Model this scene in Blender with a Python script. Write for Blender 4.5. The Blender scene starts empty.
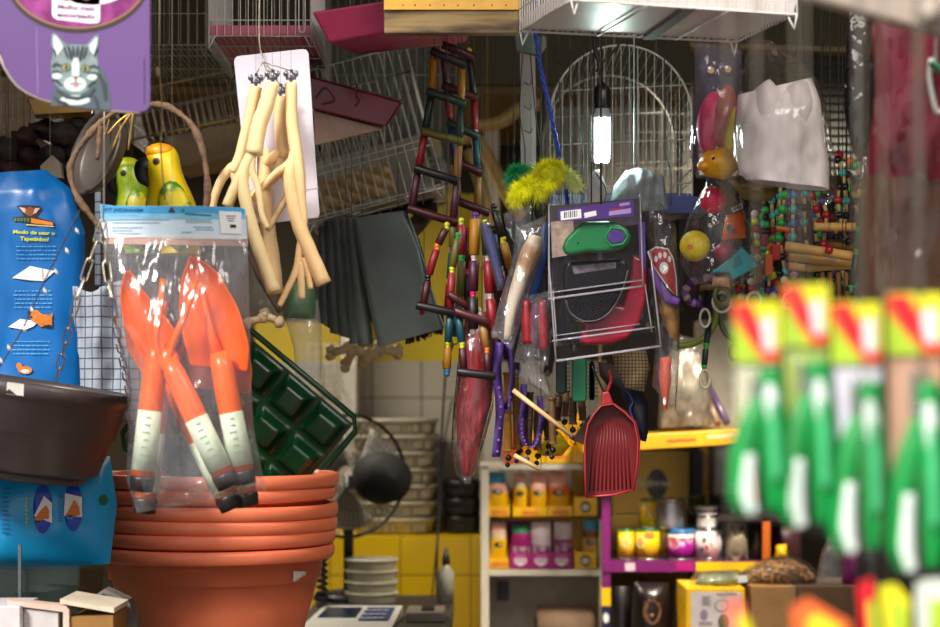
WORLD, SUN, EXPO = 1.0, 5.6, 0.0
FILL1, FILL2, FILL3 = 9, 18, 16
import bpy, bmesh, math, random
from mathutils import Vector, Matrix, noise
from mathutils.bvhtree import BVHTree
S = bpy.context.scene
C = S.collection
PI = math.pi
F = 70.0
K = 36.0 / F / 940.0          # metres per pixel and metre of distance
ZC, HY = 1.5, 400.0           # eye height, horizon row
V = Vector

def P(px, py, Y):             # a pixel of the photo at a chosen distance -> a point of the shop
 return V(((px - 470.0) * K * Y, Y, ZC + (HY - py) * K * Y))

def L(n, Y):                  # n pixels at distance Y in metres
 return n * K * Y

def lin(c):
 o = []
 for x in c[:3]:
  x = x / 255.0
  o.append(x / 12.92 if x <= 0.04045 else ((x + 0.055) / 1.055) ** 2.4)
 return o + [1.0]

# ---------------------------------------------------------------- materials
MATS = {}

def _new(name):
 m = bpy.data.materials.new(name)
 m.use_nodes = True
 nt = m.node_tree
 nt.nodes.clear()
 out = nt.nodes.new('ShaderNodeOutputMaterial')
 return m, nt, out

def _noise(nt, scale, detail=3.0, stretch=None):
 tc = nt.nodes.new('ShaderNodeTexCoord')
 n = nt.nodes.new('ShaderNodeTexNoise')
 n.inputs['Scale'].default_value = scale
 n.inputs['Detail'].default_value = detail
 if stretch:
  mp = nt.nodes.new('ShaderNodeMapping')
  mp.inputs['Scale'].default_value = stretch
  nt.links.new(tc.outputs['Object'], mp.inputs['Vector'])
  nt.links.new(mp.outputs['Vector'], n.inputs['Vector'])
 else:
  nt.links.new(tc.outputs['Object'], n.inputs['Vector'])
 return n

def mat(name, col, rough=0.5, metal=0.0, var=0.1, scale=25.0, bump=0.0, bscale=60.0, spec=0.5,
  stretch=None, col2=None, lo=0.35, hi=0.65, coat=0.0, emit=0.0, transl=0.0):
 if name in MATS:
  return MATS[name]
 m, nt, out = _new(name)
 b = nt.nodes.new('ShaderNodeBsdfPrincipled')
 b.inputs['Roughness'].default_value = rough
 b.inputs['Metallic'].default_value = metal
 b.inputs['Specular IOR Level'].default_value = spec
 b.inputs['Coat Weight'].default_value = coat
 n = _noise(nt, scale, 4.0, stretch)
 r = nt.nodes.new('ShaderNodeValToRGB')
 c = lin(col)
 if col2 is None:
  a = [x * (1 - var) for x in c[:3]] + [1]
  d = [min(1, x * (1 + var)) for x in c[:3]] + [1]
 else:
  a, d = c, lin(col2)
 r.color_ramp.elements[0].position = lo
 r.color_ramp.elements[0].color = a
 r.color_ramp.elements[1].position = hi
 r.color_ramp.elements[1].color = d
 nt.links.new(n.outputs['Fac'], r.inputs['Fac'])
 nt.links.new(r.outputs['Color'], b.inputs['Base Color'])
 if bump:
  n2 = _noise(nt, bscale, 3.0, stretch)
  bp = nt.nodes.new('ShaderNodeBump')
  bp.inputs['Strength'].default_value = bump
  bp.inputs['Distance'].default_value = 0.01
  nt.links.new(n2.outputs['Fac'], bp.inputs['Height'])
  nt.links.new(bp.outputs['Normal'], b.inputs['Normal'])
 if emit:
  b.inputs['Emission Color'].default_value = c
  b.inputs['Emission Strength'].default_value = emit
 nt.links.new(b.outputs['BSDF'], out.inputs['Surface'])
 MATS[name] = m
 return m

def film(name, tint=(250, 250, 250), milk=0.05, milkcol=(235, 235, 240), rough=0.12, bump=0.6, bscale=28.0, gloss=1.0,
         stretch=(1, 1, 0.35)):
 """clear packaging film: see-through, a little milky, with crinkled reflections"""
 if name in MATS:
  return MATS[name]
 m, nt, out = _new(name)
 tr = nt.nodes.new('ShaderNodeBsdfTransparent')
 tr.inputs['Color'].default_value = lin(tint)
 df = nt.nodes.new('ShaderNodeBsdfDiffuse')
 df.inputs['Color'].default_value = lin(milkcol)
 gl = nt.nodes.new('ShaderNodeBsdfGlossy')
 gl.inputs['Roughness'].default_value = rough
 n = _noise(nt, bscale, 3.0, stretch)
 bp = nt.nodes.new('ShaderNodeBump')
 bp.inputs['Strength'].default_value = bump
 bp.inputs['Distance'].default_value = 0.02
 nt.links.new(n.outputs['Fac'], bp.inputs['Height'])
 nt.links.new(bp.outputs['Normal'], gl.inputs['Normal'])
 fr = nt.nodes.new('ShaderNodeLayerWeight')
 fr.inputs['Blend'].default_value = 0.5
 nt.links.new(bp.outputs['Normal'], fr.inputs['Normal'])
 pw = nt.nodes.new('ShaderNodeMath')
 pw.operation = 'POWER'
 pw.inputs[1].default_value = 2.6
 nt.links.new(fr.outputs['Facing'], pw.inputs[0])
 mu = nt.nodes.new('ShaderNodeMath')
 mu.operation = 'MULTIPLY_ADD'
 mu.use_clamp = True
 mu.inputs[1].default_value = 0.7 * gloss
 mu.inputs[2].default_value = 0.035 * gloss
 nt.links.new(pw.outputs[0], mu.inputs[0])
 m1 = nt.nodes.new('ShaderNodeMixShader')
 m1.inputs['Fac'].default_value = milk * 0.45
 nt.links.new(tr.outputs[0], m1.inputs[1])
 nt.links.new(df.outputs[0], m1.inputs[2])
 m2 = nt.nodes.new('ShaderNodeMixShader')
 nt.links.new(mu.outputs[0], m2.inputs['Fac'])
 nt.links.new(m1.outputs[0], m2.inputs[1])
 nt.links.new(gl.outputs[0], m2.inputs[2])
 nt.links.new(m2.outputs[0], out.inputs['Surface'])
 MATS[name] = m
 return m

def grid_mat(name, col, line, sx, sz, width=0.03, rough=0.35, axis='XZ', ox=0.0, oz=0.0, var=0.05):
 """tiles / plaid: lines every sx, sz metres in object space"""
 if name in MATS:
  return MATS[name]
 m, nt, out = _new(name)
 b = nt.nodes.new('ShaderNodeBsdfPrincipled')
 b.inputs['Roughness'].default_value = rough
 tc = nt.nodes.new('ShaderNodeTexCoord')
 sp = nt.nodes.new('ShaderNodeSeparateXYZ')
 nt.links.new(tc.outputs['Object'], sp.inputs[0])
 facs = []
 for ax, s, o in ((axis[0], sx, ox), (axis[1], sz, oz)):
  a = nt.nodes.new('ShaderNodeMath'); a.operation = 'ADD'; a.inputs[1].default_value = o + 50 * s
  nt.links.new(sp.outputs[ax], a.inputs[0])
  d = nt.nodes.new('ShaderNodeMath'); d.operation = 'DIVIDE'; d.inputs[1].default_value = s
  nt.links.new(a.outputs[0], d.inputs[0])
  f = nt.nodes.new('ShaderNodeMath'); f.operation = 'FRACT'
  nt.links.new(d.outputs[0], f.inputs[0])
  l = nt.nodes.new('ShaderNodeMath'); l.operation = 'LESS_THAN'; l.inputs[1].default_value = width
  nt.links.new(f.outputs[0], l.inputs[0])
  facs.append(l)
 mx = nt.nodes.new('ShaderNodeMath'); mx.operation = 'MAXIMUM'
 nt.links.new(facs[0].outputs[0], mx.inputs[0])
 nt.links.new(facs[1].outputs[0], mx.inputs[1])
 n = _noise(nt, 9.0)
 r = nt.nodes.new('ShaderNodeValToRGB')
 c = lin(col)
 r.color_ramp.elements[0].color = [x * (1 - var) for x in c[:3]] + [1]
 r.color_ramp.elements[1].color = [min(1, x * (1 + var)) for x in c[:3]] + [1]
 nt.links.new(n.outputs['Fac'], r.inputs['Fac'])
 mix = nt.nodes.new('ShaderNodeMixRGB')
 nt.links.new(mx.outputs[0], mix.inputs['Fac'])
 nt.links.new(r.outputs['Color'], mix.inputs['Color1'])
 mix.inputs['Color2'].default_value = lin(line)
 nt.links.new(mix.outputs['Color'], b.inputs['Base Color'])
 nt.links.new(b.outputs['BSDF'], out.inputs['Surface'])
 MATS[name] = m
 return m

def ink(name, col, rough=0.5):
 return mat('ink ' + name, col, rough, var=0.04)

# ---------------------------------------------------------------- geometry
def spline(pts, n):
 """Catmull-Rom through pts, n samples in all"""
 pts = [V(p) for p in pts]
 if len(pts) == 2:
  return [pts[0].lerp(pts[1], i / (n - 1)) for i in range(n)]
 e = [pts[0] * 2 - pts[1]] + pts + [pts[-1] * 2 - pts[-2]]
 out = []
 for i in range(n):
  t = i / (n - 1) * (len(pts) - 1)
  k = min(int(t), len(pts) - 2)
  t -= k
  a, b, c, d = e[k], e[k + 1], e[k + 2], e[k + 3]
  out.append(0.5 * ((2 * b) + (c - a) * t + (2 * a - 5 * b + 4 * c - d) * t * t + (3 * b - a - 3 * c + d) * t ** 3))
 return out

def polyat(pts, t):
 """point at fraction t of a 2D polyline by index"""
 s = t * (len(pts) - 1)
 k = min(int(s), len(pts) - 2)
 s -= k
 return tuple(pts[k][i] * (1 - s) + pts[k + 1][i] * s for i in range(len(pts[k])))

_FONT = {}

def glyphs(txt, bold=0.0):
 key = (txt, bold)
 if key not in _FONT:
  cu = bpy.data.curves.new('lettering', 'FONT')
  cu.body = txt
  cu.size = 1.0
  cu.offset = bold
  cu.resolution_u = 3
  cu.align_x = 'CENTER'
  o = bpy.data.objects.new('lettering', cu)
  C.objects.link(o)
  bpy.context.view_layer.update()
  me = bpy.data.meshes.new_from_object(o.evaluated_get(bpy.context.evaluated_depsgraph_get()))
  vs = [(v.co.x, v.co.y) for v in me.vertices]
  fs = [tuple(p.vertices) for p in me.polygons]
  bpy.data.objects.remove(o)
  bpy.data.curves.remove(cu)
  bpy.data.meshes.remove(me)
  _FONT[key] = (vs, fs)
 return _FONT[key]

class MB:
 def __init__(s, m=None):
  s.v, s.f, s.fm, s.fs, s.mats, s.m, s.sm = [], [], [], [], [], 0, True
  if m is not None:
   s.use(m)

 def use(s, m):
  if m not in s.mats:
   s.mats.append(m)
  s.m = s.mats.index(m)
  return s

 def add(s, vs, fs, smooth=None):
  o = len(s.v)
  s.v += [V(x) for x in vs]
  sm = s.sm if smooth is None else smooth
  for f in fs:
   s.f.append(tuple(i + o for i in f))
   s.fm.append(s.m)
   s.fs.append(sm)
  return s

 def hexa(s, b, t):
  """box from 4 lower and 4 upper corners in the same turn"""
  return s.add(list(b) + list(t), [(3, 2, 1, 0), (4, 5, 6, 7), (0, 1, 5, 4), (1, 2, 6, 5), (2, 3, 7, 6), (3, 0, 4, 7)], False)

 def box(s, c, d, R=None):
  x, y, z = d[0] / 2, d[1] / 2, d[2] / 2
  q = [V((-x, -y, -z)), V((x, -y, -z)), V((x, y, -z)), V((-x, y, -z)), V((-x, -y, z)), V((x, -y, z)), V((x, y, z)), V((-x, y, z))]
  if R is not None:
   q = [R @ p for p in q]
  q = [p + V(c) for p in q]
  return s.hexa(q[:4], q[4:])

 def pbox(s, x0, y0, x1, y1, Y, D):
  """upright box whose front face fills pixels x0..x1, y0..y1 at distance Y; D deep"""
  a, b = P(x0, y0, Y), P(x1, y1, Y)
  return s.box(((a.x + b.x) / 2, Y + D / 2, (a.z + b.z) / 2), (abs(b.x - a.x), D, abs(a.z - b.z)))

 def poly(s, pts, d):
  """planar outline pushed by vector d"""
  n = len(pts)
  pts = [V(p) for p in pts]
  d = V(d)
  vs = pts + [p + d for p in pts]
  nrm = V((0, 0, 0))
  for i in range(n):
   nrm += (pts[i] - pts[0]).cross(pts[(i + 1) % n] - pts[0])
  fr, bk = tuple(range(n)), tuple(range(2 * n - 1, n - 1, -1))
  sides = [(i, n + i, n + (i + 1) % n, (i + 1) % n) for i in range(n)]
  if nrm.dot(d) > 0:
   fr, bk = fr[::-1], bk[::-1]
   sides = [q[::-1] for q in sides]
  return s.add(vs, [fr, bk] + sides, False)

 def slab(s, px, Y, th):
  return s.poly([P(x, y, Y) for x, y in px], (0, th, 0))

 def ell(s, cx, cy, rx, ry, Y, th=0.0004, n=24, rot=0.0):
  c, q = math.cos(rot), math.sin(rot)
  pts = []
  for i in range(n):
   a = 2 * PI * i / n
   x, y = rx * math.cos(a), ry * math.sin(a)
   pts.append((cx + x * c - y * q, cy + x * q + y * c))
  return s.slab(pts, Y, th)

 def text(s, txt, cx, cy, size, Y, rot=0.0, width=None, bold=0.02, shear=0.0):
  """flat lettering, centre cx,cy (middle of the x height), size = cap height in pixels"""
  vs, fs = glyphs(txt, bold)
  if not vs:
   return s
  sc = size / 0.7
  sx = sc
  if width:
   w = max(v[0] for v in vs) - min(v[0] for v in vs)
   sx = width / w
  c, q = math.cos(rot), math.sin(rot)
  out = []
  for x, y in vs:
   x, y = x * sx + shear * y * sc, -(y - 0.33) * sc
   out.append(P(cx + x * c - y * q, cy + x * q + y * c, Y))
  return s.add(out, fs, False)

 def tube(s, pts, r, seg=8, closed=False, caps=True, flat=1.0):
  pts = [V(p) for p in pts]
  n = len(pts)
  rs = r if isinstance(r, (list, tuple)) else [r] * n
  if len(rs) != n:
   rs = [polyat([(x,) for x in rs], i / (n - 1))[0] for i in range(n)]
  tg = []
  for i in range(n):
   a = pts[(i - 1) % n] if (closed or i > 0) else pts[i]
   b = pts[(i + 1) % n] if (closed or i < n - 1) else pts[i]
   t = b - a
   tg.append(t.normalized() if t.length > 1e-9 else V((0, 0, 1)))
  up = V((0, 1, 0)) if abs(tg[0].y) < 0.9 else V((1, 0, 0))
  nr = (up - tg[0] * up.dot(tg[0])).normalized()
  vs, fs = [], []
  for i in range(n):
   nr = nr - tg[i] * nr.dot(tg[i])
   if nr.length < 1e-6:
    nr = V((1, 0, 0)) - tg[i] * tg[i].x
   nr.normalize()
   bn = tg[i].cross(nr)
   for k in range(seg):
    a = 2 * PI * k / seg
    vs.append(pts[i] + (nr * math.cos(a) * flat + bn * math.sin(a)) * rs[i])
  m = n if closed else n - 1
  for i in range(m):
   j = (i + 1) % n
   for k in range(seg):
    l = (k + 1) % seg
    fs.append((i * seg + k, i * seg + l, j * seg + l, j * seg + k))
  s.add(vs, fs)
  if caps and not closed:
   o = len(s.v) - len(vs)
   s.f.append(tuple(o + k for k in range(seg - 1, -1, -1))); s.fm.append(s.m); s.fs.append(False)
   s.f.append(tuple(o + (n - 1) * seg + k for k in range(seg))); s.fm.append(s.m); s.fs.append(False)
  return s

 def ptube(s, pts, r, n=None, seg=8, **kw):
  """tube through (px, py, Y) triples; r in metres"""
  w = [P(*p) for p in pts]
  return s.tube(spline(w, n or max(2, 5 * (len(w) - 1))), r, seg, **kw)

 def lathe(s, prof, c, seg=32, R=None, sweep=2 * PI, cap=True):
  c = V(c)
  vs, fs = [], []
  n = len(prof)
  for k in range(seg):
   a = sweep * k / seg
   for r, z in prof:
    p = V((r * math.cos(a), r * math.sin(a), z))
    if R is not None:
     p = R @ p
    vs.append(p + c)
  for k in range(seg):
   l = (k + 1) % seg
   for i in range(n - 1):
    fs.append((k * n + i, l * n + i, l * n + i + 1, k * n + i + 1))
  s.add(vs, fs)
  if cap:
   o = len(s.v) - len(vs)
   for i, rev in ((0, True), (n - 1, False)):
    if prof[i][0] > 1e-6:
     f = [o + k * n + i for k in range(seg)]
     s.f.append(tuple(f[::-1] if rev else f)); s.fm.append(s.m); s.fs.append(False)
  return s

 def ball(s, c, r, seg=12, R=None, lump=0.0, seed=0):
  rr = r if isinstance(r, (tuple, list)) else (r, r, r)
  c = V(c)
  nl = max(4, seg // 2 + 1)
  vs, fs = [], []
  for i in range(nl + 1):
   t = PI * i / nl
   for k in range(seg):
    a = 2 * PI * k / seg
    d = V((math.sin(t) * math.cos(a), math.sin(t) * math.sin(a), math.cos(t)))
    q = 1.0
    if lump:
     q += lump * noise.noise(d * 1.7 + V((seed * 3.1, seed, 0)))
    p = V((d.x * rr[0] * q, d.y * rr[1] * q, d.z * rr[2] * q))
    if R is not None:
     p = R @ p
    vs.append(p + c)
  for i in range(nl):
   for k in range(seg):
    l = (k + 1) % seg
    fs.append((i * seg + k, (i + 1) * seg + k, (i + 1) * seg + l, i * seg + l))
  return s.add(vs, fs)

 def grid(s, fn, nu, nv, flip=False):
  vs = [fn(i / nu, j / nv) for j in range(nv + 1) for i in range(nu + 1)]
  w = nu + 1
  fs = []
  for j in range(nv):
   for i in range(nu):
    q = (j * w + i, j * w + i + 1, (j + 1) * w + i + 1, (j + 1) * w + i)
    fs.append(q[::-1] if not flip else q)
  return s.add(vs, fs)

 def bag(s, left, right, Y, th, nu=12, nv=22, wr=0.004, seed=0, env=None, freq=18.0, gather=0.0, side=0.5):
  """pillow between two pixel outlines (top to bottom); th = half thickness in metres"""
  env = env or (lambda v: max(0.03, math.sin(PI * v)) ** 0.5)
  sd = V((seed * 7.3, seed * 1.9, seed * 4.4))

  def sheet(sgn):
   def fn(u, v):
    l, r = polyat(left, v), polyat(right, v)
    p = P(l[0] * (1 - u) + r[0] * u, l[1] * (1 - u) + r[1] * u, Y)
    e = max(0.0, math.sin(PI * u)) ** side * env(v)
    w = noise.noise(V((p.x * freq, p.z * freq * 0.5, sgn * 2.0)) + sd) * wr
    w += noise.noise(V((p.x * freq * 2.7, p.z * freq * 1.4, sgn * 5.0)) + sd) * wr * 0.5
    if gather:
     w += math.sin(u * 40 + seed + 2.0 * math.sin(v * 5)) * gather * (1 - min(1, v * 2.2))
    ed = min(1.0, 6 * u * (1 - u) + 0.1)
    p.y += -sgn * (th * e + w * ed)
    return p
   return fn
  s.grid(sheet(1), nu, nv)
  s.grid(sheet(-1), nu, nv, True)
  return s

 def bvh(s):
  return BVHTree.FromPolygons(s.v, s.f)

 def stick(s, i0, tree, off=0.0012):
  """lay the vertices added since i0 on a surface, along the depth"""
  last = None
  for i in range(i0, len(s.v)):
   p = s.v[i]
   d = (p - V((0, 0, ZC))).normalized()
   h = tree.ray_cast(p - d * 2, d)
   if h[0] is not None:
    last = h[3] - off
   if last is not None:
    s.v[i] = p + d * (last - 2)
  return s

 def move(s, i0, M):
  for i in range(i0, len(s.v)):
   s.v[i] = M @ s.v[i]
  return s

ORG = {}

def tag(o, label=None, cat=None, group=None, kind=None):
 if label: o['label'] = label
 if cat: o['category'] = cat
 if group: o['group'] = group
 if kind: o['kind'] = kind
 return o

def thing(name, label, cat, loc, group=None):
 o = bpy.data.objects.new(name, None)
 o.empty_display_size = 0.05
 C.objects.link(o)
 o.location = loc
 ORG[o] = V(loc)
 return tag(o, label, cat, group)

def build(mb, name, parent=None, label=None, cat=None, group=None, kind=None, org=None, bevel=0.0, bseg=2, sub=0, solid=0.0):
 if parent is not None:
  org = ORG[parent]
 elif org is None:
  xs = [v.x for v in mb.v]; ys = [v.y for v in mb.v]; zs = [v.z for v in mb.v]
  org = V(((min(xs) + max(xs)) / 2, (min(ys) + max(ys)) / 2, min(zs)))
 me = bpy.data.meshes.new(name)
 me.from_pydata([v - org for v in mb.v], [], mb.f)
 for m in mb.mats:
  me.materials.append(m)
 me.polygons.foreach_set('material_index', mb.fm)
 me.polygons.foreach_set('use_smooth', mb.fs)
 me.update()
 o = bpy.data.objects.new(name, me)
 C.objects.link(o)
 if parent is not None:
  o.parent = parent
  o.location = (0, 0, 0)
 else:
  o.location = org
 ORG[o] = V(org)
 if solid:
  md = o.modifiers.new('Solidify', 'SOLIDIFY')
  md.thickness = solid
 if bevel:
  md = o.modifiers.new('Bevel', 'BEVEL')
  md.width = bevel
  md.segments = bseg
  md.limit_method = 'ANGLE'
  md.angle_limit = math.radians(40)
  md.harden_normals = False
 if sub:
  md = o.modifiers.new('Subdivision', 'SUBSURF')
  md.levels = md.render_levels = sub
 return tag(o, label, cat, group, kind)

def dup(o, off=(0, 0, 0), label=None, group=None, parent=None, rot=None):
 c = o.copy()
 C.objects.link(c)
 if parent is None:
  c.location = V(o.location) + V(off)
  if rot: c.rotation_euler = rot
  if label: c['label'] = label
  if group: c['group'] = group
 else:
  c.parent = parent
 for ch in list(o.children):
  dup(ch, parent=c)
 return c

ZTOP = 2.6                     # underside of the ceiling

def cord(parent, px, py, Y, m=None, r=0.00024, name='hanging_string', top=None):
 a = P(px, py, Y)
 mb = MB(m or MATS['string'])
 mb.tube([a, V((a.x, a.y, top or ZTOP))], r, 5)
 return build(mb, name, parent)

def roty(deg, c):
 """turn about the depth axis; positive = right side goes up in the picture"""
 return Matrix.Translation(V(c)) @ Matrix.Rotation(-math.radians(deg), 4, 'Y') @ Matrix.Translation(-V(c))
# ================================================================ camera, light, shell
cam = bpy.data.cameras.new('camera')
cam.lens = F
cam.sensor_width = 36.0
cam.sensor_fit = 'HORIZONTAL'
cam.shift_y = (HY - 313.5) / 940.0
cam.clip_start = 0.05
cam.dof.use_dof = True
cam.dof.focus_distance = 3.2
cam.dof.aperture_fstop = 3.4
co = bpy.data.objects.new('camera', cam)
co.location = (0, 0, ZC)
co.rotation_euler = (PI / 2, 0, 0)
C.objects.link(co)
S.camera = co

w = bpy.data.worlds.new('daylight')
S.world = w
w.use_nodes = True
nt = w.node_tree
nt.nodes.clear()
wo = nt.nodes.new('ShaderNodeOutputWorld')
bg = nt.nodes.new('ShaderNodeBackground')
tc = nt.nodes.new('ShaderNodeTexCoord')
vm = nt.nodes.new('ShaderNodeVectorMath')
vm.operation = 'DOT_PRODUCT'
vm.inputs[1].default_value = V((-0.55, -0.6, 0.58)).normalized()
nt.links.new(tc.outputs['Generated'], vm.inputs[0])
rp = nt.nodes.new('ShaderNodeValToRGB')
rp.color_ramp.elements[0].position = 0.0
rp.color_ramp.elements[0].color = (0.12, 0.12, 0.13, 1)
rp.color_ramp.elements[1].position = 0.95
rp.color_ramp.elements[1].color = (1.0, 1.0, 1.06, 1)
nt.links.new(vm.outputs['Value'], rp.inputs['Fac'])
nt.links.new(rp.outputs['Color'], bg.inputs['Color'])
bg.inputs['Strength'].default_value = WORLD
nt.links.new(bg.outputs[0], wo.inputs['Surface'])

def lamp(name, kind, loc, energy, col, size=0.1, rot=None, sy=None, spread=180):
 l = bpy.data.lights.new(name, kind)
 l.energy = energy
 l.color = col
 if kind == 'AREA':
  l.shape = 'RECTANGLE'
  l.size = size
  l.size_y = sy or size
  l.spread = math.radians(spread)
 elif kind == 'SUN':
  l.angle = size
 else:
  l.shadow_soft_size = size
 o = bpy.data.objects.new(name, l)
 o.location = loc
 if rot: o.rotation_euler = rot
 C.objects.link(o)
 return o

lamp('daylight_from_the_street', 'SUN', (-3, -4, 5), SUN, (1.0, 0.96, 0.9), math.radians(15), (math.radians(52), 0, math.radians(-34)))
lamp('added_rack_fill', 'AREA', (0.72, 3.98, 2.36), FILL1, (1.0, 0.9, 0.74), 0.5, (math.radians(36), 0, math.radians(20)), 0.12, 62)  # added fill without a fixture, aimed at the tins and treat shelf
lamp('added_counter_fill', 'AREA', (-0.75, 4.7, 2.2), FILL2, (1.0, 0.9, 0.74), 0.7, None, 0.2)  # added fill without a fixture, brightens the yellow half wall
lamp('added_middle_fill', 'AREA', (0.5, 2.1, 2.5), FILL3, (1.0, 0.93, 0.84), 1.2, (math.radians(30), 0, 0), 0.3)  # added fill without a fixture, lifts the goods on the right

S.view_settings.view_transform = 'Standard'
S.view_settings.look = 'None'
S.view_settings.gamma = 1.0
S.view_settings.use_curve_mapping = False
S.view_settings.exposure = EXPO
S.cycles.use_denoising = True
S.cycles.max_bounces = 14
S.cycles.transparent_max_bounces = 40
S.cycles.diffuse_bounces = 4
S.cycles.glossy_bounces = 4
S.cycles.caustics_reflective = False
S.cycles.caustics_refractive = False
S.cycles.sample_clamp_indirect = 6.0

mat('string', (48, 43, 36), 0.8)
mat('black cord', (22, 20, 20), 0.6)
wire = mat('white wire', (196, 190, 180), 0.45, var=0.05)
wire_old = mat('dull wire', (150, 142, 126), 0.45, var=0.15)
steel = mat('steel', (170, 170, 172), 0.3, 0.9)
yellowpaint = mat('yellow wall paint', (214, 186, 20), 0.5, var=0.08, scale=6)
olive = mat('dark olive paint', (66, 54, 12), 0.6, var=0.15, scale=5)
concrete = mat('floor concrete', (92, 86, 80), 0.7, var=0.15, scale=3)
ceilm = mat('ceiling paint', (120, 108, 86), 0.8, var=0.1, scale=3)
wallm = mat('wall paint', (120, 104, 80), 0.8, var=0.12, scale=4)
tilew = grid_mat('white tile', (184, 177, 160), (84, 77, 64), 0.155, 0.145, 0.03, oz=-0.055)
tiley = grid_mat('yellow tile', (226, 186, 8), (140, 112, 10), 0.2, 0.2, 0.02, rough=0.3)

def struct(name, lo, hi, m):
 lo, hi = V(lo), V(hi)
 mb = MB(m)
 mb.box((lo + hi) / 2, hi - lo)
 return build(mb, name, kind='structure', org=V((0, 0, 0)))

struct('floor', (-2.4, -3.0, -0.06), (2.4, 5.9, 0), concrete)
struct('ceiling', (-2.4, 2.45, ZTOP), (2.4, 5.9, ZTOP + 0.08), ceilm)
struct('trim_7', (-0.45, 1.15, ZTOP), (2.4, 2.45, ZTOP + 0.06), ceilm)   # unseen awning slab, added to keep sun off the right half
struct('wall_left', (-2.46, 1.15, 0), (-2.4, 5.9, ZTOP), wallm)
struct('wall_right', (2.4, 1.15, 0), (2.46, 5.9, ZTOP), wallm)
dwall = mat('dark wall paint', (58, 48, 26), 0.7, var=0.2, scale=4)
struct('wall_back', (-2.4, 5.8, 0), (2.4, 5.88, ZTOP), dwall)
struct('trim_8', (P(400, 0, 5.76).x, 5.76, 1.3), (P(500, 0, 5.76).x, 5.8, 2.15), yellowpaint)
struct('trim_9', (P(255, 0, 5.76).x, 5.76, 1.3), (P(400, 0, 5.76).x, 5.8, P(0, 322, 5.76).z), yellowpaint)
zt = P(0, 361, 5.7).z
struct('trim_1', (P(255, 0, 5.74).x, 5.74, 0), (P(606, 0, 5.74).x, 5.8, zt), tilew)                     # tiled part of the back wall
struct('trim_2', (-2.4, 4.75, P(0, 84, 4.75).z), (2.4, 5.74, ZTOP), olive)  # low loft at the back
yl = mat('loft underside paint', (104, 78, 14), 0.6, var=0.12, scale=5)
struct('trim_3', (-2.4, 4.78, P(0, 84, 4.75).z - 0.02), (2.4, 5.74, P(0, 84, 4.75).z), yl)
post = mat('white post paint', (206, 200, 188), 0.5, var=0.05)
a, b = P(341, 0, 5.5), P(356, 0, 5.5)
struct('trim_4', (a.x, 5.5, 0), (b.x, 5.74, P(0, 84, 4.75).z - 0.02), post)
a, b = P(484, 0, 5.22), P(499, 0, 5.22)
struct('trim_5', (a.x, 5.22, 0), (b.x, 5.3, P(0, 84, 4.75).z - 0.02), post)
# yellow tiled half wall behind the counter
a, b = P(300, 537, 5.2), P(483.5, 537, 5.2)
struct('trim_6', (a.x, 5.2, 0), (b.x, 5.74, a.z), tiley)
# ================================================================ back of the shop: counter, half wall, fan
black = mat('black plastic', (16, 15, 16), 0.35)
blackm = mat('black satin', (24, 22, 22), 0.5)
whitepl = mat('white plastic', (216, 212, 202), 0.4, var=0.05)
clearish = mat('translucent plastic', (176, 170, 146), 0.3, var=0.08)
wood = mat('pale wood', (196, 150, 84), 0.55, var=0.25, scale=18, stretch=(1, 1, 0.15))
cardb = mat('cardboard', (150, 108, 62), 0.8, var=0.1)
counterm = mat('dark counter top', (52, 44, 36), 0.5, var=0.2)

# counter with dark top
t = thing('shop_counter', 'dark topped shop counter under the scale and food boxes', 'counter', (P(395, 607, 4.4).x, 4.4, 0))
zc_ = P(0, 607, 4.5).z
mb = MB(counterm); mb.box((P(380, 0, 4.4).x, 4.4, zc_ - 0.02), (0.35, 0.76, 0.04)); build(mb, 'countertop', t, bevel=0.004)
mb = MB(mat('counter front', (150, 140, 120), 0.6)); mb.box((P(380, 0, 4.4).x, 4.42, (zc_ - 0.04) / 2), (0.31, 0.68, zc_ - 0.04)); build(mb, 'cabinet', t)

# stacked translucent food boxes
for i in range(4):
 y1 = 605 - i * 11.2
 Y = 4.55
 mb = MB(clearish)
 c = P(370, y1, Y)
 r = L(27, Y)
 prof = [(0, 0), (r * .9, 0), (r * .97, L(8.2, Y)), (r * 1.03, L(8.6, Y)), (r * 1.03, L(10.8, Y)), (r * .95, L(11.1, Y)), (0, L(11.1, Y))]
 mb.lathe(prof, c + V((0, r, 0)), 28)
 build(mb, 'food_box', label=['translucent round food box at the bottom of the stack of four on the counter',
                                 'translucent round food box second from the bottom of its stack on the counter',
                                 'translucent round food box third from the bottom of its stack on the counter',
                                 'translucent round food box on top of the stack on the counter'][i], cat='food box',
          group='stacked translucent food boxes', bevel=0.002)

# kitchen scale
t = thing('weighing_scale', 'white electronic weighing scale with dark blue display panel at the counter edge', 'scale', P(356, 640, 4.14))
mb = MB(whitepl)
z0 = zc_
q = [V((P(300, 0, 4.08).x, 4.06, z0)), V((P(392, 0, 4.08).x, 4.06, z0)), V((P(402, 0, 4.25).x, 4.3, z0)), V((P(322, 0, 4.25).x, 4.3, z0))]
h0, h1 = 0.003, P(0, 605.5, 4.3).z - z0
mb.hexa(q, [q[0] + V((0, 0, h0)), q[1] + V((0, 0, h0)), q[2] + V((0, 0, h1)), q[3] + V((0, 0, h1))])
build(mb, 'body', t, bevel=0.004)
scale_bvh = mb.bvh()

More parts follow.
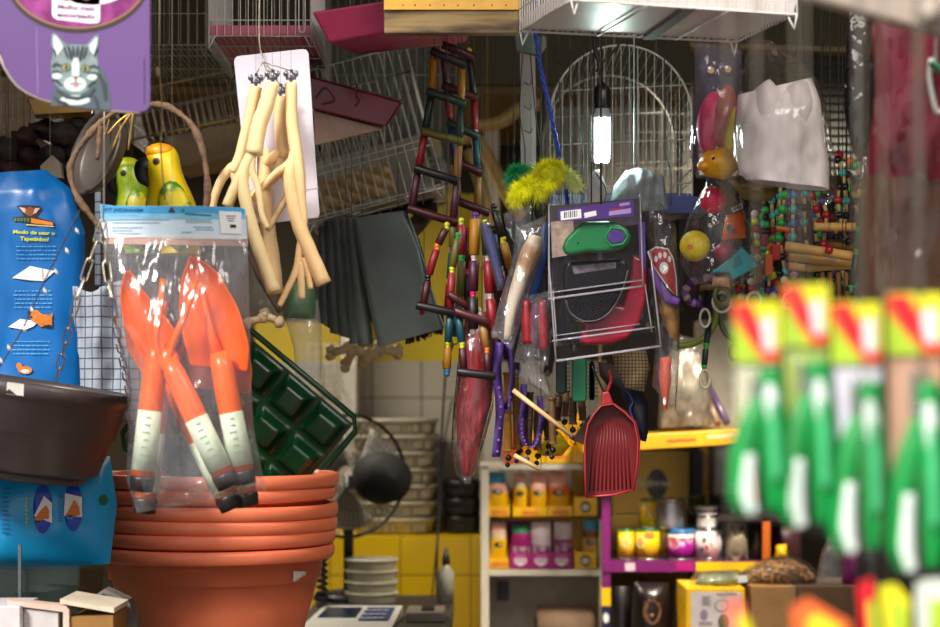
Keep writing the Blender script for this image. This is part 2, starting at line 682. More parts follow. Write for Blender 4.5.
def on_scale(u0, v0, u1, v1, m, name):
 mb = MB(m)
 def pt(u, v):
  a = (q[0] + V((0, 0, h0))).lerp(q[1] + V((0, 0, h0)), u)
  b = (q[3] + V((0, 0, h1))).lerp(q[2] + V((0, 0, h1)), u)
  return a.lerp(b, v)
 n = V((0, -0.12, 0.24)).normalized()
 mb.poly([pt(u0, v0) + n * .0005, pt(u1, v0) + n * .0005, pt(u1, v1) + n * .0005, pt(u0, v1) + n * .0005], n * 0.002)
 return build(mb, name, t)
on_scale(.08, .45, .52, .88, mat('display blue', (28, 40, 66), 0.2), 'display')
kp = on_scale(.58, .3, .92, .88, mat('keypad blue', (44, 60, 110), 0.4), 'keypad')
mb = MB(mat('keypad white', (190, 195, 205), 0.5))
for i in range(4):
 for j in range(3):
  u0, v0 = .61 + i * .075, .36 + j * .17
  a = (q[0] + V((0, 0, h0))).lerp(q[1] + V((0, 0, h0)), u0); b = (q[3] + V((0, 0, h1))).lerp(q[2] + V((0, 0, h1)), u0)
  p = a.lerp(b, v0)
  mb.box(p + V((0, 0, .004)), (.012, .016, .002))
build(mb, 'key', kp)

# grey device right of the scale and a spray bottle
t = thing('card_terminal', 'grey box of a card terminal right of the scale', 'terminal', P(430, 625, 4.2))
mb = MB(mat('warm grey plastic', (120, 112, 98), 0.5)); mb.box((P(426, 0, 4.25).x, 4.25, zc_ + .012), (L(38, 4.25), .14, .024)); build(mb, 'body', t, bevel=.004)
mb = MB(black); mb.box((P(428, 0, 4.25).x, 4.24, zc_ + .0265), (L(12, 4.25), .07, .005)); build(mb, 'screen', t)

t = thing('squeeze_bottle', 'clear squeeze bottle with pointed nozzle before the yellow tiles', 'bottle', P(446, 605, 4.6))
mb = MB(mat('bottle plastic', (150, 146, 130), 0.25))
c = P(446, 606, 4.6); c.z = zc_
r = L(8, 4.6)
mb.lathe([(0, 0), (r, 0), (r, L(30, 4.6)), (r * .5, L(36, 4.6)), (r * .45, L(38, 4.6)), (0, L(38, 4.6))], c, 20); build(mb, 'body', t)
mb = MB(black); mb.lathe([(r * .5, L(38, 4.6)), (r * .5, L(42, 4.6)), (r * .15, L(55, 4.6)), (0, L(55, 4.6))], c, 14); build(mb, 'nozzle', t)

# white baskets stacked on the half wall
zl = P(0, 537, 5.2).z
bm_ = mat('basket white', (188, 180, 160), 0.45, var=0.06)
bdark = mat('basket slot shade', (150, 140, 116), 0.6)
for i in range(7):
 Y = 5.47
 h = L(15.5, Y)
 c = V((P(396, 0, Y).x, Y, zl + .002 + i * (h + .0015)))
 w, d = L(86, Y) / 2, 0.2
 mb = MB(bm_)
 n = 28
 def ring(k, z, f):
  return [V((c.x + w * f * sx, c.y + d * f * sy, c.z + z)) for sx, sy in k]
 def rr(m=7, p=4.0):
  o = []
  for j in range(4 * m):
   a = 2 * PI * j / (4 * m)
   cx, sy = math.cos(a), math.sin(a)
   o.append((abs(cx) ** (2 / p) * (1 if cx >= 0 else -1), abs(sy) ** (2 / p) * (1 if sy >= 0 else -1)))
  return o
 k = rr()
 rings = [ring(k, 0, .9), ring(k, h * .75, .955), ring(k, h * .78, .99), ring(k, h * .99, 1.0), ring(k, h, .97), ring(k, h * .9, .93)]
 vs = sum(rings, [])
 N = len(k)
 fs = []
 for a_ in range(5):
  for j in range(N):
   fs.append((a_ * N + j, a_ * N + (j + 1) % N, (a_ + 1) * N + (j + 1) % N, (a_ + 1) * N + j))
 fs.append(tuple(range(N - 1, -1, -1)))
 fs.append(tuple(5 * N + j for j in range(N)))
 mb.add(vs, fs)
 # darker bars on the front, the shade of the slots put into colour
 mb.use(bdark)
 rnd = random.Random(i)
 x = -.8
 while x < .8:
  if rnd.random() < .75:
   px = c.x + w * x
   mb.box((px, c.y - d * .955, c.z + h * .42), (.0042, .006, h * .45))
  x += .055
 build(mb, 'storage_basket', label=['white plastic storage basket at the bottom of the stack behind the fan',
          'white plastic storage basket second from the bottom behind the fan', 'white plastic storage basket third from the bottom behind the fan',
          'white plastic storage basket in the middle of the stack of seven', 'white plastic storage basket third from the top of its stack',
          'white plastic storage basket second from the top of its stack', 'white plastic storage basket on top of the stack by the tiled wall'][i],
          cat='basket', group='stacked white baskets')

# three black bowls
for i in range(3):
 Y = 5.35
 h = L(17.5, Y)
 c = V((P(462, 0, Y).x, Y, zl + .001 + i * (h + .001)))
 r = L(19.5, Y)
 mb = MB(black)
 mb.lathe([(0, 0), (r * .9, 0), (r * .96, h * .4), (r * .92, h * .45), (r, h * .6), (r, h * .95), (r * .95, h), (r * .9, h * .8), (0, h * .75)], c, 30)
 build(mb, 'feeding_bowl', label=['black feeding bowl at the bottom of the stack of three on the yellow half wall',
          'black feeding bowl in the middle of the stack of three', 'black feeding bowl on top of the stack of three'][i], cat='bowl', group='stacked black bowls')

# fan
t = thing('electric_fan', 'black wire caged electric fan between planters and white baskets', 'fan', P(372, 606, 4.68))
FY = 4.68
fc = P(348, 476, FY)
rot = Matrix.Rotation(math.radians(24), 3, 'Z')
def fanpt(r, a, y):
 return fc + rot @ V((r * math.cos(a), y, r * math.sin(a)))
R_ = L(61, FY)
mb = MB(black)
mb.tube([fanpt(R_, 2 * PI * i / 48, 0) for i in range(48)], .0045, 8, closed=True)
build(mb, 'rim', t)
fw = mat('fan wire', (44, 40, 38), 0.4, 0.4)
for side, nm in ((-1, 'front_grille'), (1, 'rear_grille')):
 mb = MB(fw)
 for i in range(54):
  a = 2 * PI * i / 54
  pts = [fanpt(R_ * q, a + .12 * q, side * .05 * (1 - q ** 3)) for q in (.18, .4, .6, .8, .93, 1.0)]
  mb.tube(pts, .0008, 4, caps=False)
 for q in (.3, .55, .8):
  mb.tube([fanpt(R_ * q, 2 * PI * i / 40, side * .05 * (1 - q ** 3)) for i in range(40)], .0008, 4, closed=True)
 build(mb, nm, t)
mb = MB(mat('motor black', (13, 12, 12), .75))
mb.lathe([(0, -.02), (L(16, FY), -.02), (L(24, FY), .0), (L(26, FY), .05), (L(22, FY), .11), (0, .13)], fc + rot @ V((.035, -.1, 0)), 26, rot @ Matrix.Rotation(PI / 2, 3, 'X'))
build(mb, 'motor_housing', t)
mb = MB(mat('fan blade', (150, 146, 136), 0.4))
for i in range(3):
 a0 = i * 2 * PI / 3 + .4
 def bl(u, v, a0=a0):
  return fanpt(R_ * (.22 + .66 * v), a0 + (u - .5) * (1.0 + .4 * v), -.02 + .05 * (u - .5))
 mb.grid(bl, 6, 6)
build(mb, 'blade', t, solid=.002)
mb = MB(black)
mb.tube([fc + V((0, .02, 0)), V((fc.x, FY + .02, zc_ + .02))], .013, 12)
build(mb, 'stem', t)
mb = MB(black); mb.lathe([(0, 0), (.09, 0), (.085, .015), (.03, .025), (0, .025)], V((fc.x, FY + .0, zc_)), 28); build(mb, 'base', t)

# coiled black hose right of the planters, cable down the wall
mb = MB(blackm)
pts = [V((P(322, 0, 4.3).x + .011 * math.cos(i * .9), 4.3 + .011 * math.sin(i * .9), zc_ + .004 + i * .0021)) for i in range(110)]
mb.tube(pts, .0042, 6)
build(mb, 'coiled_cable', label='black coiled cable standing between the planters and food boxes', cat='cable')
mb = MB(MATS['black cord'])
mb.ptube([(447, 300, 4.75), (446, 360, 4.75), (442, 430, 4.75), (439, 500, 4.75), (437, 560, 4.72), (437, 606, 4.7)], .003)
mb.ptube([(452, 400, 4.75), (445, 440, 4.75), (441, 500, 4.75), (434, 575, 4.72), (431, 606, 4.7)], .002)
build(mb, 'power_cable', label='thin black power cables hanging down in front of the white baskets', cat='cable')

# wire rack on the wall left
mb = MB(wire)
for i in range(6):
 mb.ptube([(308, 345 + i * 9, 5.4), (343, 345 + i * 9, 5.4)], .0016, 2, 5)
for i in range(5):
 mb.ptube([(308 + i * 8.7, 343, 5.4), (308 + i * 8.7, 392, 5.4)], .0016, 2, 5)
for z in (345, 390):
 for x in (310, 341):
  mb.tube([P(x, z, 5.4), V((P(x, z, 5.4).x, 5.74, P(x, z, 5.4).z))], .0016, 5)
build(mb, 'wire_rack', label='small white wire rack on the wall above the fan', cat='rack')

# cream hose drooping behind the ladders
cream = mat('cream hose', (180, 150, 86), 0.45, var=0.12)
for k, (pp, lab) in enumerate((([(450, 142, 4.5), (474, 138, 4.5), (492, 165, 4.5), (507, 195, 4.5), (522, 218, 4.5)], 'thick cream hose arching down behind the coloured ladders'),
                               ([(474, 126, 4.6), (500, 122, 4.6), (522, 108, 4.6), (546, 104, 4.6)], 'cream hose running level below the yellow loft'),
                               ([(468, 150, 4.4), (482, 190, 4.4), (488, 230, 4.4), (487, 270, 4.4)], 'cream hose hanging straight behind the coloured ladders'))):
 mb = MB(cream); mb.ptube(pp, [.016, .018, .016], 30, 10)
 p = P(*pp[0]); mb.tube([p, V((p.x, p.y, ZTOP))], .001, 5); p = P(*pp[-1]); mb.tube([p, V((p.x, p.y, ZTOP))], .001, 5)
 build(mb, 'garden_hose', label=lab, cat='hose', group='cream hoses')
# ================================================================ white shelf unit with treats
SY = 4.9
def bands(mb, f0, rows):
 """recolour the faces added since f0 by height: rows = [(z upper limit, material), ...] from low to high"""
 ids = []
 for z, m in rows:
  mb.use(m); ids.append((z, mb.m))
 for i in range(f0, len(mb.f)):
  z = sum(mb.v[k].z for k in mb.f[i]) / len(mb.f[i])
  for zz, k in ids:
   if z <= zz:
    mb.fm[i] = k
    break

shw = mat('shelf white', (206, 198, 180), 0.45, var=0.05)
t = thing('display_shelf', 'white open shelf unit holding trays of pet treats', 'shelf', P(545, 640, SY))
DEP = 0.26
def shelfbox(x0, y0, x1, y1, name, Y=SY, D=DEP, m=shw):
 mb = MB(m); mb.pbox(x0, y0, x1, y1, Y, D)
 return build(mb, name, t, bevel=.0015)
zb = 0.0
for x0, x1 in ((481, 489), (600, 607)):
 a, b = P(x0, 466 if x0 < 500 else 520, SY), P(x1, 0, SY)
 mb = MB(shw); mb.box(((a.x + b.x) / 2, SY + DEP / 2, a.z / 2), (b.x - a.x, DEP, a.z)); build(mb, 'side_panel', t, bevel=.0015)
shelfbox(480.5, 464.5, 583, 469.5, 'shelf_board')
shelfbox(489, 517.8, 600, 520.4, 'shelf_board', SY + .06, DEP - .06, mat('yellow tray board', (206, 150, 10), .5))
shelfbox(489, 570, 600, 576, 'shelf_board')
a, b = P(489, 0, SY + DEP), P(600, 0, SY + DEP)
mb = MB(mat('shelf back grey', (176, 168, 150), 0.6)); mb.box((P(545, 0, SY + DEP).x, SY + DEP - .01, .62), (b.x - a.x + .03, .012, 1.24)); build(mb, 'back_panel', t)
sk = thing('power_socket', 'dark grey power socket inside the lower compartment of white shelf', 'socket', P(503, 602, SY + DEP - .016))
mb = MB(mat('socket grey', (70, 66, 62), .5)); mb.pbox(497, 581, 509, 601, SY + DEP - .026, .009); build(mb, 'plate', sk, bevel=.002)
mb = MB(black); mb.pbox(500, 587, 506, 595, SY + DEP - .029, .004); build(mb, 'outlet', sk)
# paper roll
pr = mat('kraft paper', (176, 142, 116), 0.75, var=.05)
mb = MB(pr)
yy = SY + .11
c0, c1 = P(537, 622, yy), P(597, 622, yy)
mb.tube([c0, c1], L(17, yy), 28)
mb.use(black); mb.tube([c0 - V((.006, 0, 0)), c0], L(5, yy), 14)
build(mb, 'paper_roll', label='brown wrapping paper roll lying in the lower compartment of the shelf', cat='paper roll')

ped = mat('treat yellow', (238, 186, 8), 0.4, var=.06)
pedo = mat('treat orange', (232, 128, 34), 0.4, var=.1)
ppink = mat('treat pale pink', (226, 168, 150), 0.35, var=.25, scale=60)
pwin = mat('treat window film', (206, 186, 160), 0.2, var=.3, scale=90)
pcyan = mat('treat sky blue', (70, 160, 196), 0.4, var=.1)
pmag = mat('treat magenta', (164, 20, 110), 0.4, var=.12)
pwhite = mat('treat white', (222, 206, 210), 0.35, var=.1, scale=70)
pgreen = mat('treat green', (20, 120, 80), 0.4)
navy = ink('navy', (26, 26, 60))
inkw = ink('white', (230, 228, 226))
inkk = ink('black', (18, 16, 18))

def tray(name, x0, y0, x1, y1, m, label, Y=SY + .01, D=.12, logo=None, side=None, group=None, lip=8):
 """cardboard display tray: front lip, floor, sloped sides, tall back"""
 mb = MB(m)
 tk = .003
 a, b = P(x0, y1, Y), P(x1, y0, Y)
 mb.box(((a.x + b.x) / 2, Y + tk / 2, (a.z + b.z) / 2), (b.x - a.x, tk, b.z - a.z))
 mb.box(((a.x + b.x) / 2, Y + D / 2, a.z + tk / 2), (b.x - a.x, D, tk))
 h = b.z - a.z
 mb.box(((a.x + b.x) / 2, Y + D - tk / 2, a.z + h * 1.4), (b.x - a.x, tk, h * 2.8))
 for x in (a.x + tk / 2, b.x - tk / 2):
  mb.poly([V((x - tk / 2, Y, a.z)), V((x - tk / 2, Y + D, a.z)), V((x - tk / 2, Y + D, a.z + h * 2.6)), V((x - tk / 2, Y + .01, a.z + h))], (tk, 0, 0))
 o = build(mb, name, label=label, cat='display tray', group=group)
 if logo:
  logo(o, (x0 + x1) / 2, (y0 + y1) / 2, Y - .0009)
 return o

def logo_oval(o, cx, cy, Y, r=6.0):
 mb = MB(inkk); mb.ell(cx, cy, r * .85, r * .95, Y, .0006)
 mb.use(ped if False else MATS['ink white']); mb.ell(cx, cy + .3, r * .62, r * .5, Y - .0003, .0004)
 mb.use(navy); mb.text('Pedigree', cx, cy + .3, 1.6, Y - .0006, width=r * 1.1)
 build(mb, 'printed_logo', o)

def logo_three(o, cx, cy, Y):
 mb = MB(MATS['ink white'])
 for dx in (-20.5, 0, 20.5):
  mb.slab([(cx + dx - 6.5, cy - 2.5), (cx + dx + 6.5, cy - 2.5), (cx + dx + 6, cy + 2), (cx + dx, cy + 5.5), (cx + dx - 6, cy + 2)], Y, .0006)
 mb.use(mat('logo mauve', (196, 110, 170), .5))
 for dx in (-20.5, 0, 20.5):
  mb.slab([(cx + dx - 5.5, cy - 6), (cx + dx + 5.5, cy - 6), (cx + dx + 5.5, cy - 4), (cx + dx - 5.5, cy - 4)], Y, .0006)
  mb.slab([(cx + dx - 5.5, cy - .6), (cx + dx + 5.5, cy - .6), (cx + dx + 5.2, cy + 1), (cx + dx - 5.2, cy + 1)], Y - .0003, .0006)
 build(mb, 'printed_logo', o)

def logo_strip(o, cx, cy, Y):
 mb = MB(mat('tray orange strip', (226, 120, 50), .5))
 n = {510: 1}.get(0, 1)
 mb.slab([(cx - 8, cy - 1.5), (cx + 8, cy - 1.5), (cx + 8, cy + 2.5), (cx - 8, cy + 2.5)], Y, .0006)
 build(mb, 'printed_strip', o)

tray('display_tray', 489, 506, 510, 517.5, ped, 'narrow yellow treat tray at the left end of the upper row', logo=logo_strip)
tray('display_tray', 513, 507, 547, 517.5, ped, 'wide yellow treat tray in the middle of the upper row', logo=logo_strip)
tray('display_tray', 547.8, 506, 572.5, 517.5, ped, 'yellow treat tray right of the wide one in the upper row', logo=logo_strip)
tray('display_tray', 574, 497, 597, 517, ped, 'yellow tray with dark oval logo at the right end of the upper row', logo=logo_oval)
tray('display_tray', 489.5, 558, 508.5, 569.5, ped, 'narrow yellow treat tray at the left end of the lower row', logo=logo_strip)
tray('display_tray', 510, 552.5, 572, 569.5, pmag, 'magenta tray with three white logos in the lower row', logo=logo_three)
tray('display_tray', 574.5, 552, 596.5, 569.5, ped, 'yellow tray with dark oval logo at the right end of the lower row', logo=logo_oval)
# on top of the unit
tray('display_tray', 504, 450, 523, 464, mat('tray bright orange', (216, 100, 40), .45), 'orange tray at the left on top of the white shelf', D=.1)
tray('display_tray', 524, 452, 545, 464, ped, 'yellow tray beside the orange one on top of white shelf', D=.1)
tray('display_tray', 546, 449, 571, 464, ped, 'yellow tray with orange front strip on top of white shelf', logo=logo_strip, D=.1)
tray('display_tray', 572, 446, 583, 464, ped, 'small yellow tray at the right end on top of white shelf', D=.1)

def sachet(x0, y0, x1, y1, rows, label, group, Y=SY + .045, th=.014, lean=0, logo=None, seed=1, ly=.55):
 mb = MB(rows[0][1])
 mb.bag([(x0 + lean, y0), (x0 - .5, (y0 + y1) / 2), (x0, y1)], [(x1 + lean, y0), (x1 + .5, (y0 + y1) / 2), (x1, y1)], Y, th, 8, 14, .003, seed)
 rr = []
 for fr, m in rows:   # fraction from the bottom
  rr.append((P(0, y1 + (y0 - y1) * fr, Y).z, m))
 rr[-1] = (99, rr[-1][1])
 bands(mb, 0, rr)
 o = build(mb, 'treat_sachet', label=label, cat='sachet', group=group)
 if logo:
  tr = mb.bvh(); q = MB(logo); cx = (x0 + x1) / 2 + lean * .4; cy = y0 + (y1 - y0) * ly
  q.ell(cx, cy, (x1 - x0) * .3, 2.6, Y - .03, .0004); q.use(MATS['ink white'])
  q.slab([(cx - 3.4, cy - .6), (cx + 3.4, cy - .6), (cx + 3.4, cy + .8), (cx - 3.4, cy + .8)], Y - .031, .0004)
  q2 = MB(logo); q2.v, q2.f, q2.fm, q2.fs, q2.mats = q.v, q.f, q.fm, q.fs, q.mats
  q2.stick(0, tr, .0012)
  build(q2, 'printed_logo', o)
 return o
yl3 = [(.62, ped), (.8, pwin), (1, ppink)]
g = 'treat sachets in the upper row'
sachet(489, 472, 507, 513, [(.5, ped), (.72, ppink), (1, pcyan)], 'yellow sachet with sky blue top at the left of the upper row', g, lean=-2, logo=inkk, seed=2, ly=.48)
sachet(514, 473, 526.5, 514, yl3, 'slim yellow sachet with pink top, second in the upper row', g, logo=inkk, seed=3, ly=.5)
sachet(530, 472, 546, 514, [(.6, ped), (1, ppink)], 'yellow sachet with rounded pink top in the middle of the upper row', g, logo=inkk, seed=4, ly=.5)
sachet(549, 471, 569, 514, [(.45, ped), (.62, pedo), (1, ppink)], 'wide yellow and orange sachet at the right of the upper row', g, lean=-2, logo=inkk, seed=5, ly=.5)
sachet(585, 474, 599, 500, [(.6, mat('dark green pack', (24, 60, 40), .4)), (1, pgreen)], 'dark green sachet behind the logo tray of the upper row', g, Y=SY + .07, seed=6)
g = 'treat sachets in the lower row'
sachet(491, 522, 506, 567, yl3, 'slim yellow sachet at the left of the lower row', g, logo=inkk, seed=7, ly=.5)
mixm = mat('treat purple and white print', (150, 24, 110), .35, col2=(226, 206, 214), scale=95, lo=.42, hi=.6)
sachet(512, 525, 530, 562, [(.45, mixm), (.75, pmag), (1, pgreen)], 'purple sachet with green top, first of the cat treats', g, seed=8)
sachet(531.5, 522, 550.5, 562, [(.4, mixm), (1, pwhite)], 'white and purple cat treat sachet in the middle of the lower row', g, seed=9)
sachet(554, 522, 572, 562, [(.5, mixm), (.6, pmag), (1, pwhite)], 'white and purple cat treat sachet at the right of the magenta tray', g, seed=10)
sachet(583, 519.5, 598, 556, [(.5, mat('treat cream', (226, 190, 120), .4)), (.72, mat('treat brown print', (150, 96, 50), .4, var=.4, scale=80)), (1, pcyan)],
       'cream sachet with blue top and dark oval logo in the lower row', g, logo=navy, seed=11, ly=.62)

# ================================================================ purple rack with tins
RY = 4.75
purp = mat('rack purple', (110, 20, 92), 0.4, var=.08)
rackd = 0.38
t = thing('steel_rack', 'purple steel rack standing behind the red dustpan with tins on it', 'rack', (P(690, 0, RY).x, RY + rackd / 2, 0))
for px, dy in ((602, 0), (614, rackd - .02), (775, rackd - .02)):
 a, b = P(px, 560, RY), P(px + 8.5, 0, RY)
 zt_ = P(0, 470 if px < 700 else 520, RY).z
 mb = MB(purp); mb.box(((a.x + b.x) / 2, RY + dy + .01, zt_ / 2), (b.x - a.x, .02, zt_))
 if dy == 0:
  mb.use(MATS['treat yellow']); mb.pbox(601.8, 588, 610.7, 606, RY - .001, .02)
  mb.use(navy); mb.pbox(601.8, 606, 610.7, 640, RY - .001, .02)
  mb.use(MATS['ink white']); mb.ell(606, 618, 3, 5, RY - .0016, .0005)
 build(mb, 'upright', t)
mb = MB(mat('rack orange', (196, 96, 20), .45)); a = P(763, 518, RY); mb.box((P(766.5, 0, RY).x, RY + .01, a.z / 2), (L(7.5, RY), .02, a.z)); build(mb, 'upright', t, label='orange upright')
mb = MB(purp)
mb.pbox(602, 561, 763, 572, RY - .004, .012)
mb.use(MATS['treat yellow']); mb.pbox(696, 562, 762, 571, RY - .005, .004)
mb.use(MATS['treat magenta']); mb.pbox(676, 562, 694, 571, RY - .0052, .004)
mb.use(mat('shelf edge label', (206, 180, 190), .5)); mb.pbox(625, 563, 635, 571, RY - .006, .002)
build(mb, 'shelf_edge', t)
zsh = P(0, 561, RY).z
mb = MB(mat('rack shelf', (60, 24, 52), .5)); mb.box(((P(613, 0, RY).x + P(790, 0, RY).x) / 2, RY + rackd / 2, zsh - .008), (P(790, 0, RY).x - P(613, 0, RY).x, rackd, .014)); build(mb, 'shelf', t)
zs2 = P(0, 515, RY).z
mb = MB(mat('dark shelf', (34, 18, 20), .5)); mb.box(((P(718, 0, RY).x + P(790, 0, RY).x) / 2, RY + rackd / 2, zs2 - .008), (P(790, 0, RY).x - P(718, 0, RY).x, rackd, .016)); build(mb, 'shelf', t, label='dark short upper shelf')
mb = MB(mat('rack shelf', (60, 24, 52))); mb.box(((P(613, 0, RY).x + P(790, 0, RY).x) / 2, RY + rackd / 2, .6), (P(790, 0, RY).x - P(613, 0, RY).x, rackd, .014)); build(mb, 'shelf', t)

tin = mat('tin metal', (196, 194, 192), .25, .85, var=.06)
def can(x0, y0, x1, y1, Y, cols, label, lid=None, spots=None, zb=None, ribs=False):
 cx, r = (x0 + x1) / 2, L((x1 - x0) / 2, Y)
 c = P(cx, y1, Y); c.y = Y + r
 c.z = zb if zb is not None else c.z
 h = L(y1 - y0, Y)
 o = thing('food_tin', label, 'tin', c, 'pet food tins on the rack')
 mb = MB(cols[0][1])
 z = 0.003
 for fr, m in cols:
  mb.use(m)
  z2 = h * fr * .94
  if ribs:
   n = 9
   mb.lathe([(r * (.985 if i % 2 else 1.0), z + (z2 - z) * i / n) for i in range(n + 1)], c, 32)
  else:
   mb.lathe([(r * .985, z), (r * .985, z2)], c, 32)
  z = z2
 for ang, zz, rad, m in spots or []:
  mb.use(m)
  pts = []
  for i in range(16):
   a = 2 * PI * i / 16
   th = math.radians(ang) + rad * math.cos(a) / r
   pts.append(c + V((math.sin(th) * r * .993, -math.cos(th) * r * .993, h * zz + rad * 1.2 * math.sin(a))))
  mb.add(pts, [tuple(range(16))], False)
 build(mb, 'label_sleeve', o)
 mb = MB(tin)
 mb.lathe([(r * .97, 0), (r, 0), (r, .003), (r * .97, .004)], c, 32)
 mb.use(lid or tin)
 mb.lathe([(0, h * .965), (r * .9, h * .965), (r * .93, h), (r, h), (r, h * .93), (r * .97, h * .92)], c, 32)
 build(mb, 'lid', o)
 return o
cy = mat('tin yellow', (222, 176, 20), .3, var=.05)
cr = mat('tin cream', (226, 214, 190), .3)
cred = ink('red', (176, 30, 26)); cgreen = mat('lid green', (60, 120, 60), .3, .3); cpur = mat('tin purple', (140, 20, 120), .3)
cblue = mat('tin blue', (50, 120, 180), .3); cbr = ink('brown', (110, 60, 30)); cw = mat('tin white', (216, 206, 204), .3)
sp = [(-30, .55, .012, inkw), (-30, .55, .008, navy), (-20, .2, .009, cbr), (30, .22, .008, cbr), (10, .78, .006, cred), (24, .78, .006, cred), (36, .78, .006, cred)]
can(618.5, 530.5, 635, 560.5, RY + .03, [(1, cy)], 'small yellow dog food tin at the left end of the lower row', cgreen, [(0, .6, .011, inkw), (0, .6, .0075, navy), (-25, .2, .008, cbr), (20, .78, .006, cred), (30, .2, .006, cbr)], zsh)
can(636, 530, 661, 560.5, RY + .02, [(1, cy)], 'wide yellow dog food tin with green lid in the lower row', cgreen, [(-40, .6, .013, inkw), (-40, .6, .008, navy), (-35, .2, .01, cbr), (-8, .8, .006, cred), (5, .8, .006, cred), (18, .8, .006, cred)], zsh)
can(661, 533, 676, 560, RY + .15, [(1, cy)], 'yellow tin half hidden behind the wide yellow one and the purple one', cgreen, sp, zsh)
can(668, 530, 696, 561, RY + .02, [(.68, cpur), (.88, cw), (1, cblue)], 'purple and white cat food tin with blue rim', cblue, [(-35, .6, .016, cr), (-35, .6, .01, pedo), (35, .7, .01, cw)], zsh)
can(696.5, 530, 724, 561, RY + .015, [(1, cw)], 'white tin with dark red print at the right end of lower row', tin, [(20, .55, .013, cred), (-25, .65, .006, navy), (-15, .4, .006, cred), (18, .25, .009, mat('ink rose', (180, 90, 100), .5)), (35, .85, .007, inkk), (-35, .35, .005, inkk)], zsh)
z2 = zsh + L(30.7, RY + .03)
can(641, 501, 659, 530, RY + .05, [(1, cy)], 'yellow tin with green lid on top of the wide yellow tin', cgreen, [(25, .55, .013, inkw), (28, .55, .009, navy), (20, .15, .011, cbr), (-20, .8, .008, cr)], zsh + L(30.5, RY + .02) + .001)
can(657.5, 500, 687, 529.5, RY + .03, [(1, mat('ribbed tin', (176, 174, 178), .3, .8))], 'large bare silver tin with ribbed sides in the upper row', tin, None, zsh + L(31, RY + .02) + .001, ribs=True)
can(688, 499, 707, 529, RY + .17, [(1, mat('tin dark olive', (70, 64, 30), .3))], 'dark olive tin with green lid behind the stacked flat tins', cgreen, [(-30, .5, .01, inkw)], zsh + L(30, RY + .17))
for k, (yb, lab) in enumerate(((530, 'flat white tin directly on the white printed tin'), (519, 'flat white tin with dark band on top of its pair'))):
 can(698, yb - 11.3, 719.5, yb, RY + .03, [(.4, cw), (.65, cw if k == 0 else mat('tin band', (70, 66, 60), .4)), (1, cw)], lab, tin if k == 0 else cgreen, None, zsh + L(31, RY + .015) + .001 + k * (L(11.3, RY + .03) + .0006))
mb = thing('food_tin', 'tin with red lid behind the flat white tins', 'tin', P(723, 530, RY + .2))
can(715, 499, 733, 530, RY + .2, [(.6, cw), (1, mat('tin red print', (150, 30, 34), .35, var=.3, scale=80))], 'tin with red lid behind the flat white tins', mat('lid red', (170, 30, 26), .3), None, zsh + .0)
bpy.data.objects.remove(mb)

# pouch on the short shelf and packs beside the tins
mb = MB(mat('pouch brown', (150, 84, 58), .5))
mb.bag([(744, 470), (737, 492), (731, 505), (730, 514)], [(757, 470), (760, 490), (761, 505), (760, 514)], RY + .06, .03, 10, 14, .004, 5)
bands(mb, 0, [(P(0, 508, RY + .06).z, mat('pouch white', (190, 184, 176), .5)), (P(0, 503, RY + .06).z, mat('pouch teal', (90, 140, 134), .5)), (99, MATS['pouch brown'])])
build(mb, 'treat_pouch', label='brown pouch with white foot standing on the short dark shelf', cat='pouch')
dogm = mat('pack dog photo', (150, 138, 112), .45, var=.2, scale=60)
mb = MB(dogm); mb.bag([(727, 522), (726, 540), (726, 560)], [(746, 522), (748, 540), (748, 560)], RY + .05, .03, 10, 14, .003, 6)
tr = mb.bvh()
o = build(mb, 'dog_food_pack', label='beige pack with a printed dog beside the white tin', cat='pack')
mb = MB(mat('print dog body', (206, 186, 150), .5))
mb.ell(736, 550, 6, 12, RY - .02, .0004); mb.ell(737, 531, 6.5, 7, RY - .021, .0004)
mb.use(ink('dog dark', (60, 44, 32))); mb.ell(737, 534, 3.6, 3, RY - .022, .0004); mb.ell(732.5, 528, 1.8, 3, RY - .022, .0004); mb.ell(742, 528, 1.8, 3, RY - .022, .0004)
mb.stick(0, tr, .0012); build(mb, 'printed_dog', o)
mb = MB(mat('pack near black', (30, 26, 24), .4)); mb.bag([(749, 524), (749, 560)], [(762, 524), (763, 560)], RY + .06, .025, 8, 10, .003, 7); tr = mb.bvh()
o = build(mb, 'dog_food_pack', label='black pack with a yellow triangle sign near the orange upright', cat='pack')
mb = MB(ped); mb.slab([(755.5, 546), (760.5, 555), (750.5, 555)], RY - .02, .0004); mb.use(inkk); mb.slab([(755.1, 549), (755.9, 549), (755.7, 553), (755.3, 553)], RY - .021, .0004); mb.stick(0, tr, .001); build(mb, 'printed_sign', o)
mb = MB(mat('pack dark red', (70, 16, 24), .45)); mb.bag([(771, 527), (770, 560)], [(801, 524), (802, 560)], RY + .14, .03, 10, 10, .004, 8)
build(mb, 'dog_food_pack', label='dark red pack right of the orange upright', cat='pack')

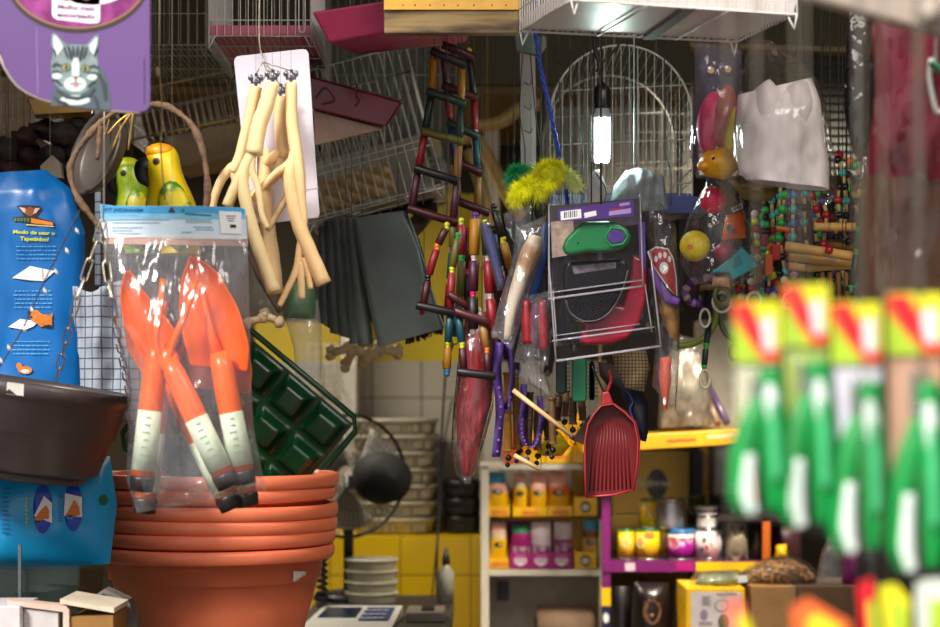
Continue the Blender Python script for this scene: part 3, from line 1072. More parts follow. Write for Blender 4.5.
# cartons behind the rack
crt = mat('olive carton', (120, 92, 16), .65, var=.1, scale=8)
for k, (x0, y0, x1, y1, lab) in enumerate(((596, 515, 640, 590, 'dim yellow carton behind the left upright of the purple rack'), (612, 452, 690, 514.5, 'dim yellow carton with dark round logo above the tins'), (640.5, 515, 690, 590, 'dim yellow carton behind the yellow tins'))):
 Y = 5.3
 mb = MB(crt)
 a, b = P(x0, y0, Y), P(x1, y1, Y)
 lo = b.z if y1 < 550 else 0.55
 mb.box(((a.x + b.x) / 2, Y + .18, (a.z + lo) / 2), (b.x - a.x, .36, a.z - lo))
 o = build(mb, 'carton', label=lab, cat='carton', bevel=.004)
 if k == 1:
  mb = MB(inkk); mb.ell(657, 484, 10.5, 15, Y - .0006, .0006)
  mb.use(mat('logo dim grey', (120, 110, 90), .5)); mb.text('Pedigree', 653, 483, 7, Y - .0012, width=36); build(mb, 'printed_logo', o)
mb = MB(MATS['cardboard']); a, b = P(640, 590, 5.3), P(690, 0, 5.3); mb.box(((P(596, 0, 5.3).x + P(692, 0, 5.3).x) / 2, 5.5, .275), (.36, .4, .55)); build(mb, 'carton', label='cardboard carton at the bottom of the carton stack behind the rack', cat='carton')
# white framed panel and yellow strip
t = thing('notice_board', 'white framed panel on the back wall right of the cartons', 'panel', P(732, 497, 5.7))
mb = MB(mat('board white', (196, 190, 184), .5)); mb.pbox(714, 447, 752, 494, 5.722, .014); build(mb, 'panel', t)
mb = MB(mat('board frame', (90, 80, 66), .5))
for q in ((711, 445, 715, 497), (750, 445, 754, 497), (711, 494, 754, 497.5), (711, 444, 754, 447)): mb.pbox(*q, 5.715, .02)
build(mb, 'frame', t)
mb = MB(mat('strip yellow', (190, 140, 16), .5)); a = P(702, 447, 5.6); mb.box((P(706.5, 0, 5.6).x, 5.66, a.z / 2), (L(8, 5.6), .03, a.z)); build(mb, 'yellow_post', label='narrow yellow post beside the white framed panel', cat='post')
mb = MB(blackm); a = P(690, 452, 5.55); mb.box((P(696, 0, 5.6).x, 5.62, a.z / 2), (L(11, 5.6), .1, a.z)); build(mb, 'gap_shade_board', label='dark board for the shade in the gap between carton and yellow post', cat='post')  # dark board put in for the shaded gap beside the carton

# yellow wall shelf
Y = 4.65
t = thing('wall_shelf', 'long yellow shelf with worn red lettering strip above the tins', 'shelf', P(650, 450, Y))
mb = MB(mat('shelf yellow', (196, 140, 10), .45, var=.15, scale=14))
a0, a1, b0, b1 = P(583, 438, Y), P(583, 453, Y), P(760, 428, Y), P(760, 443, Y)
d = V((0, .34, 0))
mb.hexa([a1, b1, b1 + d, a1 + d], [a0, b0, b0 + d, a0 + d]); build(mb, 'board', t, bevel=.002)
mb = MB(mat('worn red print', (170, 50, 30), .6))
rnd = random.Random(3)
for i in range(13):
 x = 667 + i * 2.3
 y = 442.5 - (x - 583) * .0565 + 4
 mb.slab([(x, y - 1.5 - rnd.random()), (x + 1.7, y - 2), (x + 1.7, y + 1.2), (x, y + .8 + rnd.random())], Y - .0007, .0006)
mb.use(mat('worn pale patch', (200, 170, 120), .6)); mb.slab([(706, 435), (742, 432.5), (742, 437), (708, 439)], Y - .0007, .0006)
build(mb, 'printed_strip', t)
mb = MB(steel)
for x in (600, 742):
 p = P(x, 446, Y + .3); mb.tube([p, V((p.x, p.y, ZTOP))], .004, 6)
build(mb, 'hanger_rod', t)

# ================================================================ lower right corner: bench with cartons and bags
BY = 4.4
zbn = .8
t = thing('low_bench', 'low wooden bench under the cartons at the lower right', 'bench', (P(775, 0, BY).x, BY + .2, 0))
mb = MB(MATS['pale wood']); mb.box((P(775, 0, BY).x, BY + .13, zbn - .02), (.78, .42, .04)); build(mb, 'top', t)
for sx in (-1, 1):
 for sy in (-1, 1):
  mb = MB(MATS['pale wood']); mb.box((P(775, 0, BY).x + sx * .36, BY + .13 + sy * .18, (zbn - .04) / 2), (.04, .04, zbn - .04)); build(mb, 'leg', t)
def carton(x0, y0, x1, Y, D, m, label, yaw=0):
 a, b = P(x0, y0, Y), P(x1, 0, Y)
 mb = MB(m); mb.box(((a.x + b.x) / 2, Y + D / 2, (a.z + zbn) / 2 + .0005), (b.x - a.x, D, a.z - zbn - .001))
 return build(mb, 'carton', label=label, cat='carton', bevel=.003)
o = carton(686, 588, 745, BY, .2, MATS['treat yellow'], 'yellow edged carton with printed white front below the leafy bag')
mb = MB(mat('print pale panel', (206, 196, 194), .5)); mb.slab([(691, 592), (741, 592), (741, 650), (691, 650)], BY - .0007, .0006)
mb.use(ink('grey', (120, 112, 116)))
for i in range(5): mb.slab([(702, 596.5 + i * 2), (711 - (i % 2) * 2, 596.5 + i * 2), (711 - (i % 2) * 2, 597.4 + i * 2), (702, 597.4 + i * 2)], BY - .0013, .0005)
for i in range(2): mb.slab([(699, 622 + i * 2), (712, 622 + i * 2), (712, 623 + i * 2), (699, 623 + i * 2)], BY - .0013, .0005)
mb.use(ink('lilac grey', (140, 128, 150))); mb.ell(704, 615, 4, 5.5, BY - .0013, .0005)
mb.use(inkk); mb.text('PULA & RONDA', 727, 594.5, 2.4, BY - .0013, width=20)
mb.ell(722, 606, 7.5, 6, BY - .0012, .0005); mb.use(MATS['print pale panel']); mb.ell(722, 606, 6.7, 5.2, BY - .0016, .0005)
mb.use(mat('print olive', (90, 96, 60), .5)); mb.ell(724, 622, 6, 8, BY - .0014, .0005)
build(mb, 'printed_front', o)
carton(751, 586, 796, BY, .22, mat('carton light', (150, 110, 66), .8), 'pale brown carton under the seed bag')
carton(797, 586, 859, BY + .01, .22, mat('carton dark', (86, 62, 36), .8), 'darker brown carton right of the pale one under the seed bag')
mb = MB(mat('seed mix', (176, 124, 60), .7, col2=(60, 38, 16), scale=110, lo=.4, hi=.55, bump=.6, bscale=160))
mb.bag([(766, 560), (748, 570), (741, 580), (745, 585.6)], [(790, 558), (806, 566), (818, 578), (812, 585.6)], BY + .09, .06, 18, 12, .012, 4)
build(mb, 'seed_fill', label='loose brown seed mix inside the clear bag on the cartons', cat='seeds', kind='stuff')
mb = MB(film('seed bag film', milk=.03, gloss=.9))
mb.bag([(768, 557), (745, 568), (737, 580), (742, 585.9)], [(792, 555), (810, 563), (823, 578), (815, 585.9)], BY + .09, .07, 18, 12, .014, 4)
build(mb, 'seed_bag', label='clear bag full of brown seed mix lying on the cartons', cat='bag')
mb = MB(mat('leafy green', (84, 92, 54), .6, col2=(120, 126, 96), scale=50)); mb.bag([(700, 574), (695, 583), (697, 587.6)], [(735, 572), (744, 578), (742, 587.6)], BY + .08, .05, 14, 10, .012, 9); tr = mb.bvh()
o = build(mb, 'leaf_bag', label='clear bag of pale green leaves lying on the yellow carton', cat='bag')
mb = MB(film('leaf bag film', milk=.06)); mb.bag([(696, 571), (690, 583), (692, 587.8)], [(738, 569), (749, 576), (747, 587.8)], BY + .08, .06, 14, 10, .012, 9); build(mb, 'wrapper', o)
mb = MB(inkw); mb.slab([(737, 576), (747, 575), (748, 582), (738, 583)], BY - .02, .0005); build(mb, 'label_tag', o)
crump = film('crumpled film', milk=.16, gloss=1.2, bscale=45, bump=1.0)
mb = MB(crump); mb.bag([(829, 535), (822, 550), (815, 585.5)], [(838, 534), (842, 556), (843, 585.5)], BY + .05, .03, 12, 16, .014, 11, freq=30); build(mb, 'plastic_bag', label='crumpled clear plastic bag standing on the darker carton', cat='bag')
mb = MB(mat('pack purple', (110, 24, 90), .35)); mb.bag([(844, 537), (842, 585.5)], [(859, 537), (859, 585.5)], BY + .06, .03, 8, 12, .004, 12)
o = build(mb, 'treat_pack', label='purple pack upright beside the crumpled plastic bag', cat='pack')
mb = MB(mat('pack black', (20, 17, 20), .35)); mb.bag([(860.5, 538), (860, 686)], [(884, 538), (886, 686)], BY + .06, .03, 8, 12, .004, 13)
build(mb, 'treat_pack', label='black pack at the right behind the hanging green tools', cat='pack')
mb = MB(ped); mb.bag([(776, 545), (775, 561)], [(787, 544), (788, 561)], RY + .03, .02, 8, 8, .003, 14)
build(mb, 'treat_pack', label='small yellow pack above the seed bag', cat='pack')
# dark pack with a cat photo under the purple shelf
mb = MB(mat('pack soft black', (26, 20, 22), .3)); mb.bag([(634, 582), (632, 600), (630, 677)], [(668, 582), (670, 600), (672, 677)], 4.62, .05, 12, 16, .006, 15); tr = mb.bvh()
o = build(mb, 'cat_food_pack', label='glossy dark pack with a brown cat photo below the purple shelf', cat='pack')
mb = MB(mat('print cat brown', (120, 82, 58), .5, var=.35, scale=70))
mb.ell(652, 612, 9, 12, 4.5, .0004); mb.slab([(644, 604), (645, 592), (651, 600)], 4.5, .0004); mb.slab([(654, 600), (659, 592), (660, 604)], 4.5, .0004)
mb.use(inkk); mb.ell(648.5, 609, 1.4, 1.2, 4.49, .0004); mb.ell(656, 609, 1.4, 1.2, 4.49, .0004); mb.use(ppink); mb.ell(652, 615, 1.6, 1.1, 4.49, .0004)
mb.stick(0, tr, .0015); build(mb, 'printed_cat', o)
for k, (x0, x1, lab) in enumerate(((612, 631, 'dark pack left of the one with the cat photo'), (674, 684, 'narrow dark pack between cat photo pack and yellow carton'))):
 mb = MB(mat('pack soft black', (26, 20, 22))); mb.bag([(x0, 586), (x0, 677)], [(x1, 586), (x1, 677)], 4.68, .03, 8, 10, .004, 16 + k); build(mb, 'cat_food_pack', label=lab, cat='pack')
# ================================================================ purple sign with a cat
Y = 2.55
t = thing('hanging_sign', 'purple rounded cat food sign with a printed tabby cat at upper left', 'sign', P(75, 112, Y))
mb = MB(mat('sign purple', (100, 70, 126), 0.35, var=.06, scale=5))
out = [(-3, -90), (-3, 40), (0, 55), (4, 66), (10, 76), (18, 86), (28, 93), (40, 98.5), (56, 103), (74, 106.5), (95, 109), (118, 111), (140, 112.5), (146, 111), (149.5, 106), (150, 98), (150, -90)]
mb.slab(out, Y, .006)
build(mb, 'board', t, bevel=.0012)
mb = MB(mat('sign edge pale', (176, 160, 150), 0.5))
mb.tube([P(x, y, Y + .003) for x, y in out[2:13]], .0028, 6)
build(mb, 'edge_trim', t)
Yp = Y - .0006
mb = MB(ink('sign dark ring', (44, 20, 20))); mb.ell(78, -23.6, 73.5, 57, Yp + .0003, .0005, 48)
mb.use(ink('sign gold', (150, 110, 76))); mb.ell(78, -24.8, 70.6, 53.6, Yp - .0003, .0005, 48)
mb.use(mat('sign magenta', (112, 16, 92), .35, col2=(172, 70, 146), scale=28, lo=.45, hi=.75)); mb.ell(78, -25.5, 69, 52.5, Yp - .0006, .0005, 48)
mb.use(ink('sign white', (232, 222, 228)))
def rrect(x0, y0, x1, y1, r):
 o = []
 for cx, cy, a0 in ((x1 - r, y0 + r, -90), (x1 - r, y1 - r, 0), (x0 + r, y1 - r, 90), (x0 + r, y0 + r, 180)):
  for k in range(5):
   a = math.radians(a0 + 22.5 * k); o.append((cx + r * math.cos(a), cy + r * math.sin(a)))
 return o
mb.slab([(52, -12), (100, -12), (100, 20), (98, 23), (90, 23.5), (57, 19.5), (53, 17), (52, 14)], Yp - .0009, .0005)
mb.ell(92, -12, 34, 17, Yp - .0009, .0005)
mb.use(ink('sign bowl brown', (130, 60, 44))); mb.ell(66, -3, 7, 4, Yp - .0012, .0005); mb.ell(86, -3.5, 5, 4, Yp - .0012, .0005)
build(mb, 'printed_oval', t)
mb = MB(ink('sign plum text', (120, 60, 110)))
mb.text('Molho mais', 76, 7.6, 4.4, Yp - .0014, rot=.06, width=37, bold=.03)
mb.text('encorpado', 76, 15.4, 4.8, Yp - .0014, rot=.06, width=38, bold=.03)
mb.use(ink('sign dark violet', (70, 40, 100)))
mb.slab([(143.6, 58), (145, 58), (145, 104), (143.6, 104)], Yp, .0004)
mb.use(mat('sign seam', (160, 126, 190), .4)); mb.slab([(36.2, 28), (36.9, 28), (38.2, 94), (37.5, 94)], Yp, .0004)
build(mb, 'printed_lettering', t)
# the printed cat
g1 = mat('cat print grey', (116, 134, 134), .45, var=.25, scale=90)
g2 = ink('cat print dark', (40, 48, 54)); g3 = ink('cat print pale', (200, 216, 208)); g4 = ink('cat print mid', (66, 82, 88))
mb = MB(g4)
mb.slab([(51, 106), (52, 95), (56, 86), (66, 80), (88, 76), (97, 66), (104, 70), (108, 82), (110.5, 96), (111, 110), (84, 108), (66, 105)], Yp, .0004)
def stroke(pts, w, m, lay):
 mb.use(m)
 n = len(pts)
 a, b = [], []
 for i in range(n):
  p, q = pts[max(0, i - 1)], pts[min(n - 1, i + 1)]
  dx, dy = q[0] - p[0], q[1] - p[1]
  l = math.hypot(dx, dy) or 1
  ww = w * (0.35 + 0.65 * math.sin(PI * (i + .5) / n)) / 2
  a.append((pts[i][0] - dy / l * ww, pts[i][1] + dx / l * ww)); b.append((pts[i][0] + dy / l * ww, pts[i][1] - dx / l * ww))
 mb.slab(a + b[::-1], Yp - .0003 * lay, .0004)
mb.use(g1)
mb.slab([(52, 34), (54.5, 33), (59, 37), (64.5, 43), (68, 44.5), (84, 45), (88, 43.5), (93, 37.5), (97.5, 34.5), (98.8, 36), (98, 46), (96.5, 53), (98, 62), (98, 72), (95, 82), (88, 90), (80, 94), (70, 93.5), (60, 89), (53.5, 82), (51, 72), (51, 62), (53.5, 53), (51, 42)], Yp - .0003, .0004)
mb.use(g3)
mb.slab([(53, 37), (55, 35), (60, 41), (63, 47), (57, 56), (54, 53)], Yp - .0006, .0004)
mb.slab([(97.4, 37), (95, 38.5), (89, 46), (91, 52), (95, 55)], Yp - .0006, .0004)
mb.ell(75, 84, 11, 7.5, Yp - .0006, .0004); mb.ell(75, 100, 15, 5, Yp - .0006, .0004)
mb.slab([(71.5, 64), (74, 58), (78, 58), (79.5, 66), (79, 76), (72, 76)], Yp - .0006, .0004)
mb.ell(57, 76, 5, 3, Yp - .0006, .0004); mb.ell(92, 77, 5, 3, Yp - .0006, .0004)
for pts, w_ in (([(68, 46), (70, 52), (71.5, 60)], 2.6), ([(73, 46), (73.6, 53), (74, 57)], 2.2), ([(78, 46), (77.5, 53), (77, 57)], 2.2), ([(83, 46), (81.5, 53), (80, 61)], 2.6),
    ([(64, 47), (66, 53), (68, 58)], 2), ([(87, 47), (85.5, 53), (83.5, 59)], 2),
    ([(52, 67), (56, 64), (61, 66)], 2.6), ([(98, 68), (94, 66), (90, 67)], 2.4), ([(52, 72), (57, 71), (62, 73)], 1.6), ([(97.5, 74), (93, 72.5), (88, 74)], 1.6),
    ([(52, 80), (57, 81), (62, 86)], 2.2), ([(96, 81), (92, 83), (88, 87)], 2.2), ([(57, 90), (66, 97), (78, 98.5), (90, 95), (95, 88)], 3.0), ([(54, 97), (58, 101), (68, 104)], 2.4),
    ([(99, 74), (104, 84), (106, 100)], 3.4), ([(94, 96), (97, 102), (98, 108)], 3), ([(53, 48), (55, 52), (56, 57)], 1.6), ([(97.5, 47), (95.5, 52), (94.5, 57)], 1.6)):
 stroke(pts, w_ * 1.35, g2, 3)
mb.use(g2); mb.ell(66, 67.2, 4.6, 3.9, Yp - .0012, .0004); mb.ell(85.4, 68.4, 4.6, 3.9, Yp - .0012, .0004)
mb.use(ink('cat eye', (150, 150, 84))); mb.ell(66, 67.4, 3.6, 3.1, Yp - .0015, .0004); mb.ell(85.4, 68.6, 3.6, 3.1, Yp - .0015, .0004)
mb.use(inkk); mb.ell(66.2, 67.4, 1.5, 2.3, Yp - .0018, .0004); mb.ell(85.2, 68.6, 1.5, 2.3, Yp - .0018, .0004)
mb.use(ink('cat nose', (150, 84, 70))); mb.slab([(73, 76.4), (78.4, 76.4), (76.6, 79.6), (74.8, 79.6)], Yp - .0012, .0004)
mb.use(g2); mb.slab([(75.3, 79.4), (76.1, 79.4), (76.1, 82.6), (75.3, 82.6)], Yp - .0012, .0004); stroke([(70, 83.4), (73, 84), (75.7, 82.4), (78.6, 84), (81.4, 83.4)], 1.2, g2, 4)
mb.use(ink('cat tongue', (206, 120, 120))); mb.ell(75.6, 85, 2.3, 2, Yp - .0014, .0004)
build(mb, 'printed_cat', t)
for x in (12, 140): cord(t, x, -88, Y + .003, MATS['dull wire'], .0012, 'hanging_wire')

# ================================================================ twig hoop, dish, parrots
bark = mat('twig bark', (110, 84, 62), .8, var=.3, scale=40, bump=.5, bscale=90)
Y = 2.93
hp = [(140, 104), (112, 114), (88, 136), (71, 164), (74, 190), (88, 212), (104, 228), (134, 233), (168, 232), (196, 224), (207, 202), (205, 162), (193, 127), (168, 107)]
mb = MB(bark)
pts = spline([P(x, y, Y + .01 * math.sin(i)) for i, (x, y) in enumerate(hp)] + [P(140, 104, Y)], 90)[:-1]
mb.tube(pts, [.0052 + .0012 * math.sin(i * .7) + .0007 * math.sin(i * 2.3) for i in range(len(pts))], 9, closed=True)
t = thing('twig_hoop', 'bark covered twig bent into a hoop hanging below the purple sign', 'perch', P(138, 262, Y))
build(mb, 'hoop', t)
brass = mat('brass wire', (200, 160, 80), .3, .8)
mb = MB(brass)
for q in ([(112, 150), (121, 128), (132, 112)], [(106, 136), (118, 122), (130, 113)], [(128, 150), (131, 128), (133, 112)]):
 mb.ptube([(x, y, Y - .012) for x, y in q], .0016)
mb.tube([P(132, 112, Y - .012), V((P(132, 0, Y).x, Y + .01, ZTOP))], .0012, 6)
build(mb, 'wire_hook', t)
mb = MB(bark); mb.ptube([(101, 126, Y - .02), (99, 142, Y - .02), (97.5, 160, Y - .02)], [.0045, .005, .003]); build(mb, 'short_twig', t)

Y = 3.0
mb = MB(mat('dull dish metal', (74, 66, 60), .45, .15, var=.12))
R = Matrix.Rotation(math.radians(22), 3, 'Y') @ Matrix.Rotation(math.radians(-50), 3, 'Z') @ Matrix.Rotation(PI / 2, 3, 'X')
r = L(45, Y)
c = P(107, 157, Y)
mb.lathe([(0, .0), (r * .7, 0), (r * .88, .006), (r, .022), (r * 1.02, .023), (r * .98, .027), (r * .9, .022), (r * .86, .012), (r * .8, .008), (0, .006)], c, 36, R)
t = thing('metal_dish', 'dull grey metal dish hanging tilted inside the twig hoop', 'dish', c)
build(mb, 'bowl', t)
mb = MB(brass); mb.tube([c + V((0, -.02, r * .4)), c + V((.006, .03, r * 1.3)), V((c.x + .006, c.y + .03, ZTOP))], .0012, 6); build(mb, 'hanging_wire', t)

def parrot(px, py, Y, sc, label, m_body, head):
 """toy parrot; px,py = top of head, sc = pixel scale"""
 t = thing('toy_parrot', label, 'toy parrot', P(px, py + 120 * sc, Y), 'toy parrots')
 mb = MB(m_body)
 prof = [(22, 120), (30, 100), (31, 80), (27, 62), (22, 48), (19.5, 36), (20, 24), (18, 12), (11, 3), (0, 0)]
 c0 = P(px, py, Y)
 u_ = K * Y * sc
 vs = []
 n = 22
 fs = []
 for i, (r, z) in enumerate(prof):
  off = -6 * math.exp(-((z - 20) / 18) ** 2) + (z / 120) ** 2 * 14
  for k in range(n):
   a = 2 * PI * k / n
   vs.append(c0 + V(((off + r * math.cos(a)) * u_, r * .85 * math.sin(a) * u_, -z * u_)))
 for i in range(len(prof) - 1):
  for k in range(n):
   fs.append((i * n + k, i * n + (k + 1) % n, (i + 1) * n + (k + 1) % n, (i + 1) * n + k))
 fs.append(tuple(range(n)))
 mb.add(vs, fs)
 build(mb, 'body', t, sub=1)
 def q(x, z, y): return c0 + V((x * u_, y * u_, -z * u_))
 mb = MB(head); mb.ball(q(-7, 9, 0), (16.5 * u_, 15.5 * u_, 10 * u_), 18); build(mb, 'forehead_patch', t)
 mb = MB(inkk)
 bp = [q(-19, 20, -3), q(-26, 27, -5), q(-25, 38, -5), q(-17, 47, -5)]
 mb.tube(spline(bp, 12), [8 * u_, 9.5 * u_, 8 * u_, 6 * u_, 1.5 * u_], 12); build(mb, 'beak', t)
 for sy in (-1, 1):
  mb = MB(mat('parrot eye ring', (90, 80, 60), .4)); mb.ball(q(-9, 21, sy * 15.5), (4.2 * u_, 2.4 * u_, 4.2 * u_), 12)
  mb.use(inkk); mb.ball(q(-9.3, 21, sy * 16.6), (2.6 * u_, 2 * u_, 2.6 * u_), 10); build(mb, 'eye', t)
 for sy in (-1, 1):
  mb = MB(mat('parrot wing', (204, 186, 20), .4, col2=(50, 130, 30), scale=42, lo=.48, hi=.56))
  mb.ball(q(13, 80, sy * 22), (19 * u_, 7 * u_, 38 * u_), 16, Matrix.Rotation(math.radians(-10), 3, 'Y')); build(mb, 'wing', t)
 mb = MB(MATS['string']); mb.tube([q(0, 2, 0), V((q(0, 0, 0).x, Y, ZTOP))], .0008, 5); build(mb, 'hanging_string', t)
 return t
parrot(167, 144, 3.08, .92, 'bright yellow toy parrot with orange forehead above the trowel pack', mat('parrot yellow', (234, 200, 12), .35, var=.05), mat('parrot orange', (232, 120, 20), .35, col2=(232, 180, 20), scale=40))
parrot(133, 158, 3.2, .8, 'green and yellow toy parrot half hidden behind the grey dish', mat('parrot green', (170, 176, 16), .35, col2=(90, 140, 20), scale=30), mat('parrot lime', (170, 180, 20), .4))

# thin wooden dowel / wire hanging at the sign's right edge
mb = MB(mat('knotted string', (120, 98, 70), .8)); mb.ptube([(160, -20, 2.7), (159, 60, 2.7), (162, 110, 2.7), (161, 150, 2.7), (165, 200, 2.7)], .001); mb.tube([P(160, -20, 2.7), V((P(160, 0, 2.7).x, 2.7, ZTOP))], .001, 5)
mb.ball(P(157, 72, 2.7), (.004, .004, .008), 8)
build(mb, 'knotted_string', label='thin knotted string hanging down along the sign and over the parrot', cat='string')

# ================================================================ blue bag of training pads
Y = 3.25
bl = mat('bag blue', (10, 104, 178), .3, var=.12, scale=6)
t = thing('pad_bag', 'blue printed pack of puppy pads behind the hanging black pot', 'bag', P(20, 440, Y))
mb = MB(bl)
left = [(-60, 176), (-62, 200), (-64, 260), (-64, 340), (-62, 440)]
right = [(46, 170), (70, 188), (85, 232), (84, 330), (82, 440)]
env = lambda v: min(1, .25 + 2.2 * v)
mb.bag(left, right, Y, .03, 34, 50, .013, 3, env=env, freq=11, side=.4)
tr = mb.bvh()
build(mb, 'bag', t)
mb = MB(inkw)
def line(x0, x1, y, th=.9): mb.slab([(x0, y), (x1, y), (x1, y + th), (x0, y + th)], Y - .12, .0003)
rnd = random.Random(5)
mb.use(ink('pale blue text', (90, 170, 220)))
for y0, n, xc, hw in ((246, 4, 35, 21), (290.5, 5, 32, 20), (341, 4, 31, 19)):
 for i in range(n):
  x = xc - hw + rnd.random() * 3
  while x < xc + hw - 2:
   l = 1.5 + rnd.random() * 4
   line(x, min(x + l, xc + hw), y0 + i * 4.1 + .0); x += l + 1
mb.stick(0, tr, .003); build(mb, 'printed_text', t)
mb = MB(ink('yellow text', (206, 216, 60))); mb.text('Modo de usar o', 34, 232.5, 3.6, Y - .12, rot=.04, width=42, bold=.035); mb.text('Tapetinho?', 34.5, 239, 3.8, Y - .12, rot=.04, width=29, bold=.035)
mb.stick(0, tr, .003); build(mb, 'printed_heading', t)
# logo patch: dark outline, pale ears, brown blob, orange and green lettering bars
mb = MB(ink('logo dark', (40, 16, 16))); mb.slab([(17, 206), (24, 205), (40, 206), (42, 209), (36, 217), (54, 222), (54, 226.5), (26, 225), (25, 222), (13, 221), (13, 217), (24, 216)], Y - .12, .0003); mb.stick(0, tr, .0026)
i0 = len(mb.v); mb.use(ink('logo pale', (226, 190, 170))); mb.slab([(19, 207), (25, 208), (27, 214), (23, 212)], Y - .12, .0003); mb.slab([(40, 208), (35, 208), (33, 214), (36, 213)], Y - .12, .0003); mb.stick(i0, tr, .0036)
i0 = len(mb.v); mb.use(ink('logo brown', (150, 84, 40))); mb.ell(30, 211.5, 5, 4.5, Y - .12, .0003); mb.stick(i0, tr, .0036)
i0 = len(mb.v); mb.use(ink('logo green', (60, 120, 60)))
for k in range(5): mb.slab([(14 + k * 3.2, 218), (16.2 + k * 3.2, 218), (16.2 + k * 3.2, 221.4), (14 + k * 3.2, 221.4)], Y - .12, .0003)
mb.use(ink('logo orange', (226, 130, 20))); mb.slab([(31, 218), (53, 222.5), (53, 225.5), (31, 223)], Y - .12, .0003); mb.use(ink('logo sand', (230, 200, 130))); mb.slab([(26, 224), (54, 226), (54, 227), (26, 225.2)], Y - .12, .0003); mb.stick(i0, tr, .0038)
build(mb, 'printed_logo', t)
mb = MB(inkw)
mb.slab([(12, 278), (30, 266), (55, 271), (44, 281), (34, 281)], Y - .12, .0003); mb.slab([(8, 327), (20, 319), (38, 321), (34, 326), (25, 330)], Y - .12, .0003); mb.stick(0, tr, .003); build(mb, 'printed_pad', t)
mb = MB(ink('pup orange', (206, 116, 30)))
mb.slab([(28, 314), (31, 310), (37, 310), (42, 314), (50, 315), (52.5, 312), (52, 319), (52, 327), (48, 325), (41, 327), (36, 323), (32, 321)], Y - .12, .0003); mb.ell(25, 370, 7, 4, Y - .12, .0003); mb.ell(19, 366, 3, 3.4, Y - .12, .0003); mb.stick(0, tr, .0036)
i0 = len(mb.v); mb.use(inkk); mb.ell(31, 317, 1.2, 1, Y - .12, .0003); mb.ell(48, 326, 4, 1.2, Y - .12, .0003); mb.ell(29, 313, 1.3, 2.4, Y - .12, .0003); mb.use(inkw); mb.ell(25, 371, 4, 1.6, Y - .12, .0003); mb.stick(i0, tr, .0042)
build(mb, 'printed_puppy', t)
cord(t, 10, 168, Y, MATS['dull wire'])

# white cord with little knots in front of the blue bag, chains and hanging pot
Y = 2.72
galv = mat('galvanised chain', (176, 166, 150), .3, .85)
t = thing('hanging_pot', 'black plastic hanging pot tilted on chains at the left edge', 'pot', P(25, 476, 2.98))
cc = P(22, 395, 2.98)
r = L(107, 2.98)
Rm = Matrix.Rotation(math.radians(8.5), 3, 'Y')
mb = MB(mat('pot black', (70, 61, 60), .36, var=.15, scale=14))
hh = L(88, 2.98)
mb.lathe([(0, -hh), (r * .74, -hh), (r * .8, -hh * .96), (r * .88, -hh * .55), (r * .905, -hh * .53), (r * .96, -hh * .16), (r * 1.0, -hh * .13), (r * 1.0, 0), (r * .97, .002), (r * .95, -.006), (r * .84, -hh * .7), (r * .7, -hh * .9), (0, -hh * .92)], cc + V((0, .02, L(14, 2.98))), 56, Rm)
pot_bvh = mb.bvh()
build(mb, 'pot', t)
mb = MB(mat('sticker white', (206, 200, 190), .5)); mb.slab([(7, 382), (24, 384), (23.5, 396), (6.5, 394)], 2.5, .0003); mb.stick(0, pot_bvh, .001); build(mb, 'price_sticker', t)
# drip tray under the pot
mb = MB(mat('pot black', (40, 35, 35))); mb.lathe([(0, -hh * 1.09), (r * .68, -hh * 1.09), (r * .72, -hh * 1.0), (r * .7, -hh * 1.0), (0, -hh * 1.04)], cc + V((0, .02, L(14, 2.98))), 40, Rm); build(mb, 'drip_tray', t)

def chain(pts, name, parent, link=.024, wd=.0075, rw=.0013, m=galv):
 mb = MB(m)
 w = [P(*p) for p in pts]
 dense = spline(w, 200)
 d = [0]
 for i in range(1, 200): d.append(d[-1] + (dense[i] - dense[i - 1]).length)
 def at(sx):
  for i in range(1, 200):
   if d[i] >= sx: return dense[i - 1].lerp(dense[i], (sx - d[i - 1]) / max(1e-9, d[i] - d[i - 1]))
  return dense[-1]
 n = int(d[-1] / (link * .86))
 st = d[-1] / n
 for i in range(n):
  a, b = at(i * st), at((i + 1) * st)
  c = (a + b) / 2
  ax = (b - a).normalized()
  sd = V((0, 1, 0)).cross(ax).normalized()
  if i % 2: sd = (sd * .35 + V((0, .94, 0))).normalized()
  h = st * .58
  pp = []
  for k in range(20):
   t_ = 2 * PI * k / 20
   cx, sy = math.cos(t_), math.sin(t_)
   pp.append(c + ax * (h - wd / 2) * (1 if cx > .15 else -1 if cx < -.15 else cx / .15) + ax * cx * wd / 2 + sd * sy * wd / 2)
  mb.tube(pp, rw, 6, closed=True)
 return build(mb, name, parent)
chain([(103, 222, Y), (86, 272, Y), (74, 310, Y), (56, 381, Y + .11)], 'chain', t, .033, .0105)
chain([(103, 222, Y), (107, 270, Y), (115, 320, Y), (129, 394, Y + .27)], 'chain', t, .033, .0105)
mb = MB(mat('dark thread', (50, 44, 50), .7)); wp = [(80, 210, Y), (62, 246, Y), (42, 286, Y), (24, 326, Y), (0, 366, Y)]
mb.ptube(wp, .0011); build(mb, 'cord', t)
mb = MB(mat('knot white', (206, 196, 180), .6))
for x, y in ((77, 231), (67, 251), (56, 272), (45, 291), (32, 310), (24, 329), (9, 348), (1, 361)):
 p = P(x, y, Y - .002); mb.tube([p + V((-.002, 0, .005)), p, p + V((.003, 0, -.005))], [.0004, .0028, .0006], 8)
build(mb, 'cord_knot', t)
mb = MB(galv); mb.tube([P(103, 222, Y), P(104, 205, Y), V((P(104, 0, Y).x, Y, ZTOP))], .0012, 6); build(mb, 'hook', t)

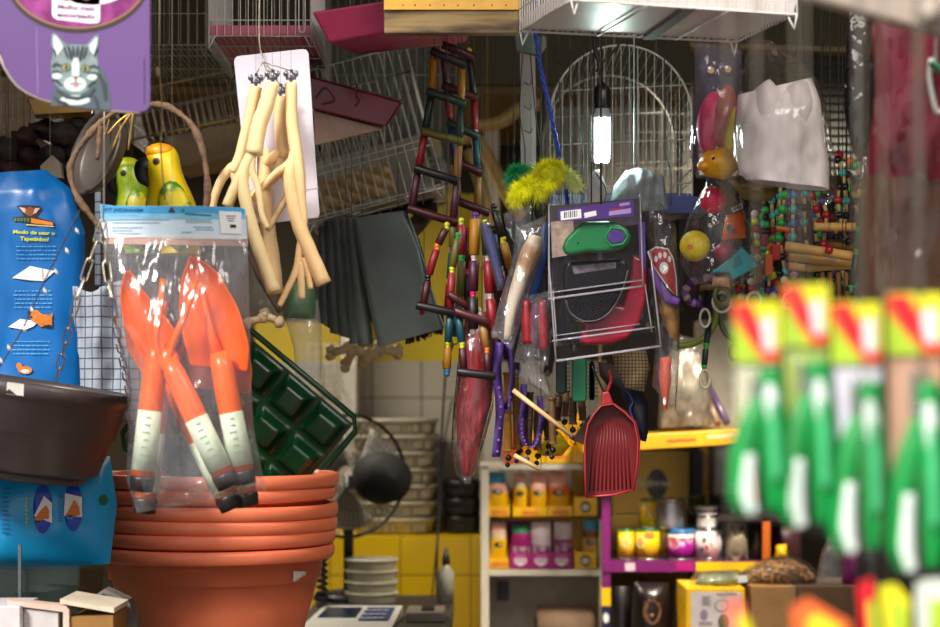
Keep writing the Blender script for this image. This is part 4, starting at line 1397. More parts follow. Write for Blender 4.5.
# plaid cloth
Y = 3.16
pl = grid_mat('plaid cloth', (150, 157, 168), (76, 82, 98), .016, .018, .14, rough=.85, var=.2)
mb = MB(pl)
def fold(u_, v_):
 x = 76 + 66 * u_ + 4 * v_
 p = P(x, 286 + 140 * v_ + 6 * math.sin(u_ * 7), Y)
 p.y += .012 * math.sin(u_ * 13 + v_ * 2) + .006 * noise.noise(V((u_ * 6, v_ * 7, 1)))
 return p
mb.grid(fold, 24, 24)
mb.tube([P(100, 290, Y), V((P(100, 0, Y).x, Y, ZTOP))], .0008, 5)
build(mb, 'plaid_cloth', label='folded grey and white plaid cloth hanging behind the trowel pack', cat='cloth', solid=.012)
for k, (x, y, s_) in enumerate(((88, 345, 5), (91, 362, 5))):
 pass

# dark bundles behind the blue bag
dk = mat('dark brown plush', (34, 22, 18), .8, var=.4, scale=60)
rnd = random.Random(8)
for k, (x, y, rx, ry) in enumerate(((6, 150, 14, 12), (24, 138, 13, 10), (44, 130, 15, 10), (62, 136, 15, 12), (80, 128, 14, 9), (30, 156, 14, 12), (52, 158, 13, 11), (76, 152, 14, 13), (92, 146, 10, 12), (8, 170, 12, 9), (72, 170, 13, 10))):
 Yk = 3.42 + .03 * (k % 3)
 mb = MB(mat('dark maroon plush', (50, 18, 20), .8, var=.4) if k % 4 == 1 else dk)
 mb.ball(P(x, y, Yk), (L(rx, Yk), .035, L(ry, Yk)), 16, lump=.5, seed=k)
 p = P(x, y, Yk); mb.tube([p, V((p.x, p.y, ZTOP))], .0006, 5)
 build(mb, 'dark_pouch', label='dark brown lumpy pouch in the bunch above the blue bag', cat='pouch', group='dark pouches above the blue bag')
mb = MB(mat('pale wedge', (150, 136, 112), .6)); mb.slab([(40, 166), (52, 155), (60, 163), (62, 178), (42, 176)], 3.36, .02); p = P(50, 165, 3.37); mb.tube([p, V((p.x, p.y, ZTOP))], .0006, 5); build(mb, 'paper_tag', label='pale folded paper tag among the dark pouches', cat='tag', bevel=.002)

# ================================================================ lower left: glass case, blue bag, boards
TZ = .93
t = thing('display_table', 'wooden display table carrying the planters and glass case', 'table', (P(150, 0, 3.3).x, 3.3, 0))
tw = mat('table wood', (96, 72, 50), .6, var=.2)
mb = MB(tw); mb.box((P(150, 0, 3.3).x, 3.22, TZ - .02), (1.0, 1.1, .04)); build(mb, 'tabletop', t, bevel=.004)
for sx in (-1, 1):
 for sy in (-1, 1):
  mb = MB(tw); mb.box((P(150, 0, 3.3).x + sx * .46, 3.22 + sy * .5, (TZ - .04) / 2), (.05, .05, TZ - .04)); build(mb, 'leg', t)
glass = film('case glass', (225, 240, 235), milk=.02, rough=.02, bump=.0, gloss=.6)
t = thing('glass_case', 'glass case of dark odds and ends under the lower blue bag', 'glass case', (P(45, 0, 3.1).x, 3.085, TZ))
x0, x1 = P(-75, 0, 3.0).x, -.64
zt_ = P(0, 569, 3.0).z
mb = MB(glass)
mb.box(((x0 + x1) / 2, 2.985, (TZ + zt_) / 2), (x1 - x0, .005, zt_ - TZ)); mb.box(((x0 + x1) / 2, 3.185, (TZ + zt_) / 2), (x1 - x0, .005, zt_ - TZ))
mb.box((x0, 3.085, (TZ + zt_) / 2), (.005, .195, zt_ - TZ)); mb.box((x1, 3.085, (TZ + zt_) / 2), (.005, .195, zt_ - TZ)); mb.box(((x0 + x1) / 2, 3.085, zt_ + .003), (x1 - x0 + .005, .21, .005))
build(mb, 'pane', t)
rnd = random.Random(12)
for k in range(9):
 x = x0 + .03 + (x1 - x0 - .06) * ((k % 5) / 4.0)
 mb = MB(mat('case dark green', (28, 38, 34), .5, var=.4) if k % 2 else mat('case dark olive', (56, 50, 34), .5, var=.4))
 hh_ = .1 + .07 * rnd.random()
 c = V((x, 3.04 + .085 * (k // 5), TZ + hh_ / 2))
 mb.ball(c, (.034, .035, hh_ / 2), 12, lump=.4, seed=k)
 build(mb, 'wrapped_ornament', label='dark wrapped lump inside the glass case', cat='ornament', group='dark lumps in the glass case')
mb = MB(mat('shelf upright steel', (96, 104, 106), .4, .6)); a = P(20, 545, 2.96); mb.box((a.x, 2.96, (a.z + TZ) / 2), (L(3, 3.0), .006, a.z - TZ)); build(mb, 'metal_strip', label='thin grey metal strip standing before the glass case', cat='strip')

Y = 3.09
cyb = mat('bag cyan blue', (24, 150, 206), .3, var=.1, scale=7)
t = thing('pad_bag', 'lighter blue pack of puppy pads lying below the black pot', 'bag', P(40, 569, Y))
mb = MB(cyb)
mb.bag([(-70, 470), (-74, 510), (-66, 567)], [(110, 456), (117, 505), (110, 564)], Y, .05, 30, 22, .012, 21, freq=9, side=.4)
tr = mb.bvh(); build(mb, 'bag', t)
mb = MB(mat('pad oval blue', (20, 60, 170), .4)); mb.ell(42.5, 509, 9.5, 24.5, Y - .2, .0003, 30); mb.ell(73, 507, 9.5, 24.5, Y - .2, .0003, 30); mb.stick(0, tr, .0028); build(mb, 'printed_oval', t)
mb = MB(inkw); mb.slab([(44, 496), (52, 503), (52, 523), (34, 516)], Y - .2, .0003); mb.slab([(65, 493), (82, 497), (82, 517), (64, 516)], Y - .2, .0003); mb.stick(0, tr, .0036)
i0 = len(mb.v); mb.use(MATS['ink pup orange']); mb.slab([(34, 519), (40, 511), (46, 505), (49, 510), (49, 519), (44, 519), (38, 523)], Y - .2, .0003); mb.slab([(65, 516), (69, 509), (74, 500), (79, 507), (80, 515), (74, 517)], Y - .2, .0003); mb.stick(i0, tr, .0042)
i0 = len(mb.v); mb.use(inkk); mb.ell(38, 521.5, 3, 1, Y - .2, .0003); mb.ell(70, 516, 3, 1, Y - .2, .0003); mb.stick(i0, tr, .0048); build(mb, 'printed_puppy', t)
mb = MB(ink('lime text', (150, 190, 40)))
for k in range(7): mb.slab([(25.5, 497 + k * 4), (28, 497 + k * 4), (28, 499.4 + k * 4), (25.5, 499.4 + k * 4)], Y - .2, .0003)
mb.use(ink('deep cyan text', (16, 110, 170)))
for k in range(11):
 mb.slab([(2, 488 + k * 4.4), (10 - (k % 3), 488 + k * 4.4), (10 - (k % 3), 489.6 + k * 4.4), (2, 489.6 + k * 4.4)], Y - .2, .0003)
 mb.slab([(58, 494 + k * 2.6), (62.4, 494 + k * 2.6), (62.4, 495.2 + k * 2.6), (58, 495.2 + k * 2.6)], Y - .2, .0003)
mb.use(ink('case green', (20, 90, 50))); mb.ell(103.5, 500, 4.5, 5.5, Y - .2, .0003); mb.stick(0, tr, .0028); build(mb, 'printed_text', t)

def lbox(q, m, name, lab, cat, D=.12, Y=2.82):
 mb = MB(m); mb.slab(q, Y, D); return build(mb, name, label=lab, cat=cat, bevel=.0015)
yb = 400 + (ZC - TZ) / (K * 2.82)
lbox([(-20, 606), (20, 606), (20, yb), (-20, yb)], mat('board white left', (206, 196, 196), .5), 'white_box', 'white box at the very lower left corner', 'box')
mb = MB(mat('board pale', (190, 184, 180), .5)); mb.slab([(24, 609), (58, 612), (58, yb), (24, yb)], 2.84, .012); mb.use(mat('board edge pinkish', (206, 176, 160), .6)); mb.slab([(6, 600), (66, 606), (69, 610), (69, yb), (63, yb), (63, 612), (8, 605)], 2.835, .03)
build(mb, 'white_board', label='pale framed board standing beside the white corner box', cat='board')
t = thing('open_carton', 'brown carton with a white rimmed lid left of the planters', 'carton', P(90, yb, 2.84))
mb = MB(mat('carton brown', (140, 98, 44), .7)); mb.slab([(70, 617), (113, 615), (113, 400 + (ZC - TZ) / (K * 2.84)), (70, 400 + (ZC - TZ) / (K * 2.84))], 2.84, .12); build(mb, 'box', t)
mb = MB(mat('carton rim white', (206, 190, 166), .6)); mb.slab([(60, 599), (114, 608), (114, 613), (60, 603.5)], 2.835, .12); build(mb, 'lid', t)
mb = MB(mat('newsprint', (110, 104, 98), .8, var=.3, scale=30)); yq = 400 + (ZC - TZ) / (K * 2.97); mb.slab([(89, 600), (104, 589), (128, 600), (136, 620), (136, yq), (92, yq)], 2.97, .04)
mb.use(ink('news dark', (44, 30, 32))); mb.text('ente', 110, 600, 7, 2.9694, rot=.7, width=20)
mb.use(cred); mb.slab([(90, 600), (94, 597), (96, 603), (92, 605)], 2.9694, .0005)
build(mb, 'paper_pack', label='grey paper pack with dark lettering leaning behind the carton', cat='pack')

# ================================================================ stacked planters
Y = 3.42
terr = mat('terracotta plastic', (236, 124, 86), .38, var=.05, scale=10)
k_ = K * Y
r0 = 119 * k_
pot = thing('plastic_planter', 'terracotta coloured plastic planter at the bottom of the nested stack', 'planter', V((P(215.5, 0, Y).x, Y, TZ)), 'nested terracotta planters')
zr = P(0, 543, Y).z
mb = MB(terr)
H_ = zr - TZ
prof = [(0, TZ), (r0 * .5, TZ), (r0 * .56, TZ + .012), (r0 * .68, TZ + H_ * .3), (r0 * .80, TZ + H_ * .62), (r0 * .86, zr - .064), (r0 * .885, zr - .062), (r0 * .9, zr - .026), (r0 * .975, zr - .0255), (r0 * .992, zr - .022),
  (r0, zr - .014), (r0, zr - .007), (r0 * .99, zr - .002), (r0 * .97, zr), (r0 * .92, zr - .002), (r0 * .885, zr - .02), (r0 * .865, zr - .06), (r0 * .84, zr - .064), (r0 * .775, TZ + H_ * .62), (r0 * .655, TZ + H_ * .32), (r0 * .5, TZ + .018), (0, TZ + .018)]
prof = [(r, z) for r, z in prof]
mb.lathe(prof, V((P(215.5, 0, Y).x, Y, 0)), 72)
build(mb, 'bowl', pot)
pot_b = mb.bvh()
offs = ((1, 14.5), (1.4, 28), (2.2, 42), (2.8, 57), (4, 71))
for i, (dx, dy) in enumerate(offs):
 dup(pot, (dx * k_, 0, dy * k_), ['terracotta planter second from the bottom of its nested stack', 'terracotta planter third from the bottom of its nested stack',
  'terracotta planter third from the top of its nested stack', 'terracotta planter second from the top of its nested stack',
  'terracotta planter on top of the nested stack, under the seed tray'][i], rot=(math.radians((i % 3 - 1) * .5), math.radians((i % 2) * .6), i * .7))
mb = MB(MATS['sticker white']); mb.slab([(293.5, 571), (306, 571.5), (305.5, 582), (293, 581.5)], Y - .4, .0003); mb.stick(0, pot_b, .004); build(mb, 'price_sticker', pot)

# green seed tray
Y = 3.5
gr = mat('seed tray green', (8, 56, 28), .28, var=.15, scale=30)
mb = MB(gr)
ang = math.radians(40)
c0 = P(244, 326, Y)
ex = V((math.cos(ang), 0, -math.sin(ang)))          # along the long edge, down to the right
ey = V((-math.sin(ang), .25, -math.cos(ang))).normalized()
ez = ex.cross(ey).normalized()
if ez.y > 0: ez = -ez
cell = L(42.5, Y)
def tp(i, j, d): return c0 + ex * (i * cell) + ey * (j * cell) + ez * d
nx, ny = 4, 4
st = -0.55
for i in range(nx):
 for j in range(ny):
  a, b = .1, .9
  f, g_ = .24, .76
  q = [tp(st + i + x, .12 + j + y, d) for x, y, d in ((0, 0, 0), (1, 0, 0), (1, 1, 0), (0, 1, 0), (a, a, 0), (b, a, 0), (b, b, 0), (a, b, 0), (f, f, .026), (g_, f, .026), (g_, g_, .026), (f, g_, .026))]
  mb.add(q, [(0, 1, 5, 4), (1, 2, 6, 5), (2, 3, 7, 6), (3, 0, 4, 7), (4, 5, 9, 8), (5, 6, 10, 9), (6, 7, 11, 10), (7, 4, 8, 11), (8, 9, 10, 11)], False)
rim = [tp(st, .12, 0), tp(st + nx, .12, 0), tp(st + nx, .12 + ny, 0), tp(st, .12 + ny, 0)]
o = thing('seed_tray', 'dark green plastic seed tray leaning behind the orange trowels', 'tray', tp(1.5, 4, 0))
build(mb, 'cell_sheet', o, bevel=.006, bseg=3)
mb = MB(gr)
m_ = .012
rr_ = []
for (i, j), (sx, sy) in zip(((st, .12), (st + nx, .12), (st + nx, .12 + ny), (st, .12 + ny)), ((-1, -1), (1, -1), (1, 1), (-1, 1))):
 p = tp(i, j, 0) + ex * sx * m_ + ey * sy * m_
 rr_ += [p - (ey * sy * .02 if sx == sy else ex * sx * .02), p - (ex * sx * .02 if sx == sy else ey * sy * .02)]
mb.tube(rr_, .006, 8, closed=True)
build(mb, 'rim', o)
# ================================================================ trowel packs
Y = 2.8
org = mat('tool orange', (242, 100, 20), .3, var=.06, scale=12)
olab = mat('tool label', (206, 216, 190), .4, var=.08, scale=60)
dcap = mat('tool end cap', (40, 34, 34), .4)
lettr = ink('tool label print', (150, 168, 144))
TG = 'orange garden tools in the pack'

def handle(t, a, b, r, Y):
 """handle from neck a to end b (pixels) with label sleeve and dark cap"""
 w0, w1 = P(*a, Y), P(*b, Y)
 def q(f): return w0.lerp(w1, f)
 mb = MB(org); mb.tube([q(0), q(.12), q(.35), q(.6), q(.9)], [r * .75, r * .98, r * 1.05, r, r], 18); hn = build(mb, 'handle', t)
 mb = MB(olab); mb.tube([q(.46), q(.86)], r * 1.06, 18)
 mb.use(lettr)
 n = (w1 - w0).normalized(); s_ = V((0, 1, 0)).cross(n).normalized()
 for k in range(6):
  c = q(.5 + .05 * k) + V((0, -r * 1.08, 0))
  mb.add([c - s_ * r * .3, c + s_ * r * (.1 + .1 * (k % 3)), c + s_ * r * (.1 + .1 * (k % 3)) + n * .0022, c - s_ * r * .3 + n * .0022], [(0, 1, 2, 3)], False)
 build(mb, 'label_sleeve', hn)
 mb = MB(dcap); mb.tube([q(.9), q(.92), q(1.0), q(1.005)], [r * 1.04, r * 1.08, r * .98, r * .6], 18); build(mb, 'end_cap', hn)

def scoop(t, left, right, Y, depth, m=org, nv=18):
 mb = MB(m)
 def fn(u_, v_):
  l, r = polyat(left, v_), polyat(right, v_)
  p = P(l[0] * (1 - u_) + r[0] * u_, l[1] * (1 - u_) + r[1] * u_, Y)
  e = math.sin(PI * min(1, v_ * 1.2 + .06)) if v_ < .8 else 1
  p.y += depth * math.sin(PI * u_) ** .8 * (.4 + .6 * v_)
  return p
 mb.grid(fn, 14, nv)
 return build(mb, 'blade', t, solid=.0025, sub=1)

def tools(dx, dy, dY, labs, grp):
 Y = 2.8 + dY
 s = lambda *p: [(x + dx, y + dy) for x, y in p]
 # wide trowel on the right
 t = thing('garden_trowel', labs[0], 'trowel', P(246 + dx, 482 + dy, Y), grp)
 scoop(t, s((191, 256), (181, 280), (179, 310), (184, 340), (191, 366)), s((193, 256), (217, 272), (238, 308), (249, 345), (247, 372)), Y, .028)
 mb = MB(org)
 mb.tube([P(x + dx, y + dy, Y + .012) for x, y in ((202, 290), (210, 330), (219, 362))], [.003, .006, .010], 12); build(mb, 'neck', t)
 handle(t, (219 + dx, 352 + dy), (245 + dx, 484 + dy), L(11.3, Y), Y - .004)
 # narrow trowel on the left
 t = thing('garden_trowel', labs[1], 'trowel', P(144 + dx, 492 + dy, Y - .004), grp)
 scoop(t, s((126, 270), (120, 296), (124, 325), (137, 348), (148, 362)), s((128, 270), (143, 292), (166, 318), (180, 338), (164, 364)), Y + .01, .02)
 cord(t, 128 + dx, 272 + dy, Y + .01)
 handle(t, (158 + dx, 342 + dy), (141 + dx, 491 + dy), L(11.5, Y), Y - .012)
 # two pronged weeder in the middle
 t = thing('hand_weeder', labs[2], 'weeder', P(230 + dx, 488 + dy, Y), grp)
 mb = MB(org)
 for pp in (((163, 279), (160, 310), (156, 344), (166, 372)), ((195, 282), (186, 312), (172, 346), (168, 372))):
  mb.tube(spline([P(x + dx, y + dy, Y - .024) for x, y in pp], 14), [.0042, .0052, .0055, .006], 10)
 build(mb, 'prongs', t)
 mb = MB(org); mb.ball(P(168 + dx, 362 + dy, Y - .018), (.018, .011, .022), 14); build(mb, 'ferrule', t)
 handle(t, (168 + dx, 360 + dy), (229 + dx, 487 + dy), L(11.3, Y), Y - .02)
 return

tools(0, 0, 0, ('wide orange garden trowel at the right in the front pack', 'narrow orange garden trowel at the left in the front pack', 'two pronged orange hand weeder in the middle of the front pack'), TG)
clear = film('pack film', milk=.10, gloss=1.3, rough=.14, bump=.8, bscale=20)
hd = thing('tool_pack', 'clear pack of orange garden tools with pale blue header card', 'pack', P(190, 512, Y))
mb = MB(clear)
mb.bag([(104, 236), (108, 270), (114, 320), (126, 380), (128, 440), (126, 478), (137, 513)], [(247, 239), (249, 280), (250, 330), (251, 380), (254, 430), (262, 470), (266, 490)], Y, .05, 22, 34, .009, 2, env=lambda v: min(1, .12 + 2.5 * v) * (1 if v < .9 else (1 - v) * 9 + .1), freq=16)
build(mb, 'wrapper', hd)
hq = [(100, 204), (116, 206), (200, 206), (240, 207.5), (245, 209), (246, 222), (247, 239), (240, 240), (180, 239.5), (140, 237.5), (105, 238), (101, 222)]
mb = MB(mat('header pale blue', (196, 214, 226), .4, var=.05)); mb.slab(hq, Y - .003, .006); build(mb, 'header_card', hd)
Yh = Y - .0036
mb = MB(mat('header blue', (60, 156, 206), .4, var=.1)); mb.slab([(100.2, 204.2), (116, 206.2), (200, 206.2), (240, 207.7), (244.6, 209), (245, 214), (200, 213), (150, 213.5), (101, 214)], Yh, .0005)
mb.use(mat('header mid blue', (120, 184, 216), .4)); mb.slab([(101, 214), (150, 213.5), (245, 214), (245.5, 219), (150, 219), (101.5, 221)], Yh, .0005)
mb.use(mat('header foot pale', (220, 212, 208), .4)); mb.slab([(105, 234), (140, 235), (246.5, 236.5), (247, 239), (180, 239.4), (140, 237.4), (105, 238)], Yh, .0005)
build(mb, 'printed_band', hd)
mb = MB(ink('header dark blue', (20, 70, 130))); mb.text('KIT JARDINAGEM', 124, 210, 3.4, Yh - .0006, rot=.015, width=38)
mb.use(ink('header grey', (150, 170, 186)))
rnd = random.Random(4)
for x0, x1, y in ((107, 138, 214.6), (108, 170, 219), (112, 160, 222), (112, 142, 227), (112, 132, 230), (113, 140, 233), (186, 211, 219.5), (186, 212, 221.5), (194, 213, 226.5), (196, 214, 229), (182, 192, 231.5)):
 x = x0
 while x < x1:
  l = 1.5 + 3 * rnd.random(); mb.slab([(x, y), (min(x1, x + l), y), (min(x1, x + l), y + 1), (x, y + 1)], Yh - .0004, .0004); x += l + .8
mb.use(ink('header teal', (20, 120, 130))); mb.ell(183, 210.5, 1.8, 2.2, Yh - .0005, .0004); mb.slab([(185, 213), (211, 214.5), (211, 216.3), (185, 214.8)], Yh - .0005, .0004)
mb.use(ink('header dark', (50, 54, 70))); mb.slab([(168, 212), (171.5, 206.5), (175.5, 212), (173, 213.2)], Yh - .0005, .0004)
build(mb, 'printed_lettering', hd)
mb = MB(inkw); mb.slab([(219, 211), (241, 212), (242, 234), (221, 233.4)], Yh - .0008, .0005); mb.use(ink('grey', (120, 112, 116)))
for k in range(3): mb.slab([(226 + k, 215.5 + k * 2.4), (236 - k, 215.5 + k * 2.4), (236 - k, 216.5 + k * 2.4), (226 + k, 216.5 + k * 2.4)], Yh - .0013, .0004)
mb.use(inkk); mb.slab([(230, 224.5), (236, 224.7), (236.2, 227.8), (230.2, 227.6)], Yh - .0013, .0004); build(mb, 'price_sticker', hd)
mb = MB(inkk); mb.ell(171.5, 210, 2, 2, Y - .0034, .0006); build(mb, 'hang_hole', hd)
cord(hd, 172, 207, Y, MATS['dull wire'])
# second pack behind
tools(3, 22, .075, ('wide orange garden trowel in the rear pack', 'narrow orange garden trowel in the rear pack', 'two pronged orange hand weeder in the rear pack'), 'orange garden tools in the rear pack')
h2 = thing('tool_pack', 'second clear tool pack hanging close behind the front one', 'pack', P(190, 514, Y + .075))
mb = MB(clear); mb.bag([(106, 244), (116, 320), (130, 400), (138, 470), (140, 514)], [(248, 246), (250, 330), (250, 400), (252, 460), (252, 508)], Y + .075, .03, 18, 26, .009, 6, env=lambda v: min(1, .12 + 2.5 * v) * (1 if v < .9 else (1 - v) * 9 + .1)); build(mb, 'wrapper', h2)
mb = MB(mat('header faded', (190, 150, 140), .5)); mb.slab([(106, 214), (247, 216), (248, 246), (106, 244)], Y + .073, .004); build(mb, 'header_card', h2)
cord(h2, 172, 216, Y + .075, MATS['dull wire'])

# ================================================================ branch perches on a white card
Y = 3.02
card = thing('white_card', 'white plastic card hanging behind the forked branch perches', 'card', P(278, 220, Y))
mb = MB(mat('card white', (226, 220, 232), .4, var=.02))
cq = [(238, 56), (302, 49), (306, 49.5), (308.5, 53), (311, 90), (314, 140), (317, 180), (319.5, 214), (318, 217.5), (280, 222), (254, 223), (250, 219), (240, 120), (234, 62), (235, 58)]
mb.slab(cq, Y, .004); build(mb, 'card', card, bevel=.0008)
mb = MB(mat('card seam', (180, 172, 184), .5)); mb.slab([(306, 189.5), (318.6, 187.5), (318.7, 188.6), (306, 190.6)], Y - .0006, .0005); build(mb, 'fold_line', card)
mb = MB(galv); mb.ptube([(260, -40, Y - .01), (259, 38, Y - .01), (263, 58, Y - .01), (266, 72, Y - .02), (262, 82, Y - .02)], .0012); mb.tube([P(260, -40, Y - .01), V((P(260, 0, Y).x, Y - .01, ZTOP))], .0012, 6); build(mb, 'hanging_wire', card)

perchw = [mat('peeled wood', (240, 204, 150), .55, var=.2, scale=26, stretch=(1, 1, .12)), mat('peeled pale wood', (236, 212, 156), .55, var=.12, scale=26, stretch=(1, 1, .12)),
          mat('peeled tan wood', (238, 196, 140), .55, var=.2, scale=26, stretch=(1, 1, .12))]
steelb = mat('bolt steel', (110, 110, 116), .3, .9)
def perch(label, m, Yp_, top, limbs):
 """limbs: list of (pixel path, radii in px)"""
 t = thing('branch_perch', label, 'perch', P(limbs[0][0][-1][0], max(p[1] for l in limbs for p in l[0]), Yp_), 'forked branch perches')
 mb = MB(m)
 for pts, rad in limbs:
  n = 6 * (len(pts) - 1) + 1
  w = spline([P(p[0], p[1], Yp_ + (p[2] if len(p) > 2 else 0)) for p in pts], n)
  rs = [polyat([(x,) for x in rad], i / (n - 1))[0] * K * Yp_ * .93 * (1 + .025 * math.sin(i * 1.7 + len(pts))) for i in range(n)]
  mb.tube(w, rs, 12)
 br = build(mb, 'branch', t)
 x, y = top
 mb = MB(steelb)
 p = P(x, y, Yp_)
 mb.tube([p, p + V((.001, 0, .02))], .0026, 10); mb.tube([p + V((0, 0, .004)), p + V((0, 0, .008))], .0085, 14)
 for s_ in (-1, 1):
  mb.ball(p + V((s_ * .008, -.002, .013)), (.0045, .002, .0055), 10)
 build(mb, 'wing_bolt', br)
 mb = MB(galv); mb.tube([p + V((0, 0, .018)), P(263, 62, Yp_)], .001, 6); build(mb, 'tie_wire', t); cord(t, x, y - 8, Yp_)
 return t
perch('left branch perch forking into two curved arms in front of the card', perchw[0], 2.965, (255.8, 86), [
 ([(255.8, 87), (250, 116), (240, 157), (232, 172)], [7, 6.6, 6.4, 6.6]),
 ([(234, 166), (224, 176), (217, 190), (213, 205), (213, 222)], [6, 5, 4.6, 4.2, 4]),
 ([(233, 168), (236, 186), (230, 205), (226, 224)], [5.5, 4.4, 4.2, 4])])
perch('pale thick branch perch in the middle with a knot below its bolt', perchw[1], 2.935, (272.4, 82), [
 ([(272.4, 83), (266, 106), (259, 126), (254, 154)], [8.2, 8.6, 8.8, 9.4]),
 ([(254, 150), (245, 166), (235, 186), (226, 206)], [6.5, 5.6, 5.4, 5]),
 ([(252, 152), (252, 170), (258, 188), (262, 214), (268, 228)], [5, 4, 3.8, 3.2, 3]),
 ([(252, 152), (243, 178), (249, 216), (262, 258), (274, 292)], [6, 6.5, 7, 7.6, 7.8])])
perch('straight tan branch perch behind the pale one, cut end hanging lowest left', perchw[0], 2.985, (280.5, 96), [
 ([(280.5, 97), (281, 128), (284, 158)], [7, 7.2, 7.6]),
 ([(284, 150), (276, 176), (258, 190), (244, 210)], [6, 5, 4, 3.6]),
 ([(264, 150, .01), (264, 182, .01), (267, 220, .01), (273, 262, .01), (276, 294, .01)], [7, 7.6, 8, 8, 8.2]),
 ([(284, 150), (272, 158), (264, 164, .01)], [5, 6, 6]),
 ([(284, 170), (288, 192), (276, 216), (268, 230)], [5, 4, 3.4, 3])])
perch('right branch perch with a thick cut end and thin twigs at the bottom', perchw[2], 2.955, (291, 82), [
 ([(291, 83), (292, 120), (296, 150), (300, 178), (302, 202), (304, 222), (300, 248), (296, 270), (286, 292), (279, 306)], [6.6, 6.4, 7, 6, 4.4, 4, 4.2, 4, 3.6, 3.2]),
 ([(296, 150), (290, 176), (293, 200), (298, 222), (309, 250), (324, 284)], [6, 7, 7.4, 7.8, 8.2, 8.6]),
 ([(300, 262), (301, 280), (301.5, 299)], [4, 4.2, 4]),
 ([(303, 258), (308, 274), (310.5, 289)], [4, 3.6, 3.2]),
 ([(297, 152), (288, 164), (270, 178), (248, 206)], [4.6, 4, 3.6, 3])])
# grey bag, green bag, dark twig, white bag strip behind the perches
Y = 3.3
mb = MB(mat('twig dark', (84, 66, 50), .8, var=.2)); mb.ptube([(248, 252, Y), (253, 262, Y), (262, 282, Y), (280, 312, Y)], [.006, .0055, .0045], 16); mb.tube([P(248, 252, Y), V((P(248, 0, Y).x, Y + .0, ZTOP))], .0012, 5); build(mb, 'dark_twig', label='dark bent twig hanging below the perches beside the tool pack', cat='twig')
gryf = film('grey bag film', milk=.3, milkcol=(150, 144, 130), gloss=.8)
mb = MB(gryf); mb.bag([(248, 246), (246, 280), (244, 316)], [(262, 250), (276, 286), (284, 318)], 3.42, .03, 12, 14, .01, 31, freq=24)
t = thing('rawhide_bag', 'greyish clear bag with knotted rawhide bones behind the perches', 'bag', P(262, 328, 3.42)); build(mb, 'wrapper', t)
raw = mat('rawhide', (206, 180, 140), .6, var=.15, scale=40)
for k, (x, y, a) in enumerate(((256, 320, 20), (272, 318, -30))):
 mb = MB(raw)
 d = V((math.cos(math.radians(a)), 0, math.sin(math.radians(a)))) * .012
 c = P(x, y, 3.42)
 mb.tube([c - d, c + d], .0075, 10)
 for s_ in (-1, 1): mb.ball(c + d * s_ * 1.3, .011, 10, lump=.4, seed=k)
 build(mb, 'rawhide_bone', t)
cord(t, 254, 247, 3.42)
mb = MB(mat('bag dusty green', (78, 104, 76), .5, var=.2, scale=30)); mb.bag([(292, 282), (288, 300), (286, 318)], [(314, 280), (316, 300), (315, 319)], 3.5, .02, 10, 12, .006, 33)
t = thing('small_bag', 'small dusty green bag hanging behind the lowest branch tips', 'bag', P(300, 319, 3.5)); build(mb, 'bag', t); cord(t, 303, 281, 3.5)
mb = MB(film('milky film', milk=.5, milkcol=(206, 200, 190), gloss=.7)); mb.bag([(290, 300), (286, 322), (294, 350), (296, 384)], [(318, 300), (322, 330), (322, 360), (320, 388)], 3.62, .02, 14, 18, .01, 34, freq=30)
t = thing('plastic_bag', 'long milky white plastic bag hanging behind the seed tray', 'bag', P(306, 388, 3.62)); build(mb, 'bag', t); cord(t, 304, 300, 3.62)
